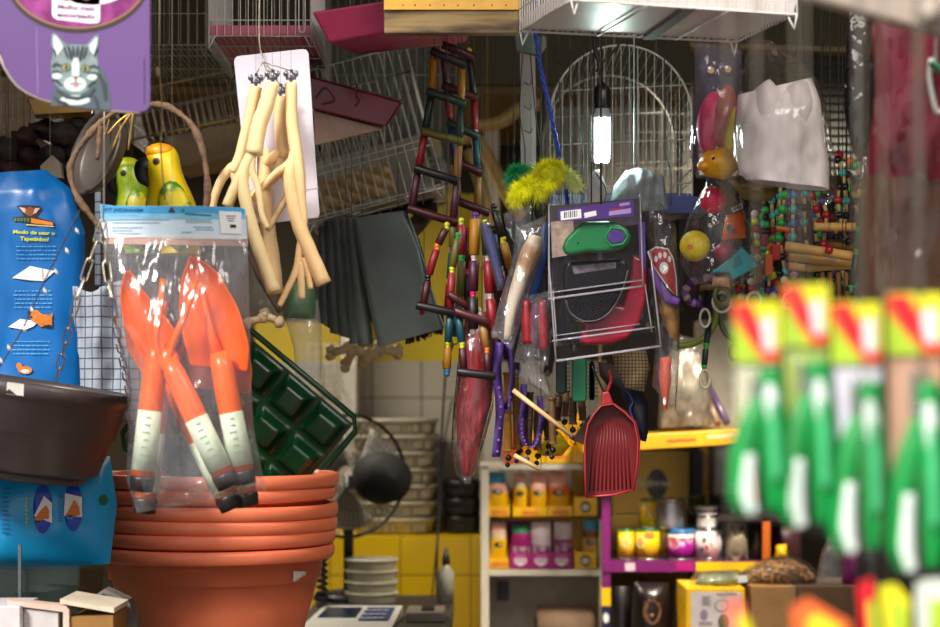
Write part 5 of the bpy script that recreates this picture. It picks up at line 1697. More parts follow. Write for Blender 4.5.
# ================================================================ cages
traypink = mat('tray dusty pink', (186, 92, 116), .4, var=.08)
traypale = mat('tray pale', (206, 196, 180), .4, var=.06)
def cage(name, label, x0, x1, ybot, ytop, Y, D, m, roll=0, step=9, rails=(.45,), tray=None, grp=None, floor=True, legs=True, wr=.0009, trayh=9, fstep=7, top=True, Mx=None):
 """wire cage: front rectangle in pixels at distance Y, D metres deep"""
 a, b = P(x0, ybot, Y), P(x1, ytop, Y)
 t = thing(name, label, 'cage', V(((a.x + b.x) / 2, Y + D / 2, a.z)), grp)
 M = Mx or (roty(roll, P((x0 + x1) / 2, ybot, Y)) if roll else Matrix())
 W, H = b.x - a.x, b.z - a.z
 def q(u, d, w): return M @ V((a.x + W * u, Y + D * d, a.z + H * w))
 nx = max(3, int(round((x1 - x0) / step)))
 ny = max(3, int(round(D / L(step, Y))))
 for nm, d in (('front_panel', 0), ('rear_panel', 1)):
  mb = MB(m)
  for i in range(nx + 1): mb.tube([q(i / nx, d, 0), q(i / nx, d, 1)], wr, 5, caps=False)
  for r in rails: mb.tube([q(0, d, r), q(1, d, r)], wr * 1.2, 5, caps=False)
  build(mb, nm, t)
 for nm, u in (('side_panel', 0), ('side_panel', 1)):
  mb = MB(m)
  for i in range(1, ny): mb.tube([q(u, i / ny, 0), q(u, i / ny, 1)], wr, 5, caps=False)
  for r in rails: mb.tube([q(u, 0, r), q(u, 1, r)], wr * 1.2, 5, caps=False)
  build(mb, nm, t)
 mb = MB(m)
 for w in (0, 1):
  mb.tube([q(0, 0, w), q(1, 0, w), q(1, 1, w), q(0, 1, w)], wr * 2, 6, closed=True)
 build(mb, 'frame', t)
 if floor:
  mb = MB(m)
  nf = max(3, int(round(W / L(fstep, Y))))
  for i in range(nf + 1): mb.tube([q(i / nf, 0, 0), q(i / nf, 1, 0)], wr * .8, 5, caps=False)
  for d in (.3, .7): mb.tube([q(0, d, -.003), q(1, d, -.003)], wr * 1.4, 5, caps=False)
  build(mb, 'floor_grille', t)
 if tray:
  h = L(trayh, Y) / H
  mb = MB(tray)
  o_, th = .012, .003
  lo = [q(.015, .02, .02), q(.985, .02, .02), q(.985, .98, .02), q(.015, .98, .02)]
  mb.hexa(lo, [p + (M.to_3x3() @ V((0, 0, th))) for p in lo])
  hi = [q(.01, .01, h), q(.99, .01, h), q(.99, .99, h), q(.01, .99, h)]
  for k in range(4):
   j = (k + 1) % 4
   mb.add([lo[k], lo[j], hi[j], hi[k]], [(0, 1, 2, 3)], False)
  build(mb, 'tray', t, solid=.002)
 if legs:
  mb = MB(m)
  for u in (0, 1):
   for d in (0, 1):
    s_ = .06 if u == 0 else -.06
    mb.tube([q(u, d, 0), q(u, d, -.0) + V((0, 0, -L(12, Y))), q(u + s_, d, 0)], wr * 1.6, 5)
  build(mb, 'foot', t)
 mb = MB(MATS['dull wire'])
 for u in (.2, .8):
  p = q(u, .5, 1)
  if p.z < ZTOP - .02: mb.tube([p, V((p.x, p.y, ZTOP))], .001, 5)
 if mb.v: build(mb, 'hanging_wire', t)
 return t, q

def door_hook(t, x, y0, y1, Y, m):
 mb = MB(m); mb.ptube([(x - 3, y0, Y), (x - 3, y1 - 5, Y), (x, y1, Y), (x + 3, y1 - 5, Y), (x + 3, y0, Y)], .0012, 26, 6); return build(mb, 'door_loop', t)

wl = mat('off-white wire', (196, 190, 184), .4, var=.05)  # plain pale wire colour of the pink-trayed cage
t, q = cage('bird_cage', 'wire bird cage with a dusty pink tray at the top behind the white card', 209, 311, 36, -60, 3.2, .3, wl, 0, 8, (.165,), traypink, 'bird cages', trayh=11)
door_hook(t, 302, -10, 32, 3.19, wl)
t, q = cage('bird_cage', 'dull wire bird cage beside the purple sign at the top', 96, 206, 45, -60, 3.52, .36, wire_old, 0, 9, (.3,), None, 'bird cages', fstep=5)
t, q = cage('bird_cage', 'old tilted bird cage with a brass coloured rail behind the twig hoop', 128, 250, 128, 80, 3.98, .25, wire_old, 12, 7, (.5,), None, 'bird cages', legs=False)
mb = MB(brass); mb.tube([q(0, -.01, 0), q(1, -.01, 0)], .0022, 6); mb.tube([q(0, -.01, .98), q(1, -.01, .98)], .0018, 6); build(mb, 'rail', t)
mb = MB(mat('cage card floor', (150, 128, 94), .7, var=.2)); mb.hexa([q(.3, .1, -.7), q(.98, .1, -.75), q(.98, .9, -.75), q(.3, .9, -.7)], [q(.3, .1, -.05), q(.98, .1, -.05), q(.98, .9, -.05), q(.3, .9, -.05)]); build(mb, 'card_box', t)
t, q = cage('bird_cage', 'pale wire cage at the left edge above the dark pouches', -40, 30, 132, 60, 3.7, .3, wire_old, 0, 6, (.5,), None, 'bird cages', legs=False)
mb = MB(mat('cage card floor', (150, 128, 94))); mb.hexa([q(.02, .5, .05), q(.98, .5, .05), q(.98, .95, .05), q(.02, .95, .05)], [q(.02, .5, .95), q(.98, .5, .95), q(.98, .95, .95), q(.02, .95, .95)]); build(mb, 'nest_box', t)
mb = MB(mat('gold tray', (150, 112, 40), .35, .3, var=.2)); mb.hexa([P(34, 115, 3.4), P(92, 112, 3.4), P(92, 118, 3.6), P(36, 119, 3.6)], [P(27, 98, 3.4), P(94, 98, 3.4), P(94, 100, 3.65), P(27, 100, 3.65)])
t = thing('seed_box', 'golden brown plastic seed box sticking out below the purple sign', 'box', P(60, 118, 3.5)); build(mb, 'drawer', t, bevel=.002); cord(t, 50, 100, 3.5); cord(t, 80, 100, 3.5)
# main tilted cage behind the ladders
t, q = cage('bird_cage', 'tilted white wire cage with a cardboard egg tray inside, above the dark bags', 306, 446, 205, 58, 3.7, .3, wire, 15, 9.5, (.30, .345), mat('cage tray clear', (170, 162, 152), .3), 'bird cages', trayh=3, fstep=12, wr=.0013)
mb = MB(mat('egg tray', (180, 144, 100), .85, var=.2))
def egg(u, v):
 p = q(.06 + .6 * u, .12 + .1 * (1 - v), .06 + .2 * v + .02 * u)
 p.y -= .008 * math.sin(u * 26) * math.sin(v * 14)
 return p
mb.grid(egg, 50, 22); build(mb, 'egg_tray', t, solid=.003)
mb = MB(mat('cage back card', (176, 166, 150), .7)); mb.hexa([q(.04, .9, .06), q(.96, .9, .06), q(.96, .95, .06), q(.04, .95, .06)], [q(.04, .9, .52), q(.96, .9, .52), q(.96, .95, .52), q(.04, .95, .52)]); build(mb, 'back_card', t)
mb = MB(film('acrylic', milk=.12, rough=.05, bump=0, gloss=.8)); mb.hexa([q(1.01, 0, 0), q(1.06, 0, 0), q(1.06, 1, 0), q(1.01, 1, 0)], [q(1.01, 0, .34), q(1.06, 0, .34), q(1.06, 1, .34), q(1.01, 1, .34)]); build(mb, 'side_feeder', t)
mb = MB(wire)
for u in (.3, .7): mb.tube([q(u, 0, 0), q(u + .02, -.05, -.03), q(u + .08, -.05, -.02)], .0015, 6)
build(mb, 'wire_clip', t)
# upright cage behind it
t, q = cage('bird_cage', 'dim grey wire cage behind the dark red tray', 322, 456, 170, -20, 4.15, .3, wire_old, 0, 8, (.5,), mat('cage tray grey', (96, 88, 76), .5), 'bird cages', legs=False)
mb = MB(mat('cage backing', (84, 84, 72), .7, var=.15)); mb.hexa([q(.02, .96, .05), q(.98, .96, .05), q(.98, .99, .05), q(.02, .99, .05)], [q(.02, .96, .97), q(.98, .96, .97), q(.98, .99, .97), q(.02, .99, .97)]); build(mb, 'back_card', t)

# trays
def solidpx(name, label, cat, lo, hi, m, bev=.003, extra=None):
 mb = MB(m); mb.hexa([P(*p) for p in lo], [P(*p) for p in hi])
 t = thing(name, label, cat, sum((P(*p) for p in lo), V((0, 0, 0))) / 4)
 build(mb, 'body', t, bevel=bev)
 return t
red = mat('tray dark red', (120, 8, 24), .18, var=.06)
t = solidpx('cage_tray', 'glossy dark red plastic tray right of the white card', 'tray', [(300, 106, 3.38), (386, 127, 3.38), (392, 122, 3.66), (302, 103, 3.66)], [(298, 73, 3.38), (402, 102, 3.38), (405, 100, 3.66), (300, 74, 3.66)], red)
mb = MB(wire)
for x in (318, 384): mb.tube([P(x, 85, 3.5), V((P(x, 0, 3.5).x, 3.5, ZTOP))], .001, 5)
build(mb, 'hanging_wire', t)
mb = MB(mat('tray relief', (112, 12, 26), .2)); mb.tube(spline([P(315, 98, 3.378), P(325, 88, 3.378), P(334, 100, 3.378), P(322, 104, 3.378)], 24), .0018, 6); mb.tube(spline([P(357, 84, 3.377), P(356, 96, 3.377), P(359, 100, 3.377), P(355, 106, 3.377)], 14), .0018, 6); build(mb, 'moulded_mark', t)
t = solidpx('tray_board', 'pale board under the dark red tray', 'board', [(314, 146, 3.4), (378, 130.5, 3.4), (384, 127, 3.64), (316, 137, 3.64)], [(314, 110, 3.4), (384, 128.4, 3.4), (386, 125, 3.64), (316, 109, 3.64)], mat('board buff', (186, 156, 132), .6))
mag = mat('tray magenta', (176, 50, 92), .35, var=.05)
t = solidpx('cage_tray', 'magenta plastic tray sticking out beside the wooden plank at the top', 'tray', [(329, 43, 3.10), (476, 16, 3.05), (466, 42, 3.42), (356, 55, 3.42)], [(312, 12, 3.08), (478, -14, 3.03), (476, 14, 3.5), (330, 24, 3.5)], mag, .004)
mb = MB(MATS['dull wire'])
for x, y in ((350, 8), (450, -6)): mb.tube([P(x, y, 3.25), V((P(x, 0, 3.25).x, 3.25, ZTOP))], .0012, 5)
build(mb, 'hanging_wire', t)
mb = MB(mat('tray mark', (214, 120, 150), .4)); mb.tube([P(405, 38.4, 3.2), P(418, 37, 3.2)], .0012, 6); build(mb, 'moulded_mark', t)
t = thing('wooden_crate', 'weathered wooden crate edge with a yellow painted strip at the top', 'crate', P(451, 33, 2.98))
weath = mat('weathered wood', (150, 124, 80), .7, col2=(64, 50, 32), scale=26, stretch=(.3, 1, 2.5), lo=.4, hi=.66)
mb = MB(weath); mb.pbox(384, 9, 519, 33, 2.96, .025); build(mb, 'plank', t, bevel=.002)
mb = MB(mat('strip ochre', (226, 170, 56), .5, var=.1)); mb.pbox(384, -8, 519, 9.5, 2.955, .04)
mb.use(inkk)
for x in (403, 415, 430, 444, 458, 474, 492, 506): mb.ball(P(x, 5.2, 2.955), .0014, 6)
build(mb, 'painted_strip', t)
mb = MB(weath); mb.pbox(384, -60, 519, -8, 2.97, .03); build(mb, 'plank', t)
mb = MB(MATS['dull wire'])
for x in (395, 508): mb.tube([P(x, -58, 2.985), V((P(x, 0, 2.985).x, 2.985, ZTOP))], .0015, 5)
build(mb, 'hanging_wire', t)

# white cage at the top centre
N1, N2, F2, F1 = P(571, 0, 2.7), P(797, 14, 2.7), P(737, 42, 2.91), P(520, 31, 2.935)
t = thing('bird_cage', 'clean white wire cage with white tray seen from below at the top', 'cage', (N1 + N2 + F1 + F2) / 4, 'bird cages')
ww = mat('cage white wire', (226, 220, 214), .4, var=.03)
Hc = V((0, 0, .3))
def qd(u, d, w): return (N1.lerp(N2, u)).lerp(F1.lerp(F2, u), d) + Hc * w
for nm, d in (('front_panel', 0), ('rear_panel', 1)):
 mb = MB(ww)
 for i in range(24): mb.tube([qd(i / 23, d, 0), qd(i / 23, d, 1)], .001, 5, caps=False)
 build(mb, nm, t)
for u in (0, 1):
 mb = MB(ww)
 for i in range(1, 20): mb.tube([qd(u, i / 20, 0), qd(u, i / 20, 1)], .0009, 5, caps=False)
 mb.tube([qd(u, 0, .12), qd(u, 1, .12)], .001, 5)
 build(mb, 'side_panel', t)
mb = MB(mat('white tray', (214, 206, 204), .35, var=.04))
lo = [qd(.01, .02, .01), qd(.99, .02, .01), qd(.99, .98, .01), qd(.01, .98, .01)]
hi = [qd(.0, .0, .07), qd(1, .0, .07), qd(1, 1, .07), qd(0, 1, .07)]
mb.hexa(lo, hi); build(mb, 'tray', t)
mb = MB(ww)
mb.tube([qd(0, 0, 0), qd(1, 0, 0), qd(1, 1, 0), qd(0, 1, 0)], .002, 6, closed=True)
for u in (.34, .7): mb.tube([qd(u, 0, -.004), qd(u + .02, 1, -.004)], .0016, 6)
for i in range(34): mb.tube([qd(i / 33, .9, -.002), qd(i / 33, 1, -.002)], .0006, 4, caps=False)
build(mb, 'frame', t)
mb = MB(mat('strap shade grey', (96, 92, 92), .6)); mb.hexa([qd(.50, -.02, -.012), qd(.55, -.02, -.012), qd(.62, 1.0, -.012), qd(.565, 1.0, -.012)], [qd(.50, -.02, -.007), qd(.55, -.02, -.007), qd(.62, 1.0, -.007), qd(.565, 1.0, -.007)]); build(mb, 'underside_strap', t, label='dark grey strap')
mb = MB(ww)
for (u, d, s_) in ((0, 0, 1), (1, 0, -1), (1, 1, -1), (0, 1, 1)):
 p = qd(u, d, 0); mb.tube([p, p + V((s_ * .004, 0, -.022)), p + V((s_ * .012, 0, -.001)) + (qd(u, .5, 0) - p) * .05], .0018, 6)
build(mb, 'foot', t)
mb = MB(MATS['dull wire'])
for u in (.2, .8): mb.tube([qd(u, .5, 1), V((qd(u, .5, 1).x, qd(u, .5, 1).y, ZTOP))], .0012, 5)
build(mb, 'hanging_wire', t)
mb = MB(mat('toy crimson', (170, 20, 30), .5))
rnd = random.Random(2)
for i in range(9):
 mb.use([MATS['toy crimson'], cgreen, navy, inkw][i % 4]); p = qd(.72 + .03 * i, .5, .05); mb.tube([p, p + V((.004, 0, .06))], .006, 8)
build(mb, 'bead_rack', t)

# arched cage behind the lamp
Y = 3.62
t = thing('arched_cage', 'large arched wire cage hanging behind the lit bulb', 'cage', P(620, 205, Y + .17), 'bird cages')
cx_, rx_, yt, yb_ = 621, 71, 45, 205
def arch(a, Yq): return P(cx_ - rx_ * math.cos(a), 118 - 73 * math.sin(a), Yq)
def arch_top(x): 
 f = min(1, abs(x - cx_) / rx_); return 118 - 73 * math.sqrt(max(0, 1 - f * f))
aw = mat('arched cage wire', (170, 168, 158), .4, var=.06)
for nm, Yq in (('front_panel', Y), ('rear_panel', Y + .34)):
 mb = MB(aw)
 for i in range(17):
  x = cx_ - rx_ + 2 * rx_ * (i + .5) / 17
  mb.tube([P(x, arch_top(x), Y) + V((0, Yq - Y, 0)), P(x, yb_, Y) + V((0, Yq - Y, 0))], .001, 5, caps=False)
 for y in (88, 142, 186):
  hw = rx_ if y > 118 else rx_ * math.sqrt(1 - ((118 - y) / 73) ** 2)
  mb.tube([P(cx_ - hw, y + 3, Y) + V((0, Yq - Y, 0)), P(cx_ + hw, y - 3, Y) + V((0, Yq - Y, 0))], .0013, 5)
 build(mb, nm, t)
mb = MB(aw)
for Yq in (Y, Y + .34):
 mb = MB(aw)
 pts = [P(cx_ - rx_, yb_, Y)] + [arch(PI * i / 24, Y) for i in range(25)] + [P(cx_ + rx_, yb_, Y)]
 mb.tube([p + V((0, Yq - Y, 0)) for p in pts], .0022, 6, closed=True)
 build(mb, 'frame', t)
mb = MB(aw)
for i in range(26):
 p = arch(PI * i / 25, Y); mb.tube([p, p + V((0, .34, 0))], .0008, 5, caps=False)
for i in range(7):
 for s_ in (-1, 1):
  p = P(cx_ + s_ * rx_, 118 + 87 * (i + 1) / 7, Y); mb.tube([p, p + V((0, .34, 0))], .0008, 5, caps=False)
build(mb, 'roof_wires', t)
mb = MB(mat('tray slate blue', (40, 50, 96), .4)); a, b = P(cx_ - rx_, 193, Y), P(cx_ + rx_, 206, Y); mb.box(((a.x + b.x) / 2, Y + .17, (a.z + b.z) / 2), (b.x - a.x, .34, a.z - b.z)); build(mb, 'tray', t, bevel=.003)
mb = MB(MATS['dull wire']); p = P(cx_, 45, Y) + V((0, .17, 0)); mb.tube([P(cx_, 45, Y), P(cx_, 45, Y) + V((0, .34, 0))], .0014, 5); mb.tube([p, V((p.x, p.y, ZTOP))], .001, 5); build(mb, 'hanging_wire', t)
# grey boards / second cage behind
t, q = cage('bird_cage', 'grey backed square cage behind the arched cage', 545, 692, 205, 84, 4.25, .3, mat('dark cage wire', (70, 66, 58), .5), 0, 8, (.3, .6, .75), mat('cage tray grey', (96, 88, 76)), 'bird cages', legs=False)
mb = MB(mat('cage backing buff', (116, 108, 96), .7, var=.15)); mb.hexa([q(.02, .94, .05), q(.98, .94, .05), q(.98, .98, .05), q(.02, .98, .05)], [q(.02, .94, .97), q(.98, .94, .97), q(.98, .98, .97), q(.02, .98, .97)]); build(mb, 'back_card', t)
# dark louvred shutter at the right back
Y = 4.35
t = thing('louvre_shutter', 'dark grey louvred shutter behind the white bag', 'shutter', P(790, 175, Y))
lm = mat('louvre grey', (48, 48, 41), .5, var=.1)
a, b = P(700, 175, Y), P(880, 54, Y)
mb = MB(lm)
n = 15
for i in range(n):
 z = a.z + (b.z - a.z) * (i + .5) / n
 mb.box(((a.x + b.x) / 2, Y + .02, z), (b.x - a.x, .004, (b.z - a.z) / n * 1.05), Matrix.Rotation(math.radians(-32), 3, 'X'))
build(mb, 'slats', t)
mb = MB(mat('beam pale wood', (130, 108, 66), .6, var=.15)); a2, b2 = P(690, 51, Y - .03), P(880, 45, Y - .03)
mb.hexa([P(690, 47, Y - .03), P(880, 53, Y - .03), P(880, 53, Y - .03) + V((0, .06, 0)), P(690, 47, Y - .03) + V((0, .06, 0))], [P(690, 42, Y - .03), P(880, 48, Y - .03), P(880, 48, Y - .03) + V((0, .06, 0)), P(690, 42, Y - .03) + V((0, .06, 0))]); build(mb, 'head_rail', t)
mb = MB(steel)
for x in (700, 875):
 p = P(x, 45, Y); mb.tube([p, V((p.x, p.y, ZTOP))], .003, 6)
build(mb, 'hanger_rod', t)

# ================================================================ bulb, cords, rope, strap, feather toy
Y = 3.3
t = thing('hanging_lamp', 'lit white tube bulb in a black socket hanging on a black cable', 'lamp', P(602, 162, Y))
c = P(602, 162, Y)
u_ = K * Y
mb = MB(black); mb.lathe([(0, 79 * u_), (4 * u_, 79 * u_), (5 * u_, 77 * u_), (7.5 * u_, 74 * u_), (8.6 * u_, 70 * u_), (8.6 * u_, 55 * u_), (7.8 * u_, 53 * u_), (0, 53 * u_)], c, 24); build(mb, 'socket', t)
mb = MB(mat('lamp base grey', (150, 156, 156), .4)); mb.lathe([(7.6 * u_, 53 * u_), (7.6 * u_, 49 * u_), (9.6 * u_, 48 * u_), (9.6 * u_, 44.5 * u_), (8.4 * u_, 43 * u_), (0, 43 * u_)], c, 24); build(mb, 'bulb_base', t)
em = mat('lamp glow', (226, 255, 246), .3, emit=60.0)
mb = MB(em)
for k in range(4):
 a = PI / 4 + k * PI / 2
 x, y = 4.6 * u_ * math.cos(a), 4.6 * u_ * math.sin(a)
 mb.tube([c + V((x, y, 43 * u_)), c + V((x, y, 4 * u_)), c + V((x * .8, y * .8, 1 * u_))], 4.2 * u_, 12)
build(mb, 'bulb_tube', t)
mb = MB(MATS['black cord']); mb.ptube([(602, 84, Y), (599, 64, Y), (594, 42, Y), (596, 10, Y)], [.003, .0035, .0045, .003]); mb.tube([P(596, 10, Y), V((P(596, 0, Y).x, Y, ZTOP))], .003, 8)
mb.ptube([(596, 72, Y - .005), (603, 62, Y - .008), (618, 46, Y), (624, 30, Y)], .0022); build(mb, 'cable', t)

for x0, pts in ((558, [(558, 60), (560, 100), (562, 140), (559, 200)]), (571, [(571, 50), (570, 90), (583, 150), (582, 205)]), (584, [(584, 40), (583, 120), (584, 200)]),
    (626, [(627, 42), (624, 100), (625, 140), (623, 190)]), (635, [(634, 40), (636, 60), (636, 100), (637, 172)]), (664, [(664, 46), (665, 100), (666, 150), (671, 176), (671, 205)]),
    (533, [(523, 45), (520, 110), (525, 150), (524, 180)]), (545, [(530, 50), (535, 110), (541, 150), (546, 165)])):
 mb = MB(MATS['black cord']); mb.ptube([(x, y, 3.4) for x, y in pts], .0012, 20, 6)
 p = P(pts[0][0], pts[0][1], 3.4); mb.tube([p, V((p.x, p.y, ZTOP))], .0012, 6)
 build(mb, 'black_cable', label='thin black cable hanging down in front of the cages around the bulb', cat='cable', group='black hanging cables')
rope = mat('blue rope', (30, 66, 170), .6, var=.25, scale=150)
mb = MB(rope)
base = spline([P(x, y, 3.22) for x, y in ((535, 30), (541, 70), (550, 110), (558, 150), (566, 190), (568, 214))], 120)
for ph in (0, PI):
 mb.tube([p + V((.0022 * math.cos(i * .55 + ph), .0022 * math.sin(i * .55 + ph), 0)) for i, p in enumerate(base)], .0024, 7)
mb.tube([base[0], V((base[0].x, base[0].y, ZTOP))], .004, 8)
build(mb, 'blue_rope', label='twisted blue rope slanting down left of the bulb', cat='rope')
mb = MB(mat('strap grey', (120, 108, 104), .6, var=.08)); mb.slab([(520, 48), (535, 48), (536, 110), (536, 185), (521, 185)], 3.5, .004)
p = P(527, 48, 3.5); mb.box((p.x, p.y + .002, (p.z + ZTOP) / 2), (L(13, 3.5), .004, ZTOP - p.z))
mb.use(mat('strap stitch', (80, 70, 68), .7))
for y in (82, 106, 130):
 mb.ptube([(524, y, 3.499), (530, y + 3, 3.499), (532, y - 2, 3.499)], .0012, 8, 5)
build(mb, 'grey_strap', label='flat grey strap hanging behind the blue rope', cat='strap')
mb = MB(mat('clip green', (16, 60, 34), .4)); mb.slab([(515, 36), (545, 36), (547, 46), (540, 55), (517, 50)], 3.3, .02); p = P(530, 36, 3.31); mb.tube([p, V((p.x, p.y, ZTOP))], .001, 5)
build(mb, 'green_clip', label='dark green clip at the top of the blue rope', cat='clip')

# feather toy
Y = 3.15
t = thing('feather_toy', 'fluffy green and yellow feather cat toy below the blue rope', 'cat toy', P(530, 300, Y))
rnd = random.Random(6)
def plume(pp, n, m, name, ln):
 mb = MB(m)
 sp_ = spline([P(x, y, Y + z) for x, y, z in pp], 40)
 mb.tube(sp_, .0006, 5)
 for i in range(n):
  f = rnd.random() ** .8 * 39
  p0 = sp_[int(f)]
  d = V((rnd.gauss(0, 1), rnd.gauss(0, .7), rnd.gauss(0, 1))).normalized()
  l = L(ln, Y) * (.45 + .65 * rnd.random()) * (1 - .35 * f / 39)
  s_ = d.cross(V((0, 1, .3))).normalized() * .00042
  q_ = d.cross(V((rnd.gauss(0, 1), rnd.gauss(0, 1), rnd.gauss(0, 1)))) * .45 + V((0, 0, -.35))
  vs = []
  for k, a in enumerate((0, .4, .75, 1)):
   p = p0 + d * l * a + q_ * l * a * a
   w_ = (1.2, 1.1, .8, .2)[k]
   vs += [p - s_ * w_, p + s_ * w_]
  mb.add(vs, [(0, 1, 3, 2), (2, 3, 5, 4), (4, 5, 7, 6)])
 return build(mb, name, t)
fgr, fye, fpa = mat('feather green', (12, 140, 84), .8, var=.35, scale=50), mat('feather yellow', (236, 228, 16), .8, var=.3, scale=50), mat('feather pale', (214, 220, 140), .8, var=.2)
plume([(538, 188, 0), (530, 174, .01), (518, 170, .0), (512, 178, 0)], 2000, fgr, 'green_feather', 15)
plume([(538, 188, -.01), (530, 184, -.02), (520, 188, -.02), (514, 198, -.02)], 2000, fye, 'yellow_feather', 15)
plume([(538, 188, 0), (538, 176, -.01), (548, 166, 0), (560, 166, 0)], 2300, fye, 'yellow_feather', 16)
plume([(540, 188, 0), (548, 184, -.02), (554, 178, -.01), (560, 178, 0)], 1200, fye, 'yellow_feather', 10)
plume([(552, 170, 0), (562, 172, .01), (572, 178, .01), (578, 186, .01)], 1300, fpa, 'pale_feather', 13)
mb = MB(black); mb.ptube([(538, 186, Y), (533, 200, Y), (532, 230, Y), (532, 262, Y)], .0022, 16, 6); build(mb, 'handle', t)
mb = MB(MATS['string']); mb.tube([P(540, 182, Y), V((P(540, 0, Y).x, Y + .0, ZTOP))], .0007, 5); build(mb, 'hanging_string', t)

# crumpled pale bags above the leash pack
crw = mat('crumpled white', (214, 212, 212), .5, var=.08, bump=.5, bscale=40)
mb = MB(crw); mb.bag([(590, 172), (587, 188), (588, 212)], [(600, 169), (607, 188), (604, 212)], 3.28, .014, 12, 16, .006, 41, freq=40)
mb.use(black); mb.ptube([(594, 170, 3.262), (606, 190, 3.262), (602, 210, 3.262)], .001); mb.tube([P(594, 170, 3.28), V((P(594, 0, 3.28).x, 3.28, ZTOP))], .001, 5)
build(mb, 'white_pouch', label='small white pouch hanging under the bulb', cat='pouch')
mb = MB(mat('pale mint bag', (176, 190, 194), .45, var=.08, bump=.6, bscale=30)); mb.bag([(626, 170), (614, 186), (608, 212)], [(640, 168), (664, 176), (668, 210)], 3.3, .035, 26, 22, .022, 42, freq=34)
mb.tube([P(634, 170, 3.3), V((P(634, 0, 3.3).x, 3.3, ZTOP))], .001, 5)
build(mb, 'plastic_bag', label='crumpled pale blue white plastic bag right of the white pouch', cat='bag')
# ================================================================ dark folded bags under the tilted cage
binbag = mat('bin bag', (74, 80, 74), .34, var=.1, scale=14)
Y = 3.62
specs = [
 ([(318, 225), (330, 222), (332, 330), (319, 322)], 3.80, 'dark grey folded bin bag at the far left of the fan of bags'),
 ([(325, 222), (338, 219), (345, 336), (330, 333)], 3.76, 'dark grey folded bin bag second from the left in the fan'),
 ([(332, 221), (346, 218), (356, 340), (340, 336)], 3.72, 'dark grey folded bin bag third from the left in the fan'),
 ([(339, 220), (352, 217), (365, 342), (350, 344)], 3.68, 'dark grey folded bin bag third from the right in the fan'),
 ([(345, 219), (358, 216), (373, 344), (358, 346)], 3.645, 'dark grey folded bin bag second from the right in the fan')]
for k, (q_, Yk, lab) in enumerate(specs):
 mb = MB(binbag)
 mb.bag([q_[0], q_[3]], [q_[1], q_[2]], Yk, .012, 8, 22, .006, 50 + k, env=lambda v: 1, freq=16)
 p = P((q_[0][0] + q_[1][0]) / 2, q_[0][1], Yk); mb.tube([p, V((p.x, p.y, ZTOP))], .0008, 5)
 build(mb, 'bin_bag', label=lab, cat='bin bag', group='fan of dark bin bags')
mb = MB(binbag)
mb.bag([(352, 219), (360, 262), (369, 305), (378, 347)], [(405, 211), (420, 240), (432, 290), (445, 328)], 3.6, .014, 24, 30, .004, 57, env=lambda v: 1, freq=8, side=.25)
for x in (362, 398): 
 p = P(x, 216, 3.6); mb.tube([p, V((p.x, p.y, ZTOP))], .0008, 5)
build(mb, 'bin_bag', label='large flat dark grey bin bag at the front of the fan', cat='bin bag', group='fan of dark bin bags')
mb = MB(mat('pack edge shine', (120, 128, 126), .2)); mb.ptube([(408, 214, 3.59), (424, 262, 3.59), (434, 298, 3.59), (446, 332, 3.59)], .0016, 16, 5); build(mb, 'clear_edge', label='shiny clear sleeve edge along the right side of the large bin bag', cat='sleeve')
# crumpled tops
mb = MB(mat('bin bag top', (36, 38, 36), .3, bump=.6, bscale=40)); mb.bag([(330, 222), (326, 232), (334, 244)], [(436, 196), (438, 214), (418, 236)], 3.92, .05, 26, 12, .03, 61, freq=22)
build(mb, 'bin_bag', label='crumpled black bag bundle right below the tilted cage', cat='bin bag', group='fan of dark bin bags')
mb = MB(mat('black fringe', (16, 14, 14), .7))
rnd = random.Random(9)
for i in range(120):
 x = 405 + rnd.random() * 38; p = P(x, 320 - (x - 405) * .3, 3.75 + rnd.random() * .05); q_ = p + V((rnd.gauss(0, .004), 0, -L(16 + 10 * rnd.random(), 3.75))); mb.tube([p, q_], .0016, 4)
p = P(424, 314, 3.775); mb.tube([P(405, 320, 3.775), p, P(443, 309, 3.775)], .004, 6); mb.tube([p, V((p.x, p.y, ZTOP))], .0008, 5)
build(mb, 'black_brush', label='black bristle fringe of a brush below the large bin bag', cat='brush')
mb = None
for k, (x, y, a) in enumerate(((340, 350, 15), (358, 351, -25), (372, 354, 30), (388, 350, -10), (350, 356, 60))):
 Yk = 4.0
 t = thing('rawhide_bone', 'cream rawhide bone in the bunch below the dark bin bags', 'rawhide bone', P(x, y + 6, Yk), 'rawhide bones below the bin bags')
 d = V((math.cos(math.radians(a)), 0, math.sin(math.radians(a)))) * .02
 c = P(x, y, Yk + .01 * k)
 mb = MB(MATS['rawhide']); mb.tube([c - d, c, c + d], [.012, .01, .012], 12)
 for s_ in (-1, 1):
  for e in (-1, 1): mb.ball(c + d * s_ * 1.1 + V((0, 0, e * .007)), .0115, 10, lump=.3, seed=k + e)
 build(mb, 'bone', t); mb = MB(MATS['string']); mb.tube([c, V((c.x, c.y, ZTOP))], .0007, 5); build(mb, 'string', t)

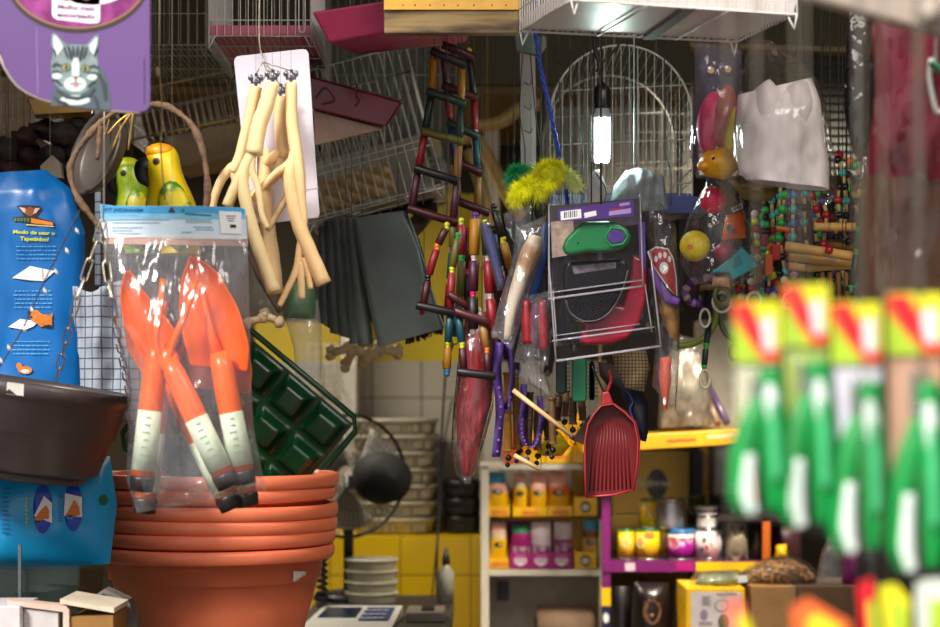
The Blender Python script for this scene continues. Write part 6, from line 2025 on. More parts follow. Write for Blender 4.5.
# ================================================================ bird toys of coloured wooden rods
pal = {'Y': mat('rod yellow', (160, 108, 14), .5, var=.1), 'G': mat('rod green', (14, 44, 30), .45), 'R': mat('rod crimson', (128, 10, 26), .45, var=.1), 'M': mat('rod maroon', (62, 8, 16), .45),
       'B': mat('rod blue', (22, 46, 90), .45), 'K': mat('rod black', (22, 16, 18), .45), 'O': mat('rod olive', (92, 84, 24), .5), 'T': mat('rod teal', (14, 64, 76), .45), 'N': mat('rod tan', (140, 98, 48), .5), 'P': mat('rod plum', (66, 16, 38), .45)}
bead = {'y': mat('bead yellow', (196, 196, 40), .3), 'b': mat('bead blue', (40, 110, 170), .25), 'w': mat('bead pearl', (206, 180, 180), .3), 'p': mat('bead pink', (206, 40, 100), .3),
  'g': mat('bead green', (40, 160, 70), .3), 'o': mat('bead orange', (226, 120, 40), .3), 'r': mat('bead red', (170, 20, 40), .25), 'v': mat('bead violet', (90, 40, 130), .3), 't': mat('bead turquoise', (60, 170, 160), .3), 'k': mat('bead black', (16, 14, 18), .25)}

def rods(pts, cols, beads, Yq, r=3.9, rb=3.0, gap=3.0):
 """string of wooden rods through pixel points, beads at the joints"""
 mb = MB(MATS['string'])
 w = [P(p[0], p[1], Yq + (p[2] if len(p) > 2 else 0)) for p in pts]
 mb.tube(w, .0008, 5)
 for i in range(len(w) - 1):
  d = (w[i + 1] - w[i])
  g = d.normalized() * L(gap, Yq)
  if cols[i % len(cols)] != '.':
   mb.use(pal[cols[i % len(cols)]]); a, b = w[i] + g, w[i + 1] - g
   mb.tube([a, a + g * .15, b - g * .15, b], [L(r * .8, Yq), L(r, Yq), L(r, Yq), L(r * .8, Yq)], 12)
 for i, p in enumerate(w):
  bc = beads[i % len(beads)]
  if bc != '.':
   mb.use(bead[bc]); mb.ball(p + V((0, 0, L(1.3, Yq))), L(rb, Yq), 10); mb.ball(p - V((0, 0, L(2.0, Yq))), L(rb * .85, Yq), 10)
 return mb

def ladder(label, Yq, left, lc, lb, right, rc, rb, rungs, topm='K'):
 bot = max(left + right, key=lambda p: p[1])
 t = thing('toy_ladder', label, 'bird toy', P(bot[0], bot[1], Yq), 'hanging toy ladders')
 build(rods(left, lc, lb, Yq), 'rail', t)
 build(rods(right, rc, rb, Yq), 'rail', t)
 for a, b, c in rungs:
  mb = MB(pal[c]); p, q_ = P(a[0], a[1], Yq - .012), P(b[0], b[1], Yq - .008)
  d = (q_ - p).normalized() * L(4, Yq)
  mb.tube([p - d, p - d * .8, q_ + d * .8, q_ + d], [L(3.4, Yq), L(4.2, Yq), L(4.2, Yq), L(3.4, Yq)], 12); build(mb, 'rung', t)
 mb = MB(MATS['string'])
 for p in (left[0], right[0]): mb.tube([P(p[0], p[1], Yq), V((P(p[0], 0, Yq).x, Yq, ZTOP))], .0008, 5)
 build(mb, 'hanging_string', t)
 return t
ladder('long toy ladder of coloured rods hanging in front of the tilted cage', 3.3,
       [(434, 54), (432, 92), (425, 131), (418, 170), (411, 213)], 'YGRP', 'wbtoy',
       [(462, 64), (461, 103), (459, 143), (457, 180), (453, 222)], 'YGNP', 'obtpy',
       [((434, 52), (463, 64), 'K'), ((430, 92), (462, 103), 'G'), ((426, 132), (459, 141), 'O'), ((418, 169), (455, 180), 'K'), ((411, 209), (454, 222), 'M')])
ladder('narrower toy ladder of maroon and navy rods right of the longest one', 3.36,
       [(443, 50), (447, 87), (450, 122), (455, 160), (458, 200)], 'PRBN', 'wbyob',
       [(469, 52), (474, 97), (475, 133), (478, 172), (478, 212)], 'KRTN', 'ybwow',
       [((446, 46), (471, 56), 'M'), ((446, 86), (474, 97), 'M'), ((450, 123), (475, 135), 'G'), ((455, 161), (479, 172), 'M'), ((460, 202), (486, 212), 'M')])
ladder('bottom toy ladder reaching down to the red wrapped bundle', 3.24,
       [(447, 226), (437, 247), (428, 278), (422, 311)], 'MRM', 'yokr',
       [(458, 236), (452, 270), (450, 312), (448, 345), (447, 372)], 'ORTY', 'gypyb',
       [((420, 306), (455, 313), 'K'), ((452, 296), (468, 306), 'M')])
ladder('short toy ladder with a black rung across the red wrapped bundle', 3.18,
       [(458, 312), (462, 345), (464, 374)], 'TM', 'yyb', [(482, 322), (487, 350), (488, 376)], 'NM', 'oov', [((461, 372), (492, 376), 'K'), ((458, 312), (486, 322), 'M')])
chains_ = [
 ([(453, 218), (453, 250), (450, 282), (448, 310)], 'OTR', 'gvy', 3.3, 'string of olive, teal and crimson rods at the left of the toy bunch'),
 ([(461, 222), (462, 258), (459, 300), (456, 340)], 'ROT', 'ygy', 3.27, 'string of crimson, olive and teal rods beside the olive one'),
 ([(475, 216), (474, 258), (473, 294), (473, 332)], 'YPK', 'vwpw', 3.22, 'thick string of yellow, plum and black rods in the middle of the toy bunch'),
 ([(485, 224), (488, 258), (490, 296), (494, 334)], 'GRR', 'ywww', 3.2, 'thick string of green and crimson rods in the toy bunch'),
 ([(492, 232), (500, 270), (508, 308)], 'BR', 'kwp', 3.24, 'string of navy and crimson rods slanting right in the toy bunch'),
 ([(494, 208), (503, 240), (511, 272)], 'KY', 'kyy', 3.3, 'string with a bright yellow rod at the right of the toy bunch'),
 ([(468, 232), (467, 272), (468, 310)], 'MK', 'rpk', 3.34, 'dark maroon string of rods at the back of the toy bunch'),
 ([(452, 338), (446, 356), (447, 372)], 'YY', 'yyb', 3.32, 'pair of yellow rods hanging lowest left of the red bundle'),
 ([(500, 268), (507, 300), (512, 330)], 'MR', 'wpw', 3.28, 'crimson string of rods right behind the purple tube')]
for pts, c_, b_, Yq, lab in chains_:
 t = thing('rod_toy', lab, 'bird toy', P(pts[-1][0], pts[-1][1], Yq), 'strings of wooden rods')
 build(rods(pts, c_, b_, Yq, r=5.2 if 'thick' in lab else 4.2, rb=3.4), 'rods', t)
 cord(t, pts[0][0], pts[0][1], Yq)
mb = MB(film('tube film', tint=(190, 190, 225), milk=.1, gloss=1.2)); mb.ptube([(484, 222, 3.16), (492, 250, 3.16), (502, 290, 3.16)], [.008, .01, .008], 12, 12)
t = thing('wrapped_tube', 'narrow clear wrapped tube with bluish content slanting in the toy bunch', 'tube', P(502, 290, 3.16)); build(mb, 'wrapper', t)
mb = MB(mat('tube blue', (50, 60, 130), .3)); mb.ptube([(484, 224, 3.16), (492, 250, 3.16), (502, 288, 3.16)], [.004, .006, .004], 10, 10); build(mb, 'stick', t); cord(t, 484, 223, 3.16)

# ================================================================ red wrapped bundle
Y = 3.28
t = thing('wrapped_bundle', 'long red bundle in a clear sleeve hanging below the toy rods', 'bundle', P(466, 484, Y))
mb = MB(mat('bundle red', (140, 20, 26), .35, var=.25, scale=30, stretch=(2, 2, .2)))
mb.bag([(466, 312), (461, 350), (456, 400), (457, 440), (463, 476)], [(496, 312), (495, 350), (492, 400), (481, 440), (472, 476)], Y, .024, 16, 36, .007, 71, env=lambda v: max(.1, math.sin(PI * min(1, v * 1.05 + .12))) ** .6, freq=40)
build(mb, 'feathers', t)
mb = MB(film('sleeve film', milk=.06, gloss=2.0, rough=.08, bump=1.0, bscale=40)); mb.bag([(464, 306), (459, 350), (453, 410), (451, 450), (455, 474), (465, 484)], [(498, 306), (498, 350), (493, 410), (482, 450), (474, 474), (470, 484)], Y, .03, 18, 40, .008, 72, env=lambda v: max(.1, math.sin(PI * min(1, v * 1.05 + .1))) ** .6, freq=36)
build(mb, 'sleeve', t); cord(t, 480, 308, Y)

# ================================================================ leash packs
gl_g = mat('leash green', (10, 116, 58), .3, var=.04); gl_k = mat('leash black', (12, 10, 12), .25, spec=.3); gl_r = mat('leash red', (150, 16, 40), .25)
blis = film('blister', tint=(252, 251, 254), milk=.01, gloss=.3, rough=.07, bump=.35, bscale=16, stretch=(1, 1, 1))
def leash(label, outl, hole, Y, th, m, parts=None):
 t = thing('retractable_leash', label, 'leash', P(sum(p[0] for p in outl) / len(outl), max(p[1] for p in outl), Y), 'retractable dog leashes')
 mb = MB(m)
 mb.slab(outl, Y, th); build(mb, 'casing', t, bevel=.006, bseg=3)
 return t
Y = 3.06
# front pack: green leash
t = thing('leash_pack', 'clear blister pack with purple header and green leash', 'blister pack', P(597, 300, Y), 'leash blister packs')
mb = MB(blis)
def panel(q_, Y0, th):
 return mb.add([P(x, y, Y0) for x, y in q_], [(0, 1, 2, 3)], False)
panel([(549, 204), (640, 194), (643, 286), (549, 299)], Y + .028, .003)
panel([(552, 224), (637, 214), (639, 280), (553, 292)], Y - .024, .001)
for a_, b_ in (((552, 224), (637, 214)), ((637, 214), (639, 280)), ((639, 280), (553, 292)), ((553, 292), (552, 224))):
 p, q_ = P(*a_, Y), P(*b_, Y)
 mb.add([p + V((0, -.024, 0)), q_ + V((0, -.024, 0)), q_ + V((0, .028, 0)), p + V((0, .028, 0))], [(0, 1, 2, 3)], False)
mb.use(film('blister edge', milk=.9, milkcol=(206, 200, 206), gloss=2.2, rough=.1))
mb.ptube([(548, 299, Y), (643, 286, Y)], .0022, 4, 6); mb.ptube([(548, 293, Y), (643, 280, Y)], .0014, 4, 6); mb.ptube([(549, 204, Y), (549, 299, Y)], .0016, 4, 6); mb.ptube([(640, 194, Y), (643, 286, Y)], .0016, 4, 6)
build(mb, 'blister', t)
mb = MB(mat('header purple', (72, 36, 122), .4, var=.05)); hq = [(558, 209.5), (633, 199.5), (634, 216), (559, 221.5)]; mb.slab(hq, Y - .03, .003); build(mb, 'header_card', t)
Yh = Y - .0306
mb = MB(inkw); mb.slab([(560.5, 211.5), (581, 209), (581.5, 218), (561, 220.3)], Yh, .0004); mb.slab([(584, 213), (596, 210.5), (596.6, 215.4), (584.6, 218)], Yh, .0004)
mb.use(inkk)
rnd = random.Random(77); x = 564
while x < 577:
 w_ = .5 + 1.2 * rnd.random(); mb.slab([(x, 212.4 - (x - 560) * .12), (x + w_, 212.4 - (x - 560) * .12), (x + w_, 218.6 - (x - 560) * .12), (x, 218.6 - (x - 560) * .12)], Yh - .0005, .0004); x += w_ + .5 + rnd.random()
mb.use(ink('lilac', (170, 140, 200))); mb.slab([(609, 211.4), (631, 208), (631, 213), (609, 215.6)], Yh, .0004); mb.slab([(619.5, 203.6), (629.5, 202), (629.6, 204.8), (619.6, 206.2)], Yh, .0004)
mb.use(cred); mb.slab([(610, 209.3), (624, 207), (624, 208), (610, 210.3)], Yh, .0004)
build(mb, 'printed_label', t); cord(t, 601, 204, Y - .03, black, .0016)
outl = [(563, 246), (566, 238), (573, 231), (579, 224.5), (584, 221.5), (610, 221), (620, 223), (628, 229), (631, 236), (629, 243), (624, 247.5), (615, 250), (608, 251), (598, 252), (590, 251), (580, 253), (570, 254.5), (565, 253)]
t2 = leash('green retractable leash in the blister pack with purple header', outl, None, Y - .014, .03, gl_g)
mb = MB(MATS['header purple']); mb.slab([(612, 229), (622, 231), (626, 236), (622, 242), (612, 244), (607, 238)], Y - .0165, .002); build(mb, 'grip_opening', t2, bevel=.0008)
mb = MB(mat('leash green edge', (14, 140, 74), .3)); mb.tube([P(x, y, Y - .0155) for x, y in [(611, 227.5), (622, 229), (628, 236), (623, 244), (611, 246), (605, 238)]], .0022, 8, closed=True)
mb.use(inkk)
for x, y in ((578, 243), (609, 241), (608, 226)): mb.ball(P(x, y, Y - .0145), .0016, 8)
build(mb, 'trim', t2)
# second pack: black leash, third red leash behind
Y2 = 3.1
t = thing('leash_pack', 'larger clear blister pack with the black leash below the green one', 'blister pack', P(605, 362, Y2), 'leash blister packs')
mb = MB(blis)
panel([(547, 262), (650, 250), (661, 346), (556, 362)], Y2 + .034, .003)
panel([(553, 300), (645, 290), (652, 332), (557, 346)], Y2 - .022, .001)
for a_, b_ in (((553, 262), (553, 346)), ((645, 252), (655, 332)), ((655, 332), (553, 346))):
 p, q_ = P(*a_, Y2), P(*b_, Y2)
 mb.add([p + V((0, -.022, 0)), q_ + V((0, -.022, 0)), q_ + V((0, .034, 0)), p + V((0, .034, 0))], [(0, 1, 2, 3)], False)
mb.use(MATS['blister edge'])
mb.ptube([(552, 341, Y2 - .01), (655, 327, Y2 - .01)], .002, 4, 6); mb.ptube([(553, 336, Y2 - .01), (640, 324, Y2 - .01)], .0012, 4, 6); mb.ptube([(553, 290, Y2 - .02), (557, 346, Y2 - .02)], .0012, 4, 6); mb.ptube([(645, 284, Y2 - .02), (652, 332, Y2 - .02)], .0012, 4, 6); mb.ptube([(556, 361, Y2), (661, 346, Y2)], .0026, 4, 6); mb.ptube([(650, 250, Y2), (661, 346, Y2)], .0018, 4, 6); mb.ptube([(549, 262, Y2), (556, 361, Y2)], .0018, 4, 6)
build(mb, 'blister', t); cord(t, 600, 256, Y2 + .035, MATS['dull wire'])
o2 = [(564, 268), (567, 262), (580, 260.5), (612, 259), (622, 258), (627, 262), (629, 271), (626, 284), (620, 298), (612, 311), (602, 320), (590, 323), (577, 320), (569, 312), (564, 296), (563, 280)]
t3 = leash('black retractable leash in the middle of the clear packs', o2, None, Y2 - .016, .036, gl_k)
mb = MB(mat('leash grey rim', (90, 84, 88), .2)); mb.ptube([(566, 300, Y2 - .017), (571, 313, Y2 - .017), (584, 321, Y2 - .017), (600, 319, Y2 - .017), (612, 309, Y2 - .017), (622, 291, Y2 - .017), (628, 270, Y2 - .017)], .0014, 40, 6); build(mb, 'rim', t3)
mb = MB(mat('leash print grey', (110, 100, 104), .4, var=.4, scale=80)); mb.slab([(572, 266), (616, 262), (616, 268), (574, 274)], Y2 - .0172, .0008); build(mb, 'printed_label', t3)
o3 = [(590, 300), (582, 334), (578, 340), (586, 345), (612, 344), (628, 338), (640, 322), (646, 300), (647, 276), (642, 258), (633, 254), (630, 280), (622, 306)]
t4 = leash('red retractable leash showing behind the black one', o3, None, Y2 + .012, .02, gl_r)
# third, rear card with violet edge
mb = MB(mat('rear card grey', (58, 50, 56), .4, var=.3, scale=40)); mb.slab([(549, 206), (641, 198), (642, 224), (550, 234)], Y2 + .045, .003); mb.use(mat('rear card violet', (84, 56, 140), .4)); mb.slab([(638, 222), (645, 222), (646, 280), (640, 281)], Y2 + .0442, .0007); mb.use(mat('rear card beige', (176, 150, 130), .5, var=.3, scale=60)); mb.slab([(551, 222), (573, 219), (575, 254), (552, 258)], Y2 + .0442, .0007)
t = thing('leash_pack', 'grey packaging card with a violet edge behind the green leash', 'blister pack', P(600, 262, Y2 + .045)); build(mb, 'card', t); cord(t, 606, 200, Y2 + .046, MATS['dull wire'])
# ================================================================ packs around the leash packs
pf = film('purse film', milk=.12, gloss=1.8, rough=.08, bump=.9, bscale=26)
pfd = film('dim film', milk=.10, milkcol=(190, 184, 190), gloss=1.8, rough=.08, bump=.9, bscale=30)
def pk(name, label, cat, px, py, Y, group=None): return thing(name, label, cat, P(px, py, Y), group)
t = pk('rawhide_pack', 'clear pouch with a cream and brown chew stick left of the leash packs', 'pack', 505, 350, 3.14)
mb = MB(mat('chew cream', (206, 190, 166), .5, col2=(150, 100, 40), scale=16, lo=.5, hi=.6))
mb.ptube([(536, 236, 3.14), (530, 254, 3.14), (520, 280, 3.14), (512, 306, 3.14), (507, 340, 3.14)], [.011, .017, .013, .010, .006], 26, 12); build(mb, 'chew_stick', t)
mb = MB(pf); mb.bag([(516, 228), (512, 262), (500, 300), (491, 332)], [(546, 216), (545, 250), (528, 300), (512, 350)], 3.14, .025, 14, 22, .008, 81, freq=30); build(mb, 'pouch', t); cord(t, 531, 220, 3.14)
t = pk('collar_pack', 'blue dog collar with dark buckle hanging left of the leash packs', 'collar', 535, 305, 3.17)
mb = MB(mat('collar blue', (36, 76, 150), .5, var=.2, scale=60)); mb.ptube([(546, 222, 3.17), (541, 256, 3.17), (534, 284, 3.17), (529, 302, 3.17)], [.006, .011, .012, .009], 18, 8, flat=.4); build(mb, 'strap', t)
mb = MB(black); mb.tube(spline([P(520, 305, 3.16), P(530, 301, 3.16), (P(548, 296, 3.16)), P(556, 288, 3.16)], 12), .0025, 8); build(mb, 'buckle', t); cord(t, 546, 222, 3.17)
for k, (x0, y0, x1, y1, m, lab) in enumerate(((526, 300, 528, 344, 'rod crimson', 'dark red marker shaped toy in the clear pouches under the blue collar'), (542, 300, 544, 350, 'leash red', 'bright red tube toy left of the black leash'), (536, 302, 536, 346, 'pack purple', 'purple tube toy between two red ones left of the leash packs'))):
 Yk = 3.13 + .02 * k
 t = pk('tube_toy', lab, 'tube toy', x1, y1, Yk, 'tube toys left of the leash packs')
 mb = MB(MATS[m]); mb.ptube([(x0, y0, Yk), ((x0 + x1) / 2, (y0 + y1) / 2, Yk), (x1, y1, Yk)], [.006, .0095, .0085], 10, 12); build(mb, 'tube', t); cord(t, x0, y0, Yk)
mb = MB(pf); mb.bag([(528, 296), (520, 330), (514, 362)], [(552, 290), (553, 330), (548, 366)], 3.15, .03, 12, 18, .01, 82, freq=30)
t = pk('plastic_pouch', 'crinkled clear pouch around the red tube toys', 'pouch', 532, 366, 3.15); build(mb, 'pouch', t); cord(t, 540, 292, 3.15)
mb = MB(crump); mb.bag([(503, 214), (506, 228), (514, 242)], [(532, 204), (536, 220), (530, 236)], 3.24, .02, 14, 10, .012, 83, freq=40)
t = pk('plastic_bag', 'crumpled clear bag top below the feather toy', 'bag', 520, 242, 3.24); build(mb, 'bag', t); cord(t, 520, 206, 3.24)
# right side
t = pk('toy_pouch', 'large clear pouch with a red paw print toy right of the leash packs', 'pouch', 668, 410, 3.16)
mb = MB(pfd); mb.bag([(634, 196), (648, 240), (652, 290), (656, 340), (652, 386)], [(662, 204), (676, 226), (679, 270), (680, 340), (676, 412)], 3.16, .03, 14, 34, .01, 84, freq=22); build(mb, 'pouch', t); cord(t, 650, 200, 3.16)
mb = MB(mat('paw red', (176, 28, 36), .35)); q_ = [(648, 252), (656, 247), (668, 249), (673, 258), (676, 276), (677, 296), (670, 290), (660, 276), (652, 264)]; mb.slab(q_, 3.15, .014)
mb.use(inkw); mb.ell(664, 268, 4.5, 6, 3.1495, .0005)
for x, y in ((656, 259), (660, 255.5), (665, 255), (669.5, 259)): mb.ell(x, y, 1.8, 3.2, 3.1495, .0005)
mb.tube([P(x, y, 3.15) for x, y in q_], .0014, 6, closed=True)
o = pk('paw_toy', 'red toy with a white paw print inside the pouch', 'toy', 664, 296, 3.15); build(mb, 'body', o, bevel=.002); cord(o, 660, 248, 3.155)
mb = MB(mat('toy violet', (110, 60, 150), .5, var=.1)); mb.ptube([(651, 268, 3.135), (658, 284, 3.135), (668, 298, 3.135), (679, 302, 3.135)], [.005, .007, .009, .006], 20, 10, flat=.5)
build(mb, 'violet_strap', label='violet strap across the lower edge of the red paw toy', cat='strap')
mb = MB(mat('toy gold', (176, 124, 30), .35, col2=(110, 70, 20), scale=50)); mb.bag([(656, 288), (660, 312), (670, 338)], [(674, 300), (679, 318), (679, 340)], 3.15, .01, 8, 12, .004, 85); o = pk('gold_toy', 'golden brown toy below the violet strap', 'toy', 672, 340, 3.15); build(mb, 'body', o); cord(o, 668, 296, 3.152)
mb = MB(mat('carrot orange', (226, 84, 40), .4, var=.1)); mb.bag([(660, 358), (659, 380), (664, 409)], [(671, 356), (671, 382), (667, 410)], 3.17, .012, 8, 14, .003, 86); mb.use(inkw); mb.ell(664.5, 401, 1.6, 4, 3.157, .0006)
o = pk('carrot_toy', 'orange carrot shaped toy with a white spot low in the pouch', 'toy', 665, 410, 3.17); build(mb, 'body', o); cord(o, 665, 357, 3.17)
t = pk('net_pouch', 'beige lacy net pouch below the leash packs', 'pouch', 634, 392, 3.2)
mb = MB(grid_mat('lace', (150, 132, 96), (90, 70, 40), .006, .006, .3, rough=.8)); mb.bag([(612, 352), (614, 368), (626, 388)], [(646, 350), (650, 368), (644, 392)], 3.2, .02, 12, 12, .008, 87, freq=30); build(mb, 'pouch', t); cord(t, 628, 352, 3.2)
t = pk('dark_sock', 'dark navy fabric toy hanging right of the red scoop', 'toy', 640, 442, 3.25)
mb = MB(mat('navy fabric', (22, 22, 40), .7, var=.3)); mb.bag([(617, 380), (624, 400), (634, 424), (639, 440)], [(640, 384), (648, 404), (649, 428), (646, 442)], 3.25, .02, 10, 16, .006, 88, freq=24); build(mb, 'body', t)
mb = MB(mat('navy thread', (50, 60, 130), .6)); mb.ptube([(628, 392, 3.226), (633, 402, 3.226), (630, 410, 3.226), (638, 430, 3.226)], .0016, 16, 6); build(mb, 'string', t); cord(t, 628, 382, 3.25)
t = pk('dark_cloth', 'dark brown fabric hanging behind the red scoop handle', 'cloth', 625, 395, 3.3)
mb = MB(mat('brown fabric', (34, 24, 20), .8, var=.3)); mb.bag([(598, 362), (600, 376), (606, 384)], [(632, 366), (640, 380), (634, 398)], 3.3, .02, 12, 12, .01, 89); build(mb, 'cloth', t); cord(t, 612, 364, 3.3)
# green combs
for x0, x1, y0, y1, m, lab, Yk in ((572, 587, 358, 402, mat('comb green', (12, 96, 60), .35), 'green flat brush handle hanging below the leash packs', 3.22), (556, 567, 358, 394, mat('comb dark green', (10, 46, 32), .4), 'dark green comb left of the green brush handle', 3.24), (589, 595, 362, 400, mat('comb black green', (12, 26, 22), .4), 'narrow black comb right of the green brush handle', 3.24)):
 mb = MB(m); mb.slab(rrect(x0, y0, x1, y1, 4), Yk, .012)
 t = pk('grooming_comb', lab, 'comb', (x0 + x1) / 2, y1, Yk, 'combs below the leash packs'); build(mb, 'handle', t, bevel=.003)
 mb = MB(m)
 for i in range(8): mb.ptube([(x1, y0 + 6 + i * 4, Yk + .006), (x1 + 3, y0 + 6 + i * 4, Yk + .006)], .0009, 2, 5)
 build(mb, 'teeth', t); cord(t, (x0 + x1) / 2, y0, Yk + .006)

# ================================================================ red litter scoop / dustpan
Y = 3.2
t = pk('dustpan', 'small red ribbed dustpan hanging below the leash packs', 'dustpan', 611, 496, Y)
rd = mat('dustpan red', (104, 5, 11), .45, var=.06); rde = mat('dustpan rim', (170, 44, 50), .35)
ol = [(601, 406), (613, 404), (624, 412), (634, 422), (638, 440), (637, 466), (633, 490), (612, 495), (586, 497), (585, 470), (585, 440), (588, 424), (594, 414)]
mb = MB(rd); mb.slab(ol, Y + .004, .003); build(mb, 'pan', t)
mb = MB(rd)
for i in range(11):
 f = i / 10
 x0, x1 = 597 + f * 27, 589.5 + f * 41
 y0 = 424 - 7 * math.sin(PI * f); mb.tube([P(x0, y0 + 3, Y + .0035), P((x0 * .4 + x1 * .6), 452, Y + .0035), P(x1, 489.5 - f * 3 + 2, Y + .0035)], .0014, 6)
build(mb, 'ribs', t)
mb = MB(rd)
n = len(ol)
wl_ = [P(x, y, Y + .004) for x, y in ol]
for i in range(n):
 if i in (6, 7): continue
 a, b = wl_[i], wl_[(i + 1) % n]
 mb.add([a, b, b + V((0, -.026, 0)), a + V((0, -.026, 0))], [(0, 1, 2, 3)], False)
build(mb, 'side_wall', t, solid=.002)
mb = MB(rde); ed = [P(x, y, Y - .022) for x, y in ol]
mb.tube(ed[8:] + ed[:7], .0014, 6); mb.tube([P(633, 490, Y + .002), P(612, 495, Y + .002), P(586, 497, Y + .002)], .0022, 6); build(mb, 'rim', t)
mb = MB(rde); mb.slab([(603, 392), (609, 391), (614, 404), (601, 406)], Y - .016, .014); build(mb, 'handle', t, bevel=.003)
mb = MB(black); mb.ptube([(605, 394, Y - .01), (598, 380, Y - .01), (592, 366, Y - .01)], .0022, 10, 6); mb.tube([P(592, 366, Y - .01), V((P(592, 0, Y).x, Y + .06, ZTOP))], .0012, 5); build(mb, 'hanging_cord', t)
mb = MB(cred); mb.ptube([(607, 392, Y), (611, 380, Y), (609, 370, Y)], .003, 10, 6)
build(mb, 'red_clip', label='small red clip above the dustpan handle', cat='clip')

# ================================================================ bamboo chimes, lanyards and sticks
bam = [mat('bamboo brown', (120, 86, 48), .5, var=.25, scale=50), mat('bamboo dark', (76, 52, 30), .5, var=.25, scale=50), mat('bamboo gold', (176, 124, 36), .5, var=.2, scale=50)]
rnd = random.Random(21)
posn = ['leftmost', 'second from left', 'third from left', 'fourth from left', 'fifth from left', 'sixth from left', 'seventh from left', 'fourth from right', 'third from right', 'second from right', 'rightmost']
for k, (x, y0, y1) in enumerate(((507, 372, 452), (515, 376, 448), (523, 400, 438), (530, 392, 446), (537, 408, 450), (545, 412, 440), (552, 398, 444), (559, 394, 420), (566, 390, 416), (573, 398, 424), (581, 394, 420))):
 Yk = 3.3 + .03 * (k % 3)
 t = pk('bamboo_chime', posn[k] + ' brown bamboo tube in the row of hanging chimes', 'chime', x, y1, Yk, 'hanging bamboo chimes')
 mb = MB(bam[2] if k < 2 else bam[k % 2]); L_ = (y1 - y0)
 sl = rnd.gauss(0, 2)
 mb.ptube([(x, y0, Yk), (x + sl * .3, y0 + L_ * .3, Yk), (x + sl * .7, y0 + L_ * .7, Yk), (x + sl, y1, Yk)], [L(3.2, Yk), L(3.8, Yk), L(3.8, Yk), L(3.4, Yk)], 14, 12)
 for f in (.02, .5, .98):
  p = P(x + sl * f, y0 + L_ * f, Yk); mb.tube([p + V((0, 0, .002)), p - V((0, 0, .002))], L(4.3, Yk), 12)
 build(mb, 'tube', t)
 mb = MB(bead['k']); mb.ball(P(x + sl, y1 + 6, Yk), L(3.2, Yk), 10); mb.use(bead['v' if k % 2 else 'k']); mb.ball(P(x + sl - 1, y1 + 13, Yk), L(2.6, Yk), 8)
 mb.use(MATS['string']); mb.tube([P(x + sl, y1, Yk), P(x + sl - 1, y1 + 14, Yk)], .0007, 5); build(mb, 'bead', t); cord(t, x, y0, Yk)
lan = mat('lanyard purple', (66, 36, 110), .5, var=.1); lan2 = mat('lanyard print', (150, 90, 170), .5)
for k, (pp, wd, lab) in enumerate((([(500, 342), (497, 372), (500, 410), (496, 457)], .0075, 'wide purple lanyard hanging at the left of the chimes'), ([(508, 340), (512, 380), (506, 412), (501, 400)], .005, 'dark purple lanyard loop beside the wide one'), ([(524, 384), (523, 410), (521, 430), (526, 446)], .006, 'purple lanyard with pink print among the chimes'), ([(540, 396), (541, 424), (535, 444), (528, 448)], .005, 'dark purple ribbon curling up between the chimes'))):
 Yk = 3.26 + .012 * k
 t = pk('lanyard', lab, 'lanyard', pp[-1][0], max(p[1] for p in pp), Yk, 'purple lanyards')
 w_ = spline([P(x, y, Yk) for x, y in pp], 26)
 mb = MB(lan)
 vs = []
 for i, p in enumerate(w_): vs += [p + V((-wd, .004 * math.sin(i * .5), 0)), p + V((wd, -.004 * math.sin(i * .5), 0))]
 mb.add(vs, [(2 * i, 2 * i + 1, 2 * i + 3, 2 * i + 2) for i in range(25)]); build(mb, 'ribbon', t, solid=.0015)
 mb = MB(lan2)
 for i in range(12, 25, 2): mb.box(w_[i] + V((wd * .15, -.006, 0)), (wd * .5, .001, .0035))
 build(mb, 'printed_lettering', t); cord(t, pp[0][0], pp[0][1], Yk)
for a, b, r, lab in (((513, 390), (572, 436), 2.4, 'long pale split stick slanting through the chimes'), ((514, 455), (541, 470), 2.2, 'short pale stick slanting below the chimes')):
 mb = MB(mat('stick pale', (206, 176, 120), .5, var=.15)); p, q_ = P(a[0], a[1], 3.22), P(b[0], b[1], 3.22); mb.tube([p, q_], L(r, 3.22), 8)
 mb.use(MATS['string']); mb.tube([p, V((p.x, p.y, ZTOP))], .0006, 4); mb.tube([q_, V((q_.x, q_.y, ZTOP))], .0006, 4)
 build(mb, 'wooden_stick', label=lab, cat='stick')
mb = MB(crump); mb.bag([(520, 362), (519, 376), (528, 384)], [(536, 360), (548, 380), (552, 396)], 3.2, .015, 10, 12, .008, 90, freq=40); t = pk('plastic_bag', 'crumpled clear bag end hanging over the chimes', 'bag', 540, 396, 3.2); build(mb, 'bag', t); cord(t, 528, 361, 3.2)
mb = MB(mat('hang tag dark', (62, 44, 22), .6)); mb.slab([(572, 440), (590, 414), (592, 440), (585, 445)], 3.3, .006)
t = pk('hang_tag', 'dark brown triangular tag left of the dustpan', 'tag', 585, 445, 3.3); build(mb, 'tag', t, bevel=.001); cord(t, 590, 415, 3.303)
# little flower shaped yellow tags below chimes
mb = MB(mat('toy bright yellow', (232, 196, 20), .5)); mb.bag([(540, 440), (536, 448), (541, 456)], [(560, 432), (570, 446), (562, 456)], 3.5, .02, 12, 12, .01, 91, freq=30)
t = pk('yellow_toy', 'bright yellow soft toy behind the chime ends', 'toy', 552, 456, 3.5); build(mb, 'body', t); cord(t, 550, 438, 3.5)

